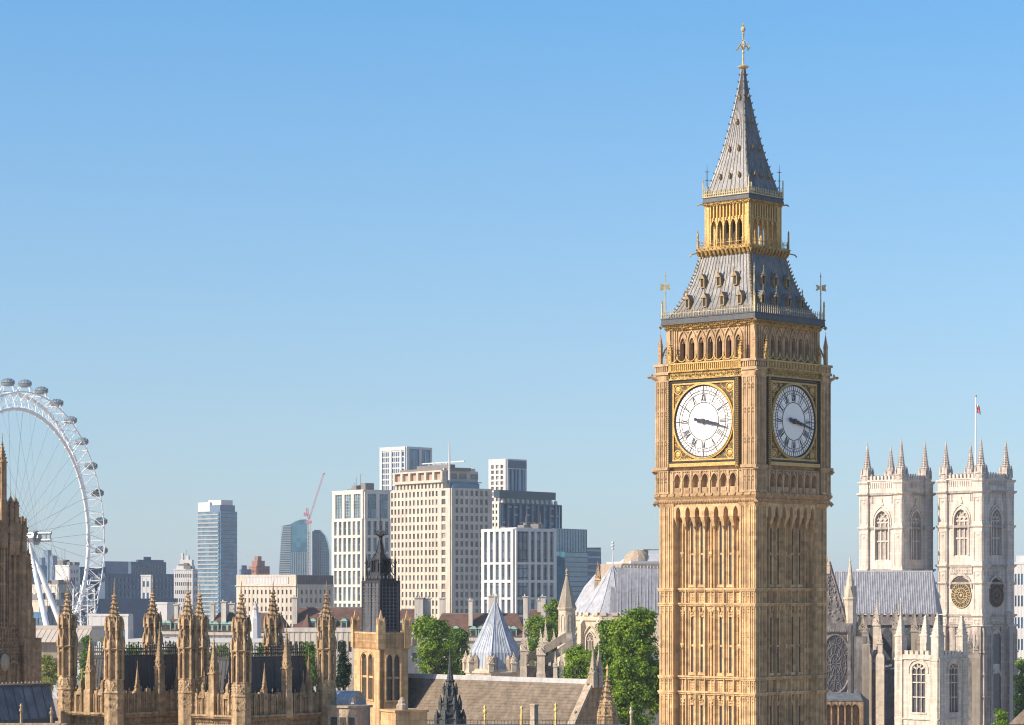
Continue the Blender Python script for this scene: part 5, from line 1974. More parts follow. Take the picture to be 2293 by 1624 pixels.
for i in range(30):
    x = Lr * (i + .5) / 30
    m.tube([(x + .6, -R_ * 1.05, z(1377)), (x, -.02, z(1271 + 6 * x / Lr))], .035, 4)
    m.octa(x, 0, z(1268 + 6 * x / Lr), .14, .1, .3)
m.obj('lead_rolls', M['palelead'], rf)
m = MB()
m.lathe([(.14, z(1274)), (.1, z(1255)), (.05, z(1235)), (.03, z(1208))], 6)
for y, s_ in ((1214, .26), (1221, .34), (1228, .22)):
    m.octa(0, 0, z(y), s_, s_, .3)
m.obj('roof_finial', M['whitelead'], ap)
m = MB()
m.lathe([(R_ + .3, 0), (R_ + .3, z(1391)), (R_ + .55, z(1390)), (R_ + .55, z(1388)), (R_ + .3, z(1387)), (R_ + .3, z(1378))], 12)
m.box(0, Lr, -R_ - .3, R_ + .3, 0, z(1378))
for i in range(12):
    a = 2 * pi * i / 12
    m.T = RZ(a + pi / 2)
    for q in (-.9, .9):
        m.box(q - .5, q + .5, -R_ - .5, -R_ + .1, z(1379), z(1372))
    m.T = RZ(a + pi / 2 + pi / 12)
    m.box(-.45, .45, -R_ - 1.3, -R_ + .1, 0, z(1398))
    m.frus(-.45, .45, -R_ - 1.3, -R_ + .1, z(1398), -.3, .3, -R_ - .6, -R_ + .1, z(1388))
m.T = None
m.obj('wall', M['cream'], ap)
for k_ in range(12):
    a = 2 * pi * k_ / 12
    if not (pi * .6 < a < pi * 1.9):
        continue
    m = MB(); m.T = RZ(a + pi / 2)
    m.prism([(-.75, z(1500)), (.75, z(1500)), (.75, z(1432)), (.5, z(1424)), (0, z(1416)), (-.5, z(1424)), (-.75, z(1432))], -R_ - .42, -R_ - .2)
    wdw = m.obj('window', M['abglass'], ap)
    m = MB(); m.T = RZ(a + pi / 2)
    m.arch_rim(0, .75, z(1433), z(1416), .2, -R_ - .6, -R_ - .2, 6, legs=4)
    m.arch_rim(0, 1.1, z(1430), z(1402), .14, -R_ - .6, -R_ - .2, 6)
    for i in range(-1, 2):
        m.box(i * .35 - .05, i * .35 + .05, -R_ - .52, -R_ - .3, z(1500), z(1433))
    for dx, dz in ((-.35, 1432), (.35, 1432), (0, 1424)):
        m.ring(dx, z(dz), .22, .3, -R_ - .52, -R_ - .4, 8)
    m.obj('tracery', M['cream'], wdw)
# second, lower roof behind
m = MB()
m.lathe([(4.4, z(1390)), (3.4, z(1358)), (1.8, z(1315)), (.1, z(1286))], 10, -3.4, 5.5)
m.obj('rear_roof', M['palelead'], ap)
m = MB()
pinnacle(m, -2.7, 3.0, z(1325), z(1254), .42, 4, .35, 6, cs=.25)
m.obj('roof_pinnacle', M['palace'], ap)
# spired turret
D2 = 424.0
z2 = lambda y: wz(y, D2)
tu = thing('stair_turret', 'octagonal stone stair turret with a pointed spire beside the apse roof', 'turret', (wx(1269.5, D2), D2, 0), 0.2)
m = MB()
m.lathe([(1.45, 0), (1.4, z2(1430)), (1.25, z2(1420)), (1.22, z2(1368)), (1.4, z2(1364)), (1.45, z2(1361)), (1.2, z2(1360))], 8)
for i in range(8):
    m.T = RZ(i * pi / 4)
    m.arch_rim(0, .2, z2(1385), z2(1376), .1, -1.33, -1.15, 4, legs=2.0)
    m.T = None
m.obj('shaft', M['cream'], tu)
m = MB()
m.lathe([(1.35, z2(1361)), (.18, z2(1290)), (.28, z2(1288)), (.12, z2(1285)), (.24, z2(1279)), (.05, z2(1273)), (.02, z2(1270))], 8)
m.obj('spire', M['spirestone'], tu)
# buttress turret block next to it
m = MB()

# raking buttress roofs and small pinnacles between cone and apse
D3 = 408.0
z3 = lambda y: wz(y, D3)
cl = thing('raking_buttress_roof', 'grey raking buttress roofs and low wall climbing towards the spired turret', 'church', (wx(1210, D3), D3, 0), 0)
u3 = lambda px: (px - 1210) * D3 / F
m = MB()
m.box(u3(1160), u3(1300), .2, 5, 0, z3(1494))
m.box(u3(1160), u3(1240), -.1, .4, z3(1496), z3(1491))
m.obj('wall', M['abbeygrey'], cl)
for (xa, ya, xb, yb_, yy) in ((1163, 1480, 1268, 1416, .5), (1200, 1488, 1280, 1432, 0.0)):
    m = MB()
    m.prism([(u3(xa), z3(ya + 14)), (u3(xb), z3(yb_ + 22)), (u3(xb), z3(yb_)), (u3(xa), z3(ya))], yy, yy + 1.6)
    m.obj('raking_slab', M['spirestone'], cl)
for (px, yt_, hw, yb_, dy) in ((1172, 1402, .45, 1500, -.4), (1180, 1424, .4, 1500, 1.0), (1211, 1407, .58, 1512, -.8), (1222, 1386, .36, 1480, 2.5), (1241, 1411, .38, 1470, 2.0), (1243, 1458, .3, 1520, -1.0), (1257, 1450, .32, 1520, -.6)):
    m = MB()
    pinnacle(m, u3(px), dy, z3(yb_), z3(yt_), hw, 4, .42, 5, cs=.2)
    m.lathe([(hw * 1.15, 0), (hw * 1.15, z3(yb_) + .2), (hw, z3(yb_) + .6)], 4, u3(px), dy)
    m.obj('pinnacle', M['cream'], cl)

# chapter house cone
D4 = 425.0
z4 = lambda y: wz(y, D4)
ch = thing('chapter_house', 'octagonal chapter house under a tall blue-grey lead cone roof', 'chapter house', (wx(1109.5, D4 + 4), D4 + 4, 0), radians(14))
kx = D4 / F
prof = [(57 * kx, z4(1502)), (53.5 * kx, z4(1462)), (41 * kx, z4(1437)), (27 * kx, z4(1408)), (15 * kx, z4(1380)), (6 * kx, z4(1358)), (2.2 * kx, z4(1350)), (1.2 * kx, z4(1336))]
m = MB(); m.lathe(prof, 8)
rf = m.obj('roof', M['bluecone'], ch)
m = MB()
for i in range(8):
    for q in range(6):
        t = (q + .0) / 6
        a0, a1 = pi / 8 + i * pi / 4, pi / 8 + (i + 1) * pi / 4
        pts = []
        for r, zz_ in prof:
            k = r / cos(pi / 8)
            pts.append(((cos(a0) * (1 - t) + cos(a1) * t) * k, (sin(a0) * (1 - t) + sin(a1) * t) * k, zz_))
        m.tube(pts, .05 if q else .09, 4)
m.obj('lead_rolls', M['bluecone'], rf)
m = MB()
Rw = 63 * kx
m.lathe([(Rw, 0), (Rw, z4(1510)), (Rw + .25, z4(1508)), (Rw + .25, z4(1504)), (Rw, z4(1503)), (Rw, z4(1498))], 8)
m.obj('wall', M['cream'], ch)
rng = random.Random(6)
for i in range(8):
    a = pi / 8 + i * pi / 4
    m = MB()
    x, y = Rw / cos(pi / 8) * cos(a), Rw / cos(pi / 8) * sin(a)
    pinnacle(m, x, y, z4(1505), z4(1458 + rng.uniform(-3, 8)), .42, 4, .4, 3, cs=.2)
    m.obj('pinnacle', M['cream'], ch)
    a = i * pi / 4
    m = MB(); m.T = RZ(a + pi / 2)
    for q in (-.45, .45):
        m.lathe([(.5, z4(1500)), (.46, z4(1478)), (.3, z4(1472)), (.12, z4(1468))], 6, q * Rw * .4 * 1.5, -Rw + .5)
    m.obj('dormer_stone', M['coping'], ch)

# white building behind the apse roof
D5 = 800.0
z5b = lambda y: wz(y, D5)
wb, wl, wr = block('domed_hall', 'large white-roofed domed hall half hidden behind the clock tower', 'building', 1389, 1392, 1500, D5, 75)
m = MB(); m.box(-wl - 20, 0, 0, wr, 0, z5b(1262))
m.T = RIGHT
for j in range(8):
    m.box(-.2, wr + .2, -.3, .1, 3 + j * 5.2, 3.6 + j * 5.2)
m.obj('wall', M['coping'], wb)
for j in range(7):
    for i in range(5):
        m = MB(); m.T = RIGHT
        m.box(wr * (i + .28) / 5, wr * (i + .72) / 5, -.08, .05, 4.6 + j * 5.2, 7.4 + j * 5.2)
        m.obj('window', M['abglass'], wb)
m = MB()
m.box(-25, -.5, 3, wr, z5b(1262), z5b(1257))
m.frus(-25, -1, 7, wr, z5b(1257), -22, -3, 9.5, wr, z5b(1240))
m.obj('roof', M['whitelead'], wb)
m = MB()
for j in range(6):
    t0, t1 = pi / 2 * j / 6, pi / 2 * (j + 1) / 6
    m.lathe([(4.2 * cos(t0), z5b(1262) + 4.2 * sin(t0)), (4.2 * cos(t1) + .01, z5b(1262) + 4.2 * sin(t1))], 12, -5, 6.5)
m.obj('dome', M['coping'], wb)
m = MB(); m.box(-10, -5.5, 8.5, 10.0, z5b(1246), z5b(1231)); m.box(-10.3, -5.2, 8.3, 14, z5b(1231), z5b(1229)); m.obj('roof_house', M['coping'], wb)

# lamp post, right
D6 = 300.0
z6 = lambda y: wz(y, D6)
lp = thing('lamp_post', 'tall slim grey lamp post in front of the clocked abbey tower', 'lamp post', (wx(2265, D6), D6, 0), 0)
M['steel'] = mat('grey_painted_steel', (.36, .33, .31), (.30, .28, .27), 1, .5)
m = MB(); m.lathe([(.24, 0), (.17, z6(1560)), (.13, z6(1380)), (.1, z6(1372))], 10); m.obj('post', M['steel'], lp)
m = MB(); m.tube([(0, 0, z6(1374)), (-.15, 0, z6(1371)), (-.45, 0, z6(1371))], .09, 6); m.lathe([(.12, z6(1374)), (.2, z6(1371)), (.1, z6(1369))], 8, -.4, 0); m.obj('lamp_head', M['steel'], lp)
# slate roof corner at lower right
cr, wl, wr = block('house_roof', 'dark curved slate roof corner at the lower right edge', 'roof', 2262, 2290, 2330, 280.0, 35)
z7 = lambda y: wz(y, 280.0)
m = MB()
m.box(-wl, 0, 0, wr, 0, z7(1622))
m.frus(-wl - .1, .1, -.1, wr + .1, z7(1622), -.5, 0, 1.4, wr - .5, z7(1590))
m.obj('slates', M['hallroof'], cr)
# ------------------------------------------------------------------ the modern city behind
M['ivory'] = mat('ivory_cladding', (.62, .58, .51), (.55, .51, .45), .2, .6, block=(3, 3, 3), blockamt=.06)
M['whiteclad'] = mat('white_cladding', (.58, .575, .565), (.50, .50, .495), .2, .55, block=(3, 3, 3), blockamt=.06)
M['portland'] = mat('portland_facing', (.60, .535, .45), (.52, .46, .385), .12, .8, streak=.25, block=(4, 4, 3), blockamt=.06)
M['greyroof'] = mat('grey_roof_slab', (.20, .18, .17), (.16, .145, .14), .3, .7)
M['glassA'] = mat('blue_grey_window', (.09, .135, .165), (.27, .33, .37), .45, .12, spec=.8, rnd=.5, block=(1.6, 1.6, 3.0), blockamt=.6)
M['glassB'] = mat('dark_window', (.10, .098, .092), (.24, .215, .18), .4, .2, spec=.6, rnd=.5, block=(1.9, 1.9, 3.1), blockamt=.6)
M['glassC'] = mat('blue_curtain_glass', (.022, .095, .19), (.06, .17, .30), .08, .12, spec=.9, block=(3.4, 3.4, 3.4), blockamt=.45)
M['glassD'] = mat('teal_curtain_glass', (.035, .135, .20), (.08, .23, .31), .06, .12, spec=.9, block=(3.0, 3.0, 3.6), blockamt=.35)
M['glassL'] = mat('grey_blue_glazing', (.07, .14, .21), (.12, .21, .29), .12, .15, spec=.7, block=(3, 3, 4.6), blockamt=.4)
M['greybands'] = mat('pale_grey_bands', (.33, .355, .36), (.27, .29, .30), .2, .6)
M['loggia'] = mat('loggia_back_wall', (.42, .30, .22), (.34, .24, .18), .3, .8)
M['darkteal'] = mat('dark_teal_panel', (.012, .04, .06), (.02, .055, .075), .2, .4)
M['navy'] = mat('dark_blue_cladding', (.075, .125, .20), (.055, .10, .16), .1, .5, block=(3, 3, 3), blockamt=.15)
M['navy2'] = mat('slate_blue_cladding', (.13, .195, .285), (.105, .16, .235), .1, .5, block=(4, 4, 3), blockamt=.12)
M['mull'] = mat('dark_mullion', (.022, .055, .085), (.035, .075, .105), .5, .5)
M['tealmull'] = mat('pale_mullion', (.22, .30, .33), (.18, .25, .28), .5, .5)
M['terra'] = mat('orange_brown_cladding', (.33, .17, .12), (.26, .13, .10), .3, .7, block=(3, 3, 3), blockamt=.2)
M['browntile'] = mat('brown_roof_tiles', (.135, .075, .058), (.10, .055, .045), .25, .85, block=(.9, .9, .5), blockamt=.2, dirt=(.17, .12, .09), dirtamt=.4)
M['copper'] = mat('green_copper', (.27, .42, .36), (.20, .33, .28), .6, .7, streak=.2)
M['chim'] = mat('pale_chimney_stone', (.60, .55, .48), (.50, .46, .41), .3, .85, streak=.3)
M['beigeroof'] = mat('beige_metal_roof', (.55, .48, .40), (.48, .42, .35), .2, .6, streak=.1)
M['crane'] = mat('crane_red', (.52, .20, .26), (.44, .18, .24), 1, .6)
M['cranew'] = mat('crane_white', (.62, .58, .58), (.5, .46, .46), 1, .6)

def unit_window(name, mt):
    m = MB(); m.box(-.5, .5, -.05, .04, 0, 1)
    return m.mesh(name, mt)
def ucols(u0, u1, n, frac):
    p = (u1 - u0) / n
    return [(u0 + p * (i + .5 - frac / 2), u0 + p * (i + .5 + frac / 2)) for i in range(n)]
def grid(m, T, w, z0, z1, cols, rows, proud, Ms=None):
    """piers and spandrels standing `proud` of the wall, one pane matrix per opening"""
    T0 = m.T
    m.T = T
    e = [0] + [x for c in cols for x in c] + [w]
    for i in range(0, len(e), 2):
        if e[i + 1] - e[i] > .02:
            m.box(e[i], e[i + 1], -proud, .1, z0, z1)
    rows = sorted(rows)
    ez = [z0] + [x for r in rows for x in r] + [z1]
    for i in range(0, len(ez), 2):
        if ez[i + 1] - ez[i] > .02:
            m.box(0.01, w - .01, -proud + .06, .08, ez[i], ez[i + 1])
    m.T = T0
    if Ms is not None:
        for r in reversed(rows):
            for c in cols:
                Ms.append(T @ TR((c[0] + c[1]) / 2, 0, r[0]) @ Matrix.Diagonal((c[1] - c[0], 1, r[1] - r[0], 1)))

def roof_plant(root, wl, wr, z0, seed, n=6):
    rng = random.Random(seed)
    for i in range(n):
        m = MB()
        x, y = -wl * rng.uniform(.15, .85), wr * rng.uniform(.15, .85)
        a, b, h = rng.uniform(.8, 2.6), rng.uniform(.8, 2.2), rng.uniform(.8, 2.6)
        m.box(x - a, x + a, y - b, y + b, z0, z0 + h)
        if i % 2:
            m.lathe([(.1, z0), (.06, z0 + h + rng.uniform(2, 6))], 5, x + a * .6, y)
        m.obj('plant_box', M['greyroof'], root)
# A: ivory tower on the left
A, wl, wr = block('apartment_tower', 'ivory gridded apartment tower left of the tall stone office slab', 'tower block', 747, 815, 872, 960.0, 54)
z = lambda y: wz(y, 960.0)
m = MB(); m.box(-wl + .4, -.4, .4, wr - .4, 0, z(1100))
core = m
Ms = []
r_up = [(z(1160), z(1106))]
r_lo = [(z(1162 + 37 * i + 36), z(1162 + 37 * i + 5)) for i in range(9)]
for T, w, nu, nl in ((FRONT(wl), wl, 3, 6), (RIGHT, wr, 2, 4)):
    grid(core, T, w, z(1164), z(1098), ucols(w * .06, w * .97, nu, .74), r_up, .55, Ms)
    grid(core, T, w, 0, z(1162), ucols(w * .05, w * .97, nl, .62), r_lo, .8, Ms)
core.box(-wl - .5, .5, -.5, wr + .5, z(1099), z(1096.5))
core.obj('wall', M['ivory'], A)
many('window', unit_window('window', M['glassA']), A, Ms)
m = MB()
for T, w, nu, nl in ((FRONT(wl), wl, 3, 6), (RIGHT, wr, 2, 4)):
    m.T = T
    for c in ucols(w * .06, w * .97, nu, .74):
        for i in range(1, 4):
            u = c[0] + (c[1] - c[0]) * i / 4
            m.box(u - .12, u + .12, -.2, -.02, r_up[0][0], r_up[0][1])
        for i in range(1, 8):
            zz_ = r_up[0][0] + (r_up[0][1] - r_up[0][0]) * i / 8
            m.box(c[0], c[1], -.16, -.02, zz_ - .14, zz_ + .14)
    for c in ucols(w * .05, w * .97, nl, .62):
        u = (c[0] + c[1]) / 2
        m.box(u - .1, u + .1, -.2, -.02, 0, z(1166))
        for r in r_lo:
            zz_ = (r[0] + r[1]) / 2
            m.box(c[0], c[1], -.18, -.02, zz_ - .2, zz_ + .2)
m.obj('glazing_bars', M['tealmull'], A)

roof_plant(A, wl, wr, z(1097), 2)
# B behind it
B_, wl, wr = block('apartment_tower', 'white and blue glass tower top rising behind the stone office slab, at its upper left', 'tower block', 852, 909, 965.5, 1260.0, 42)
z = lambda y: wz(y, 1260.0)
m = MB(); m.box(-wl + .4, -.4, .4, wr - .4, 0, z(1004))
Ms = []
grid(m, FRONT(wl), wl, 0, z(1000), [(wl * .09, wl * .38), (wl * .47, wl * .78), (wl * .86, wl * .97)], [(z(1290), z(1008))], .6, Ms)
grid(m, RIGHT, wr, 0, z(1000), [(wr * .1, wr * .5), (wr * .58, wr * .94)], [(z(1290), z(1005))], .6, Ms)
m.box(-wl, 0, 0, wr, z(1004), z(1001)); m.box(-wl * .6, -wl * .3, wr * .3, wr * .6, z(1001), z(998))
m.obj('wall', M['whiteclad'], B_)
many('window', unit_window('window', M['glassC']), B_, Ms)
m = MB()
for T, w in ((FRONT(wl), wl), (RIGHT, wr)):
    m.T = T
    for i in range(40):
        zz_ = z(1010) - i * 2.6
        if T is not RIGHT:
            m.box(.5, w - .5, -.25, -.03, zz_ - .3, zz_ + .3)
    for q in (.16, .23, .31, .55, .62, .7) if T is not RIGHT else (.3, .75):
        m.box(w * q - .2, w * q + .2, -.3, -.03, 0, z(1010))
m.obj('glazing_bars', M['whiteclad'], B_)

# the stone office slab
D = 1000.0
S1, wl, wr = block('office_slab', 'tall pale stone office slab with rows of small square windows and a flagpole', 'office tower', 857, 1010, 1100, D, 54)
z = lambda y: wz(y, D)
nS = Vector((wx(1010, D), D, 0)); thS = radians(54)
uf = lambda px: wl + on_front(nS, thS, px)
ur = lambda px: on_right(nS, thS, px)
rows = [(z(1097.5 + 19 * i + 12.5), z(1097.5 + 19 * i + .5)) for i in range(15)]
cols = [(uf(864), uf(872))]
cx0, cx1 = 880.5, 980
cs_ = [880.3, 887.8, 895.5, 904, 912.5, 921, 929.3, 938.5, 946.8, 956.5, 964.8, 972, 980]
cols += [(uf(c - 2.1), uf(c + 2.1)) for c in cs_] + [(uf(991), uf(1000))]
m = MB(); m.box(-wl + .4, -.4, .4, wr - .4, 0, z(1094))
Ms = []
grid(m, FRONT(wl), wl, 0, z(1093), cols, rows, .5, Ms)
grid(m, RIGHT, wr, 0, z(1093), [(ur(c - 3.2), ur(c + 3.2)) for c in (1021.5, 1032.5, 1043.5, 1055, 1066, 1076.5, 1087.5)], rows, .5, Ms)
m.obj('wall', M['portland'], S1)
upx = MB()
nx, ny = -(wl - uf(984)), 2.0
xl_ = -wl + uf(877.5)
upx.box(xl_ + .3, nx - .3, ny, wr - .5, z(1095), z(1052))
T1 = TR(xl_, ny, 0)
w1 = nx - xl_
grid(upx, T1, w1, z(1094), z(1078), ucols(.6, w1 - .6, 13, .52), [(z(1091), z(1080))], .5, Ms)
# open loggias under the roof
upx.T = T1
for i in range(7):
    u = w1 * i / 6
    upx.box(u - .7, u + .7, -1.2, .4, z(1078), z(1053))
upx.box(0, w1, -1.25, .4, z(1054.5), z(1051)); upx.box(-.3, w1 + .3, -1.4, .4, z(1078.5), z(1072.5))
upx.T = TR(nx, ny, 0) @ RIGHT
upx.box(0, wr - 4, -.1, .4, z(1094), z(1046))
upx.T = None
upx.obj('upper_storeys', M['portland'], S1)
m = MB(); m.T = T1
m.box(.2, w1 - .2, -.04, .2, z(1072.5), z(1054.5))
m.obj('loggia_wall', M['loggia'], S1)
m = MB()
m.box(xl_ + 1.0, nx + 1.5, ny + 1, wr - 5, z(1052), z(1045)); m.box(xl_ + 8, nx - 3, ny + 4, wr - 9, z(1045), z(1036.5))
m.obj('roof', M['greyroof'], S1)
m = MB(); m.T = RIGHT
m.box(ur(1018), ur(1078), -2.0, .2, z(1094), z(1080)); m.box(ur(1012), ur(1082), -2.4, .2, z(1079), z(1077))
m.T = None
tr0 = m.obj('terrace_room', M['glassC'], S1, TR(-(wl - uf(984)), 3.0, 0))
for c in (1030, 1052, 1078):
    Ms.append(TR(nx, ny, 0) @ RIGHT @ TR(ur(c) , -.15, z(1070)) @ Matrix.Diagonal((3.4, 1, z(1058) - z(1070), 1)))
many('window', unit_window('window', M['glassB']), S1, Ms)
m = MB(); m.lathe([(.42, z(1075)), (.3, z(1020)), (.2, z(990))], 8, -2.5, 1.0); m.obj('flagpole', M['whiteclad'], S1)
m = MB()
for q in (.12, .3, .5, .7):
    m.box(xl_ + 12 + q * 20, xl_ + 12.4 + q * 20, ny + 5, ny + 5.4, z(1037), z(1031))
m.box(xl_ + 10, nx + 6, ny + 5, ny + 5.5, z(1032.5), z(1030)); m.obj('roof_rail', M['whiteclad'], S1)

# C
C_, wl, wr = block('apartment_tower', 'slim white and blue tower top behind the dark teal office block', 'tower block', 1095.8, 1134, 1177.6, 1300.0, 42)
z = lambda y: wz(y, 1300.0)
m = MB(); m.box(-wl + .4, -.4, .4, wr - .4, 0, z(1029))
Ms = []
grid(m, FRONT(wl), wl, 0, z(1027.5), ucols(wl * .1, wl * .92, 3, .6), [(z(1041 + 12.2 * i + 8), z(1041 + 12.2 * i)) for i in range(20)], .6, Ms)
grid(m, RIGHT, wr, 0, z(1027.5), [(.8, wr - .8)], [(z(1300), z(1050))], .6)
m.obj('wall', M['whiteclad'], C_)
many('window', unit_window('window', M['glassB']), C_, Ms)
m = MB(); m.T = RIGHT
m.box(.8, wr - .8, -.05, .05, z(1300), z(1050)); m.obj('glass_facade', M['glassC'], C_)
m = MB(); m.T = RIGHT
m.box(.5, wr - .5, -.75, -.4, z(1048), z(1031))
for q in (.22, .42, .58, .8):
    m.box(wr * q - .35, wr * q + .35, -.5, -.03, 0, z(1050))
m.obj('dark_band', M['navy'], C_)

# D dark teal block
Dk, wl, wr = block('office_block', 'dark teal glass office block with a terrace under its flat top', 'office block', 1100, 1119, 1255.5, 1150.0, 36)
z = lambda y: wz(y, 1150.0)
m = MB(); m.box(-wl + .4, -.4, .4, wr - .4, 0, z(1127)); m.obj('core', M['glassC'], Dk)
m = MB()
grid(m, RIGHT, wr, 0, z(1126), ucols(.3, wr - .3, 10, .82), [(0.1, z(1129))], .7)
m.T = RIGHT
m.box(0, wr, -.6, .2, z(1129), z(1125.5))
m.obj('mullions', M['mull'], Dk)
m = MB(); m.T = RIGHT
rngb = random.Random(77)
for i in range(26):
    zz_ = z(1132) - i * 3.3
    for j in [q for q in range(10) if rngb.random() < .45]:
        u0 = .3 + (wr - .6) * j / 10
        m.box(u0 + .6, u0 + (wr - .6) / 10 - .6, -.12, .02, zz_ - .8, zz_)
m.obj('blinds', M['tealmull'], Dk)
m = MB(); m.box(-wl + 2, -2, 3, wr - 4, z(1127), z(1114)); m.obj('terrace_room', M['glassB'], Dk)
m = MB(); m.T = RIGHT
for i in range(12):
    m.lathe([(.9, z(1126)), (.7, z(1118)), (.1, z(1115))], 6, 3 + (wr - 6) * i / 11, .6)
m.obj('terrace_planters', M['chim'], Dk)
m = MB(); m.box(-wl + 1, -.5, .5, wr - 3, z(1114), z(1097)); m.obj('roof_box', M['darkteal'], Dk)
m = MB()
grid(m, FRONT(wl), wl, 0, z(1126), ucols(.5, wl - .5, 2, .5), [(z(1137 + 14 * i), z(1137 + 14 * i - 8)) for i in range(9)], .5)
m.obj('pale_flank', M['ivory'], Dk)

# E white grid
E, wl, wr = block('apartment_tower', 'lower white gridded tower with tall blue windows, before the dark teal block', 'tower block', 1081.7, 1152.5, 1243, 900.0, 52)
z = lambda y: wz(y, 900.0)
m = MB(); m.box(-wl + .4, -.4, .4, wr - .4, 0, z(1186))
Ms = []
rw = [(z(1259), z(1190)), (z(1299), z(1264)), (z(1338), z(1305)), (z(1377), z(1343)), (z(1416), z(1382))]
grid(m, FRONT(wl), wl, 0, z(1184), ucols(wl * .05, wl * .97, 5, .55), rw, .8, Ms)
grid(m, RIGHT, wr, 0, z(1184), [(wr * .03, wr * .31), (wr * .36, wr * .46), (wr * .51, wr * .62), (wr * .67, wr * .78), (wr * .83, wr * .93)], rw, .8, Ms)
m.box(-wl - .4, .4, -.4, wr + .4, z(1186), z(1183)); m.box(-wl * .7, -wl * .2, wr * .2, wr * .6, z(1183), z(1180.5))
m.obj('wall', M['whiteclad'], E)
many('window', unit_window('window', M['glassA']), E, Ms)
m = MB()
for T, w in ((FRONT(wl), wl), (RIGHT, wr)):
    m.T = T
    for i in range(28):
        zz_ = z(1192) - i * 3.0
        m.box(.4, w - .4, -.14, -.03, zz_ - .16, zz_ + .16)
    for q in (.1, .2):
        if T is RIGHT:
            m.box(w * q - .1, w * q + .1, -.2, -.03, 0, z(1190))
    for c in ucols(wl * .05, wl * .97, 5, .55) if T is not RIGHT else []:
        m.box((c[0] + c[1]) / 2 - .12, (c[0] + c[1]) / 2 + .12, -.2, -.03, 0, z(1190))
m.obj('glazing_bars', M['mull'], E)
roof_plant(E, wl, wr, z(1183), 1)
# F, G
Fg, wl, wr = block('office_block', 'teal glass office block right of the white gridded tower', 'office block', 1236, 1240, 1313.5, 1060.0, 30)
z = lambda y: wz(y, 1060.0)
m = MB(); m.box(-wl, 0, 0, wr, 0, z(1183)); m.obj('glass_facade', M['glassD'], Fg)
m = MB(); m.T = RIGHT
for i in range(38):
    zz_ = z(1184) - i * 1.9
    m.box(0, wr, -.1, .02, zz_ - .1, zz_ + .1)
for i in range(13):
    m.box(wr * i / 12 - .1, wr * i / 12 + .1, -.16, .02, 0, z(1183))
m.obj('mullions', M['tealmull'], Fg)
m = MB(); m.T = RIGHT
m.box(-2, wr * .62, -6, .0, 0, z(1236)); m.obj('front_wing', M['glassD'], Fg)
m = MB(); m.T = RIGHT
for i in range(26):
    zz_ = z(1237) - i * 1.9
    m.box(-2, wr * .62, -6.1, -5.98, zz_ - .12, zz_ + .12)
m.obj('wing_bands', M['mull'], Fg)
G, wl, wr = block('office_block', 'dark navy office block with a slanted edge, right of the teal glass block', 'office block', 1300, 1304, 1345.5, 1300.0, 30)
z = lambda y: wz(y, 1300.0)
m = MB(); m.T = RIGHT
m.prism([(-6, 0), (wr + 3, 0), (wr, z(1225)), (-6, z(1227))], 0, 18); m.obj('wall', M['navy'], G)
m = MB(); m.T = RIGHT
for i in range(16):
    zz_ = z(1232) - i * 3.2
    m.box(0, wr - .5, -.1, .03, zz_ - .5, zz_ + .4)
m.obj('window_bands', M['glassC'], G)

# banded tower, far left of centre
K, wl, wr = block('banded_tower', 'tall glass tower with white floor bands and a blue glass side', 'tower block', 443.6, 494, 531, 1800.0, 42)
z = lambda y: wz(y, 1800.0)
m = MB(); m.box(-wl, 0, 0, wr, 0, z(1145)); m.obj('glass_facade', M['glassC'], K)
m = MB(); m.T = FRONT(wl)
m.box(0, wl * .95, -.3, .05, 0, z(1147)); m.obj('front_glazing', M['glassL'], K)
m = MB(); m.T = FRONT(wl)
for i in range(28):
    zz_ = z(1152 + 9.3 * i)
    m.box(-.2, wl * .93, -.8, .1, zz_ - .55, zz_ + .35)
m.obj('floor_bands', M['greybands'], K)
m = MB()
m.box(-wl, -wl * .48, 0, wr * .6, z(1145), z(1124)); m.box(-wl * .62, -wl * .05, wr * .1, wr * .8, z(1131), z(1119.5))
m.obj('roof_house', M['whiteclad'], K)
m = MB(); m.box(-wl * .48, -.5, 0, wr * .9, z(1145), z(1131)); m.obj('roof_glass', M['navy2'], K)
m = MB(); m.T = RIGHT
for i in range(30):
    zz_ = z(1150 + 9.3 * i)
    m.box(0, wr, -.15, .05, zz_ - .18, zz_ + .18)
m.obj('floor_lines', M['navy'], K)

# pair of curved glass towers and a crane
z = lambda y: wz(y, 2200.0)
X = lambda px: wx(px, 2200.0)
T1_, wl, wr = block('curved_glass_tower', 'blue glass tower with a sloping curved top, left of the crane', 'tower block', 622, 652, 691, 2200.0, 30)
m = MB()
xo = T1_.location.x
pts = [(X(588 + 36) - xo, 0), (X(690) - xo, 0), (X(690) - xo, z(1166)), (X(684) - xo, z(1163)), (X(672) - xo, z(1163.5)), (X(660) - xo, z(1168)), (X(650) - xo, z(1174)), (X(634) - xo, z(1177)), (X(630) - xo, z(1200)), (X(624) - xo, z(1286))]
m.T = RZ(radians(30))
m.prism(pts, 2, 26)
m.obj('glass_facade', M['glassD'], T1_)
m = MB(); m.T = RZ(radians(30))
for i in range(26):
    zz_ = z(1180 + 5 * i)
    m.box(X(629 - i * .25) - xo, X(651) - xo, 1.5, 2.2, zz_ - .4, zz_ + .4)
m.obj('floor_bands', M['greybands'], T1_)
m = MB(); m.T = RZ(radians(30)); m.box(X(652) - xo, X(690) - xo, -6, 2, 0, z(1234)); m.obj('lower_wing', M['glassC'], T1_)
m = MB(); m.T = RZ(radians(30))
for i in range(9):
    m.box(X(654 + 4 * i) - xo, X(656 + 4 * i) - xo, -6.3, -5.9, 0, z(1236))
m.obj('wing_piers', M['tealmull'], T1_)
T2_ = thing('curved_glass_tower', 'paler stepped glass tower right of the crane', 'tower block', (X(712), 2230.0, 0), 0)
xo = X(712)
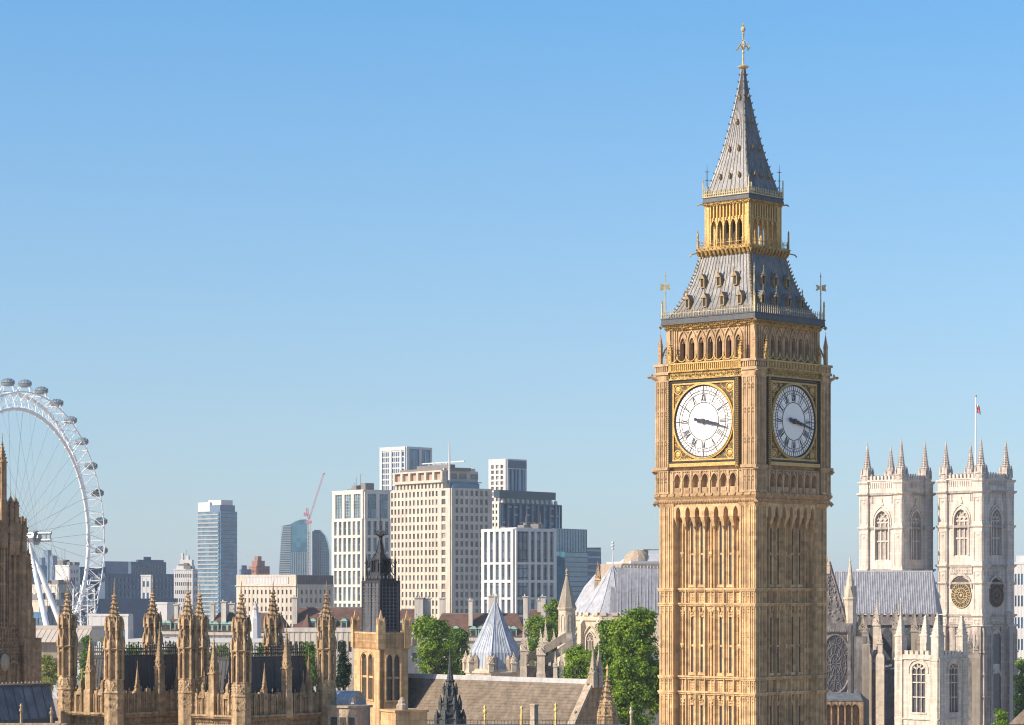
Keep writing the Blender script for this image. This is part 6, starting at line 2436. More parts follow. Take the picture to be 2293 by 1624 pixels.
m = MB(); m.box(X(693) - xo, X(713) - xo, 0, 22, 0, z(1188)); m.box(X(697) - xo, X(712) - xo, 0, 15, z(1188), z(1185)); m.obj('slab', M['glassC'], T2_)
m = MB()
m.prism([(X(713) - xo, 0), (X(732) - xo, 0), (X(732) - xo, z(1236)), (X(728) - xo, z(1215)), (X(722) - xo, z(1198)), (X(713) - xo, z(1188))], -1, 20)
m.obj('glass_facade', M['glassD'], T2_)
m = MB()
for i in range(8):
    m.box(X(694 + i * 4.9) - xo, X(695.4 + i * 4.9) - xo, -1.6, -.9, 0, z(1236 if i > 3 else 1192))
for i in range(20):
    m.box(X(714) - xo, X(722 + i * .5) - xo, -1.4, -.9, z(1202 + 6 * i) - .4, z(1202 + 6 * i) + .4)
m.obj('floor_bands', M['tealmull'], T2_)
cr_ = thing('tower_crane', 'red and white tower crane with a raised jib between the curved glass towers', 'crane', (X(694), 2190.0, 0), 0)
zc_ = lambda y: wz(y, 2190.0)
xc_ = lambda px: wx(px, 2190.0) - cr_.location.x
def lattice(m, p, q, w, n, r):
    p, q = Vector(p), Vector(q)
    d = (q - p).normalized()
    s_ = Vector((0, 1, 0)); t_ = d.cross(s_).normalized()
    cs = [(s_ * a + t_ * b) * w for a, b in ((1, 1), (-1, 1), (-1, -1), (1, -1))]
    for c in cs:
        m.tube([p + c, q + c], r, 4)
    for i in range(n):
        a, b = p + (q - p) * (i / n), p + (q - p) * ((i + 1) / n)
        for j in range(4):
            m.tube([a + cs[j], b + cs[(j + 1) % 4]], r * .7, 3)
m = MB(); lattice(m, (0, 0, 0), (0, 0, zc_(1166)), .8, 36, .2); m.obj('mast', M['cranew'], cr_)
m = MB(); lattice(m, (0, 0, zc_(1164)), (xc_(725), 0, zc_(1061)), .5, 22, .12); m.octa(xc_(725), 0, zc_(1061), 1.2, .8, 1.0); m.obj('jib', M['crane'], cr_)
m = MB(); lattice(m, (0, 0, zc_(1164)), (xc_(687), 0, zc_(1138)), .7, 6, .2); m.box(-2.6, 2.2, -1.2, 1.2, zc_(1172), zc_(1166)); m.box(-4.2, -1.5, -1, 1, zc_(1156), zc_(1148)); m.obj('cab_and_counterjib', M['crane'], cr_)

# beige stone block in the middle distance
Bb, wl, wr = block('stone_office_block', 'broad beige stone office block with a louvred attic', 'office block', 531, 664, 745, 800.0, 30)
z = lambda y: wz(y, 800.0)
m = MB(); m.box(-wl + .3, -.3, .3, wr - .3, 0, z(1290))
Ms = []
rows = [(z(1331 + 19 * i), z(1331 + 19 * i - 10)) for i in range(5)]
grid(m, FRONT(wl), wl, 0, z(1312), ucols(1, wl - 1, 13, .42), rows, .4, Ms)
grid(m, RIGHT, wr, 0, z(1312), ucols(1, wr - 1, 7, .42), rows, .4, Ms)
m.T = FRONT(wl); m.box(0, wl, -.4, .3, z(1313), z(1308)); m.box(0, wl, -.4, .3, z(1292), z(1287)); m.box(0, wl * .17, -.35, .3, z(1308), z(1292)); m.box(wl * .88, wl, -.35, .3, z(1308), z(1292)); m.box(-.3, wl + .3, -.7, .3, z(1313), z(1311))
m.T = RIGHT; m.box(0, wr, -.4, .3, z(1313), z(1309))
m.T = None
m.obj('wall', M['portland'], Bb)
many('window', unit_window('window', M['glassB']), Bb, Ms)
m = MB(); m.T = RIGHT; m.box(-.2, wr, -.3, .4, z(1309), z(1288))
for i in range(24):
    m.box(wr * i / 24, wr * i / 24 + .2, -.45, -.2, z(1308), z(1290))
m.obj('grey_attic', M['greyroof'], Bb)
m = MB(); m.T = FRONT(wl)
for i in range(28):
    u = wl * (.17 + .7 * i / 28)
    m.box(u, u + .45, -.3, .1, z(1308), z(1292))
m.obj('louvres', M['whiteclad'], Bb)

def plain_block(name, label, xl, xc, xr, D, deg, ytop, mt, ncf=0, ncr=0, rowh=3.4, gl='glassB', extras=()):
    o, wl, wr = block(name, label, 'building', xl, xc, xr, D, deg)
    z = lambda y: wz(y, D)
    m = MB(); m.box(-wl + .3, -.3, .3, wr - .3, 0, z(ytop) - .2)
    Ms = []
    zt_ = z(ytop)
    rows = [(zt_ - rowh * (i + 1) + .3, zt_ - rowh * i - rowh * .45) for i in range(int(min(zt_ - 5, 36) / rowh))]
    for T, w, n_ in ((FRONT(wl), wl, ncf), (RIGHT, wr, ncr)):
        if n_:
            grid(m, T, w, 0, zt_, ucols(.4, w - .4, n_, .62), rows, .35, Ms)
        else:
            m.T = T; m.box(0, w, -.3, .4, 0, zt_); m.T = None
    m.box(-wl - .15, .15, -.45, wr + .15, zt_ - .1, zt_ + .5)
    for (a, b, c, d, h) in extras:
        m.box(-wl + a * wl, -wl + b * wl, c * wr, d * wr, zt_, zt_ + h)
    m.obj('wall', M[mt], o)
    if wl > 8 and D > 800:
        roof_plant(o, wl, wr, zt_ + .4, int(xl + D), 5)
    if Ms:
        many('window', unit_window('window', M[gl]), o, Ms)
    return o
plain_block('apartment_block', 'terracotta coloured block with rooftop plant behind the beige stone block', 558, 575, 603, 1500.0, 38, 1270, 'terra', 5, 7, extras=((.2, .9, .1, .7, 3.5), (.4, .8, .2, .5, 6)))
plain_block('office_block', 'small dark office block beside the terracotta coloured block', 537, 541, 562, 1400.0, 30, 1277, 'navy2', 0, 4, extras=((.1, .8, .1, .6, 2.5),))
plain_block('white_block', 'stepped white block with window bands and rooftop plant, left of the banded tower', 390, 432, 441, 1100.0, 14, 1277, 'whiteclad', 9, 2, 3.3, extras=((.1, .95, .1, .8, 1.8), (.25, .9, .2, .7, 4.2), (.3, .4, .3, .6, 7), (.55, .7, .3, .6, 6)))
plain_block('office_block', 'dark blue office slab behind the wheel with a flat roof', 228, 236, 294, 1500.0, 30, 1259, 'navy2', 0, 0)
plain_block('office_block', 'long dark blue office slab with roof rails, right of its flat-roofed neighbour', 288, 294, 371, 1450.0, 30, 1260, 'navy', 0, 12, extras=((.1, .9, .2, .95, 1.6), (.3, .6, .4, .6, 3.2)))
plain_block('office_block', 'broad navy office block in front of the two dark slabs, white stair tower on it', 222, 236, 389, 1250.0, 30, 1287, 'navy', 0, 18, 3.4, 'glassC')
plain_block('stair_tower', 'narrow white stair tower with window strips against the navy office block', 316, 338, 341, 1180.0, 12, 1290, 'whiteclad', 2, 0, 5.0, 'glassC')
plain_block('low_warehouse', 'low dark navy warehouse below the navy office block', 215, 222, 395, 1000.0, 24, 1344, 'navy', 0, 0)
plain_block('roof_deck', 'pale flat-roofed deck building right of the dark warehouse', 340, 375, 392, 900.0, 14, 1352, 'whiteclad', 0, 0)
plain_block('riverside_hall', 'white riverside hall with a blue glazed strip, below the wheel rim', 200, 288, 296, 780.0, 14, 1379, 'whiteclad', 4, 2, 9.0, 'glassC')
plain_block('glass_block', 'teal glass block behind the wheel legs', 40, 64, 104, 1300.0, 36, 1268, 'glassD', 0, 0)
plain_block('far_tower', 'hazy grey-blue tower pair far behind the wheel legs', 98, 108, 116, 2300.0, 42, 1233, 'navy2', 0, 0)
plain_block('far_tower', 'shorter hazy grey-blue tower at the right of the far pair', 112, 118, 128, 2200.0, 42, 1246, 'navy2', 0, 0)
plain_block('far_tower', 'lowest hazy grey-blue block at the left of the far pair', 88, 94, 101, 2250.0, 42, 1250, 'navy2', 0, 0)
plain_block('white_block', 'plain white block seen between the wheel legs and rim', 125, 155, 176, 1200.0, 36, 1268, 'whiteclad', 0, 3)
plain_block('office_block', 'dark blue block with a pale pillar, behind the wheel rim', 172, 180, 236, 1250.0, 30, 1272, 'navy', 0, 6, 3.4, 'glassC')
plain_block('theatre_block', 'low beige concrete block with flat terraces behind the wheel legs', 60, 130, 210, 1050.0, 40, 1312, 'chim', 4, 4, 6)
plain_block('low_roof_block', 'low brown-roofed block at the foot of the wheel legs', 60, 112, 150, 1020.0, 40, 1346, 'beigeroof', 0, 0)
plain_block('blue_block', 'low blue glazed block with white windows at the foot of the wheel', 55, 100, 190, 985.0, 38, 1374, 'glassC', 3, 10, 4.0, 'glassA')
bs = thing('station_roof', 'long beige ribbed station roof over a stone viaduct arch', 'roof', (wx(112, 640.0), 640.0, 0), radians(-8))
z = lambda y: wz(y, 640.0)
m = MB()
m.frus(-9, 9, -2, 16, z(1438), -9, 9, 4, 16, z(1408)); m.box(-9, 9, 3.6, 17, z(1409), z(1403))
for i in range(14):
    x = -9 + 18 * (i + .5) / 14
    m.tube([(x, -2, z(1438)), (x, 4, z(1408))], .1, 4)
m.obj('roof_shell', M['beigeroof'], bs)
m = MB()
m.arched(-9, 9, z(1520), z(1438), 0, 6, [(-4.5, 3.3, z(1520), z(1488), z(1474)), (4.2, 3.4, z(1520), z(1488), z(1474))], 6)
m.box(-9.5, 9.5, -.6, 6, z(1474), z(1470))
m.obj('viaduct', M['spirestone'], bs)

# brown roofs with chimneys (riverside county offices)
def tiled_range(label, x0, x1, yr, ye, D, deg=8, chim=(), dorm=(), hip=2.5, wall='chim'):
    th = radians(deg)
    o = thing('tiled_range', label, 'building', (wx(x1, D), D, 0), -th, 'brown tiled ranges with tall pale chimneys')
    z = lambda y: wz(y, D)
    L = (x1 - x0) * D / F / cos(th)
    loc = lambda px: -(x1 - px) * D / F / cos(th)
    rise = z(yr) - z(ye)
    dp = rise * .8
    m = MB(); m.box(-L, 0, 0, 2 * dp, 0, z(ye) - .05)
    for i in range(int(L / 3.4)):
        x = -L + 3.4 * (i + .5)
    m.box(-L - .3, .3, -.5, 0, z(ye) - .9, z(ye) - .2)
    m.obj('wall', M[wall], o)
    m = MB(); m.roof(-L - .2, .2, -.6, 2 * dp + .6, z(ye), z(yr), hip, hip); m.obj('roof', M['browntile'], o)
    m = MB(); m.box(-L + hip, -hip, dp - .12, dp + .12, z(yr) - .12, z(yr) + .16); m.obj('ridge_tiles', M['greyroof'], o)
    for (pa, pb, ya, yb_, yy) in chim:
        m = MB()
        xa, xb = loc(pa), loc(pb)
        yc_ = dp * yy
        m.box(xa, xb, yc_, yc_ + 1.5, z(yb_), z(ya + 3))
        m.box(xa - .2, xb + .2, yc_ - .2, yc_ + 1.7, z(ya + 3), z(ya + 1))
        for k in range(max(1, int((xb - xa) / .7))):
            m.lathe([(.2, z(ya + 1)), (.16, z(ya) + .3)], 6, xa + .35 + k * .7, yc_ + .7)
        m.obj('chimney', M['chim'], o)
    for pd in dorm:
        m = MB()
        x = loc(pd)
        m.box(x - .75, x + .75, -.4, dp * .5, z(ye) - .2, z(ye) + 1.7)
        m.frus(x - .95, x + .95, -.6, dp * .6, z(ye) + 1.7, x - .3, x + .3, -.2, dp * .6, z(ye) + 2.3)
        d = m.obj('dormer', M['copper'], o)
        m = MB(); m.box(x - .45, x + .45, -.44, -.3, z(ye), z(ye) + 1.4); m.obj('dormer_window', M['dark'], d)
    Ms = []
    for i in range(int(L / 3.0)):
        for k in range(2):
            Ms.append(TR(-L + 3.0 * (i + .5), 0, z(ye) - 3.6 - 3.6 * k) @ Matrix.Diagonal((1.1, 1, 2.0, 1)))
    many('window', unit_window('window', M['glassB']), o, Ms)
    return o
tiled_range('brown tiled range with a green copper gutter, left of the nearest pavilion turrets', 359, 416, 1374, 1412, 640.0, 8, ((385, 393, 1352, 1395, .6), (402, 412, 1347, 1380, 1.0)), (366, 376, 398, 408), 2.8)
tiled_range('brown tiled range with two pale chimneys below the banded tower', 462, 534, 1373, 1414, 640.0, 8, ((466, 474, 1349, 1400, .5), (492, 503, 1346, 1402, .3), (503, 515, 1350, 1385, 1.2)), (468, 482, 502, 516), 2.2)
tiled_range('short brown tiled range in front of the beige stone block', 545, 640, 1374, 1416, 620.0, 8, ((559, 566, 1350, 1390, .8),), (552, 598, 612), 2.2)
tiled_range('long brown tiled range left of the black lantern', 655, 832, 1361, 1408, 620.0, 5, ((651, 663, 1336, 1400, .1), (714, 716, 1372, 1400, .2)), (700, 720, 745, 770), 1.0)
tiled_range('brown tiled range between the black lantern and the leafy tree', 885, 962, 1365, 1412, 630.0, 5, ((927, 946, 1337, 1400, .2), (944, 960, 1338, 1400, .7)), (900, 915), 1.0)
tiled_range('long brown tiled range behind the cone roof with three tall chimneys', 962, 1178, 1375, 1426, 600.0, 5, ((1048, 1057, 1342, 1402, .2), (1091, 1113, 1333, 1380, .7), (1171, 1181, 1334, 1420, .1), (978, 990, 1338, 1390, 1.2)), (994, 1021, 1060, 1078, 1138, 1150), 2.4)
tiled_range('shadowed brown tiled range above the leafy trees, beside the spired turret', 1176, 1262, 1366, 1424, 640.0, 5, ((1211, 1221, 1334, 1390, .1), (1200, 1210, 1342, 1380, .9)), (), 1.0)
plain_block('white_terrace', 'pale stone terrace behind the palace turrets', 290, 640, 660, 480.0, 6, 1438, 'whiteclad', 26, 0, 4.2)
plain_block('stone_terrace', 'pale stone terrace with dark windows, left of the buff tower', 640, 796, 810, 440.0, 6, 1414, 'chim', 12, 0, 3.6)
wp = thing('ventilation_shaft', 'white tapering ventilation shaft behind the second pavilion', 'shaft', (wx(572, 520.0), 520.0, 0), 0)
z = lambda y: wz(y, 520.0)
m = MB(); m.lathe([(1.6, 0), (1.5, z(1465)), (1.1, z(1440)), (.95, z(1385)), (.75, z(1380)), (.45, z(1364))], 8); m.obj('shaft', M['whiteclad'], wp)
m = MB(); m.lathe([(.5, z(1366)), (.6, z(1362)), (.3, z(1356)), (.1, z(1352))], 8); m.obj('cap', M['chim'], wp)
bg_ = thing('brown_gable', 'small dark brown pointed roof turret on the left of the black lantern', 'turret', (wx(688.5, 560.0), 560.0, 0), radians(-30))
z = lambda y: wz(y, 560.0)
m = MB(); m.lathe([(.85, 0), (.85, z(1407))], 4); m.obj('shaft', M['chim'], bg_)
m = MB(); m.lathe([(.95, z(1407)), (.05, z(1374))], 4); m.obj('roof', M['browntile'], bg_)
plain_block('modern_office', 'white office block with dark blue window bands at the right edge', 2268, 2310, 2340, 800.0, 20, 1263, 'whiteclad', 5, 5, 6.4, 'glassC', extras=((.1, .9, .1, .8, 2.5),))
# ------------------------------------------------------------------ the observation wheel
M['wheelwhite'] = mat('white_wheel_paint', (.80, .80, .80), (.74, .75, .76), .3, .4)
M['cablegrey'] = mat('steel_cable', (.30, .33, .36), (.25, .28, .3), .5, .95, spec=.0)
M['podglass'] = mat('capsule_glass', (.045, .085, .11), (.16, .21, .24), 1.2, .1, spec=.9, rnd=.3)
M['podbase'] = mat('capsule_shell', (.23, .25, .27), (.17, .19, .2), .6, .3, spec=.6)
Dw = 960.0
WC = Vector((wx(43, Dw), Dw, wz(1205, Dw)))
ph = radians(66.95)
uu = Vector((cos(ph), sin(ph), 0)); aa = Vector((sin(ph), -cos(ph), 0)); kk = Vector((0, 0, 1))
wheel = thing('observation_wheel', 'huge white observation wheel with glass capsules around its rim', 'ferris wheel', (WC.x, WC.y, 0), 0)
def wp_(r, ang, ax): return uu * (r * sin(ang)) + kk * (WC.z + r * cos(ang)) + aa * ax
RC, RO, RI, AX = 54.7, 51.3, 45.4, 3.3
A0 = radians(3.8)
NSEG = 128
for nm, r, ax, rad_, mt in (('outer_rim', RO, AX, .24, 'wheelwhite'), ('outer_rim', RO, -AX, .56, 'wheelwhite'), ('inner_rim', RI, 0, .62, 'wheelwhite')):
    m = MB()
    m.tube([wp_(r, 2 * pi * i / NSEG, ax) for i in range(NSEG)], rad_, 6, True)
    m.obj(nm, M[mt], wheel, smooth=True)
m = MB()
NB = 64
for i in range(NB):
    a, b = 2 * pi * i / NB, 2 * pi * (i + .5) / NB
    c = 2 * pi * (i + 1) / NB
    m.tube([wp_(RO, a, AX), wp_(RO, a, -AX)], .13, 4)
    m.tube([wp_(RO, a, AX), wp_(RO, c, -AX)] if i % 2 else [wp_(RO, c, AX), wp_(RO, a, -AX)], .1, 4)
    for s_ in (-1, 1):
        m.tube([wp_(RO, a, AX * s_), wp_(RI, b, 0)], .115, 4)
        m.tube([wp_(RO, c, AX * s_), wp_(RI, b, 0)], .115, 4)
    m.octa(*wp_(RI - .5, b, 0), .6, .6, .6)
m.obj('rim_bracing', M['wheelwhite'], wheel)
m = MB()
for i in range(64):
    a = 2 * pi * (i + .5) / 64
    m.tube([wp_(RI - .4, a, 0), wp_(1.6, a + (.5 if i % 2 else -.5), (7.0 if i % 2 else -2.5))], .06, 3)
m.obj('cables', M['cablegrey'], wheel)
m = MB()
def spin(m, ax0, ax1, r, dz=0.0):
    m.tube([aa * ax0 + kk * (WC.z + dz), aa * ax1 + kk * (WC.z + dz)], r, 10)
spin(m, -3.5, 8.5, 1.5); spin(m, -3.2, -2.2, 2.6); spin(m, 6.6, 7.4, 2.6)
spin(m, 3.6, 13.2, .55, 1.6); spin(m, 3.6, 13.0, .6, -.8)
for q in (5, 8, 11, 12.8):
    m.tube([aa * q + kk * (WC.z - .8), aa * q + kk * (WC.z + 1.6)], .3, 5)
m.obj('hub', M['podbase'], wheel)
def w2l(px, D, zz_): return Vector((wx(px, D) - WC.x, D - WC.y, zz_))
for px, Df in ((139, 935.0), (199, 955.0)):
    m = MB()
    top = aa * 4.0 + kk * (WC.z - 1.5)
    bot = w2l(px, Df, .0)
    pts = [top + (bot - top) * t for t in (0, .08, .3, .6, 1)]
    m.tube(pts, [.45, .7, 1.0, 1.05, .8], 10)
    m.obj('leg', M['wheelwhite'], wheel, smooth=True)
m = MB()
for px, Df in ((250, 930.0), (262, 940.0), (150, 900.0)):
    m.tube([aa * 12.8 + kk * WC.z, w2l(px, Df, 0)], .1, 4)
m.obj('stay_cables', M['cablegrey'], wheel)
mg = MB()
mg.ball(0, 0, .15, 2.7, 1.55, 1.35, 14, 8)
pg = mg.mesh('capsule', M['podglass'])
mb = MB()
mb.lathe([(.4, -1.35), (1.1, -1.2), (1.45, -.7), (1.58, -.3)], 14)
mb.v = [(x * 1.74, y, z_) for x, y, z_ in mb.v]
mfr = MB()
for q in (-2.3, -1.15, 0, 1.15, 2.3):
    h_ = sqrt(max(0, 1 - (q / 2.7) ** 2))
    mfr.tube([(q, 1.57 * h_ * cos(t * pi / 8), .15 + 1.38 * h_ * sin(t * pi / 8)) for t in range(9)], .07, 4)
mb.tube([(2.74 * cos(t * pi / 10), 1.58 * sin(t * pi / 10), .15) for t in range(20)], .07, 4, True)
pb = mb.mesh('capsule_shell', M['podbase'])
pf = mfr.mesh('capsule_frame', M['wheelwhite'])  # white ribs also stand in for bright glints on the glass
ma = MB()
for s_ in (-1.4, 1.4):
    ma.tube([(s_, 0, -1.2), (s_ * 2.2, 0, -3.2)], .16, 4)
pa_ = None
rot = Matrix(((aa.x, uu.x, 0, 0), (aa.y, uu.y, 0, 0), (0, 0, 1, 0), (0, 0, 0, 1)))
mk = MB()
for i in range(32):
    a = A0 + 2 * pi * i / 32
    p = wp_(RC, a, 0)
    c = link('capsule', pg, wheel, TR(*p) @ rot)
    link('capsule_shell', pb, c)
    link('capsule_frame', pf, c)
    for s_ in (-1, 1):
        mk.tube([wp_(RO, a - .03, AX * s_), wp_(RC - .3, a, s_ * 1.5), wp_(RO, a + .03, AX * s_)], .17, 4)
mk.obj('capsule_mounts', M['wheelwhite'], wheel)
# boarding platform structures at the foot
bp_ = thing('boarding_platform', 'white boarding platform struts at the foot of the wheel', 'platform', (wx(180, 945.0), 945.0, 0), 0)
m = MB()
rng = random.Random(21)
for i in range(60):
    x0, z0 = rng.uniform(-2, 6), rng.uniform(20, 40)
    m.tube([(x0, rng.uniform(-3, 3), z0), (x0 + rng.uniform(-4, 3), rng.uniform(-3, 3), z0 + rng.uniform(-5, 4))], .16, 4)
for x in (-3, 0, 3, 6):
    m.tube([(x, 0, 0), (x * .8, 0, 38)], .25, 5)
m.box(-9, 9, -4, 4, 0, 18)
m.obj('struts', M['wheelwhite'], bp_)
# ------------------------------------------------------------------ trees
def leaf_mat(name, c1, c2):
    m = bpy.data.materials.new(name)
    m.use_nodes = True
    nt = m.node_tree
    N, L = nt.nodes, nt.links
    b = N["Principled BSDF"]
    b.inputs['Roughness'].default_value = .55
    b.inputs['Specular IOR Level'].default_value = .25
    geo = N.new("ShaderNodeNewGeometry")
    nz = N.new("ShaderNodeTexNoise"); nz.inputs['Scale'].default_value = .5; nz.inputs['Detail'].default_value = 4
    L.new(geo.outputs['Position'], nz.inputs['Vector'])
    mx = N.new("ShaderNodeMix"); mx.data_type = 'RGBA'
    mx.inputs['A'].default_value = (*c1, 1); mx.inputs['B'].default_value = (*c2, 1)
    mr = N.new("ShaderNodeMapRange"); mr.inputs['From Min'].default_value, mr.inputs['From Max'].default_value = .40, .60
    ad = N.new("ShaderNodeMath"); ad.operation = 'ADD'
    ml = N.new("ShaderNodeMath"); ml.operation = 'MULTIPLY_ADD'; ml.inputs[1].default_value = .36; ml.inputs[2].default_value = -.18
    L.new(geo.outputs['Random Per Island'], ml.inputs[0])
    L.new(nz.outputs['Fac'], ad.inputs[0]); L.new(ml.outputs[0], ad.inputs[1])
    L.new(ad.outputs[0], mr.inputs['Value'])
    L.new(mr.outputs[0], mx.inputs['Factor'])
    L.new(mx.outputs['Result'], b.inputs['Base Color'])
    tr = N.new("ShaderNodeBsdfTranslucent")
    L.new(mx.outputs['Result'], tr.inputs['Color'])
    ms = N.new("ShaderNodeMixShader"); ms.inputs[0].default_value = .42
    L.new(b.outputs[0], ms.inputs[1]); L.new(tr.outputs[0], ms.inputs[2])
    L.new(ms.outputs[0], N["Material Output"].inputs['Surface'])
    return m
M['leafA'] = leaf_mat('green_leaves', (.29, .42, .04), (.085, .175, .016))
M['leafB'] = leaf_mat('deep_green_leaves', (.19, .31, .035), (.05, .115, .016))
M['leafY'] = leaf_mat('yellow_green_leaves', (.38, .38, .045), (.18, .24, .03))
M['leafC'] = leaf_mat('conifer_needles', (.03, .075, .035), (.018, .05, .022))
M['bark'] = mat('bark', (.10, .075, .05), (.06, .045, .03), 2, .9, bump=.5)

def leaves(rng, lobes, n, size, flat=.0):
    """leaf clumps: many small bent leaf faces on and just inside the shell of every lobe"""
    vs, fs = [], []
    wts = [a * b + b * c + a * c for (_, _, _, a, b, c) in lobes]
    tot = sum(wts)
    for (x, y, z, a, b, c), w in zip(lobes, wts):
        k = int(n * w / tot)
        # sub clumps on the lobe
        nc = max(6, int(k / 26))
        for _ in range(nc):
            u, v = rng.uniform(-.85, 1), rng.uniform(0, 2 * pi)
            s_ = sqrt(max(0, 1 - u * u))
            rr = rng.uniform(.62, 1.12) if rng.random() < .85 else rng.uniform(1.1, 1.32)
            d = Vector((s_ * cos(v), s_ * sin(v), u))
            c0 = Vector((x + a * d.x * rr, y + b * d.y * rr, z + c * d.z * rr))
            cs = size * rng.uniform(1.4, 2.6)
            for _ in range(max(1, k // nc)):
                p = c0 + Vector((rng.gauss(0, 1), rng.gauss(0, 1), rng.gauss(0, .75))) * cs * .6
                nrm = (d + Vector((rng.gauss(0, .7), rng.gauss(0, .7), rng.gauss(.3, .7)))).normalized()
                t = nrm.cross(Vector((rng.gauss(0, 1), rng.gauss(0, 1), rng.gauss(0, 1))))
                if t.length < 1e-3:
                    continue
                t.normalize()
                q = nrm.cross(t)
                l, w_ = size * rng.uniform(.6, 1.2), size * rng.uniform(.35, .6)
                o = len(vs)
                vs += [p - t * l, p + q * w_ + nrm * w_ * .3, p + t * l, p - q * w_ + nrm * w_ * .3]
                fs.append((o, o + 1, o + 2, o + 3))
    return vs, fs

def tree(label, px, ybot, ytop, wpx, D, n, size, seed, lm='leafA', dpt=1.0, lobes_n=16, name='tree', fill=0.0, zbot=None):
    rng = random.Random(seed)
    S_ = D / F
    zt, zb = wz(ytop, D), (wz(ybot, D) if zbot is None else zbot)
    o = thing(name, label, 'tree', (wx(px, D), D, 0), rng.uniform(0, 6), 'trees between the old buildings')
    o.rotation_euler = (0, 0, 0)
    R, H = wpx * S_ / 2, zt - zb
    lobes = []
    for i in range(lobes_n):
        t = (i + .5) / lobes_n
        hz = zb + H * (.12 + .82 * rng.random())
        env = sin(pi * min(1, max(.08, ((hz - zb) / H) * .8 + .18))) ** .6
        a = rng.uniform(0, 2 * pi)
        rr = R * env * rng.uniform(.35, .78)
        s_ = R * rng.uniform(.2, .42)
        lobes.append((rr * cos(a), rr * sin(a) * dpt, min(hz, zt - s_ * .8), s_, s_, s_ * rng.uniform(.75, .95)))
    lobes.append((0, 0, zt - R * .4, R * .42, R * .42, R * .4))
    lobes.append((R * .1, 0, zb + H * .5, R * .6, R * .6 * dpt, H * .36))
    vs, fs = leaves(rng, lobes, n, size)
    me = bpy.data.meshes.new('crown')
    me.from_pydata([tuple(v) for v in vs], [], fs)
    me.materials.append(M[lm])
    link('crown', me, o)
    m = MB()
    m.tube([(0, 0, 0), (.1, 0, zb * .5), (0, .1, zb + H * .3), (.1, 0, zb + H * .6)], [R * .09 + .15, R * .07 + .12, R * .05 + .08, .06], 7)
    for L_ in lobes[::2]:
        m.tube([(0, 0, zb + H * .12), (L_[0] * .5, L_[1] * .5, (zb + H * .2 + L_[2]) / 2), (L_[0], L_[1], L_[2])], [R * .04 + .06, R * .025 + .04, .03], 5)
    m.obj('trunk', M['bark'], o)
    return o
tree('leafy tree behind the hall roof, right of the buff tower', 968, 1545, 1384, 128, 440.0, 15000, .26, 1, 'leafA', .8)
tree('smaller leafy tree between the first tree and the cone roof', 1024, 1540, 1410, 74, 455.0, 7000, .25, 2, 'leafB', .8, 10)
tree('tree behind the small pinnacles, left of the spired turret', 1206, 1510, 1380, 74, 540.0, 8000, .28, 3, 'leafA', .8, 12)
tree('narrow tall tree against the spired turret', 1240, 1490, 1346, 54, 560.0, 6500, .28, 4, 'leafA', .8, 12)
tree('low round tree in front of the gothic apse window', 1294, 1570, 1448, 102, 372.0, 11000, .22, 5, 'leafA', .8, 13)
tree('big bright tree beside the clock tower', 1425, 1650, 1368, 150, 345.0, 30000, .24, 6, 'leafA', .7, 30)
tree('dark tree left of the big tree, below the apse parapet', 1358, 1610, 1394, 82, 352.0, 13000, .23, 7, 'leafB', .8, 14)
tree('rounded bush-like tree between the low round tree and the dark tree', 1338, 1590, 1462, 66, 362.0, 7000, .22, 22, 'leafA', .8, 11)
tree('lower tree behind the brown pinnacle', 1400, 1690, 1478, 100, 330.0, 14000, .22, 8, 'leafA', .7, 18)
tree('tree at the right edge below the white office block', 2290, 1640, 1478, 52, 520.0, 7000, .28, 9, 'leafA', .8, 14)
tree('small shrub-like tree at the foot of the clocked abbey tower', 2240, 1660, 1592, 36, 400.0, 3500, .2, 10, 'leafA', .8, 9)
tree('yellowing tree under the station roof', 104, 1560, 1466, 60, 600.0, 3500, .3, 12, 'leafY', .7, 9)
tree('green tree between the first two pavilion turrets', 192, 1600, 1428, 40, 560.0, 6000, .3, 13, 'leafB', .7, 12)
tree('yellow-green tree behind the front pavilion turret', 238, 1590, 1430, 34, 565.0, 4000, .3, 14, 'leafY', .7, 10)
tree('bushy green tree behind the cresting of the first pavilion', 300, 1560, 1446, 60, 400.0, 5000, .24, 15, 'leafB', .7, 10)
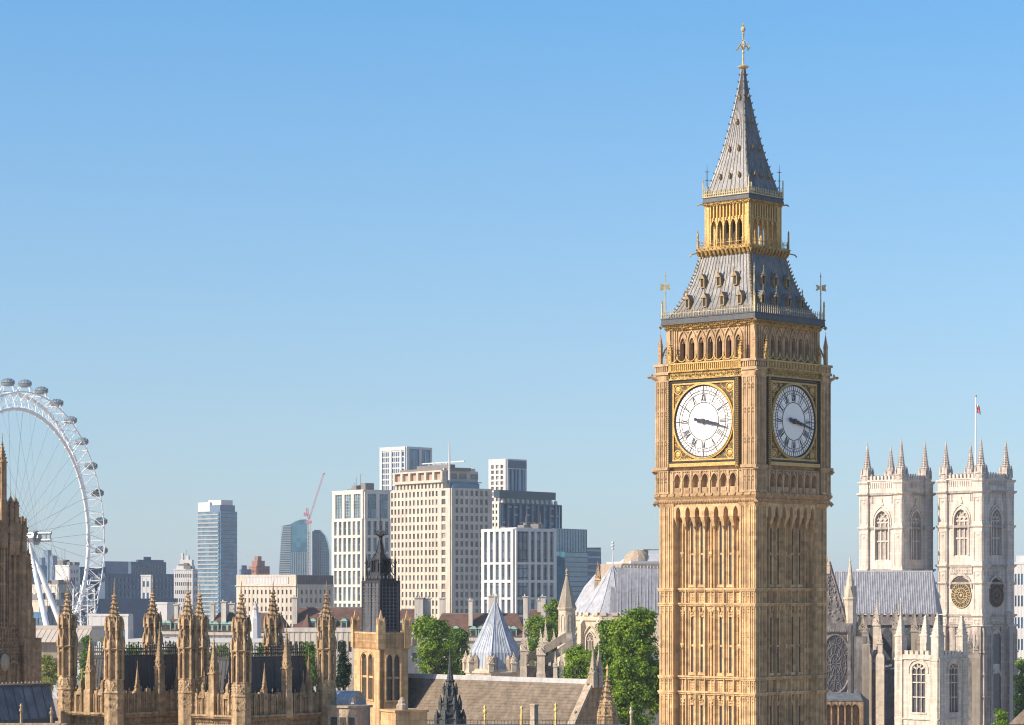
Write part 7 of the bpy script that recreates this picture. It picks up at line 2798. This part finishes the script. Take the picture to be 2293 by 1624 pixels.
tree('bushy tree behind the iron cresting left of the second pavilion turrets', 385, 1560, 1448, 50, 405.0, 4000, .24, 16, 'leafB', .7, 10)
tree('light green bush behind the second pavilion slope', 495, 1560, 1446, 56, 400.0, 4500, .24, 17, 'leafA', .7, 10)
tree('dark green bush behind the second pavilion cresting', 590, 1560, 1444, 70, 405.0, 5500, .24, 18, 'leafB', .7, 10)
tree('bush at the right end of the second pavilion cresting', 690, 1560, 1442, 60, 410.0, 5000, .24, 19, 'leafB', .7, 10)
# slim conifer
cf_ = thing('conifer', 'slim dark green conifer left of the buff tower', 'tree', (wx(769, 300.0), 300.0, 0), 0)
rng = random.Random(31)
z = lambda y: wz(y, 300.0)
vs, fs = leaves(rng, [(0, 0, z(1530) + (z(1442) - z(1530)) * t, .12 + .62 * (1 - t) ** .8, .12 + .62 * (1 - t) ** .8, .45) for t in [i / 9 for i in range(10)]], 3500, .14)
me = bpy.data.meshes.new('crown'); me.from_pydata([tuple(v) for v in vs], [], fs); me.materials.append(M['leafC']); link('crown', me, cf_)
m = MB(); m.lathe([(.2, 0), (.12, z(1530)), (.04, z(1450))], 6); m.obj('trunk', M['bark'], cf_)

# ------------------------------------------------------------------ ground and air
M['ground'] = mat('city_ground', (.42, .33, .23), (.32, .25, .175), .02, .9)
m = MB()
m.box(-9000, 9000, -400, 16000, -.6, 0)
g_ = m.obj('ground', M['ground'])
g_['kind'] = 'structure'
HZ = True
if HZ:
    m = MB()
    m.box(-9200, 9200, -600, 16200, -1.6, 112)
    hz = bpy.data.materials.new('haze_air')
    hz.use_nodes = True
    nt = hz.node_tree
    for n in list(nt.nodes):
        nt.nodes.remove(n)
    pv = nt.nodes.new("ShaderNodeVolumePrincipled")
    pv.inputs['Color'].default_value = (.78, .88, 1.0, 1)
    pv.inputs['Density'].default_value = .00010
    pv.inputs['Anisotropy'].default_value = .1
    ou = nt.nodes.new("ShaderNodeOutputMaterial")
    nt.links.new(pv.outputs[0], ou.inputs['Volume'])
    h = m.obj('haze', hz)
    h['kind'] = 'stuff'
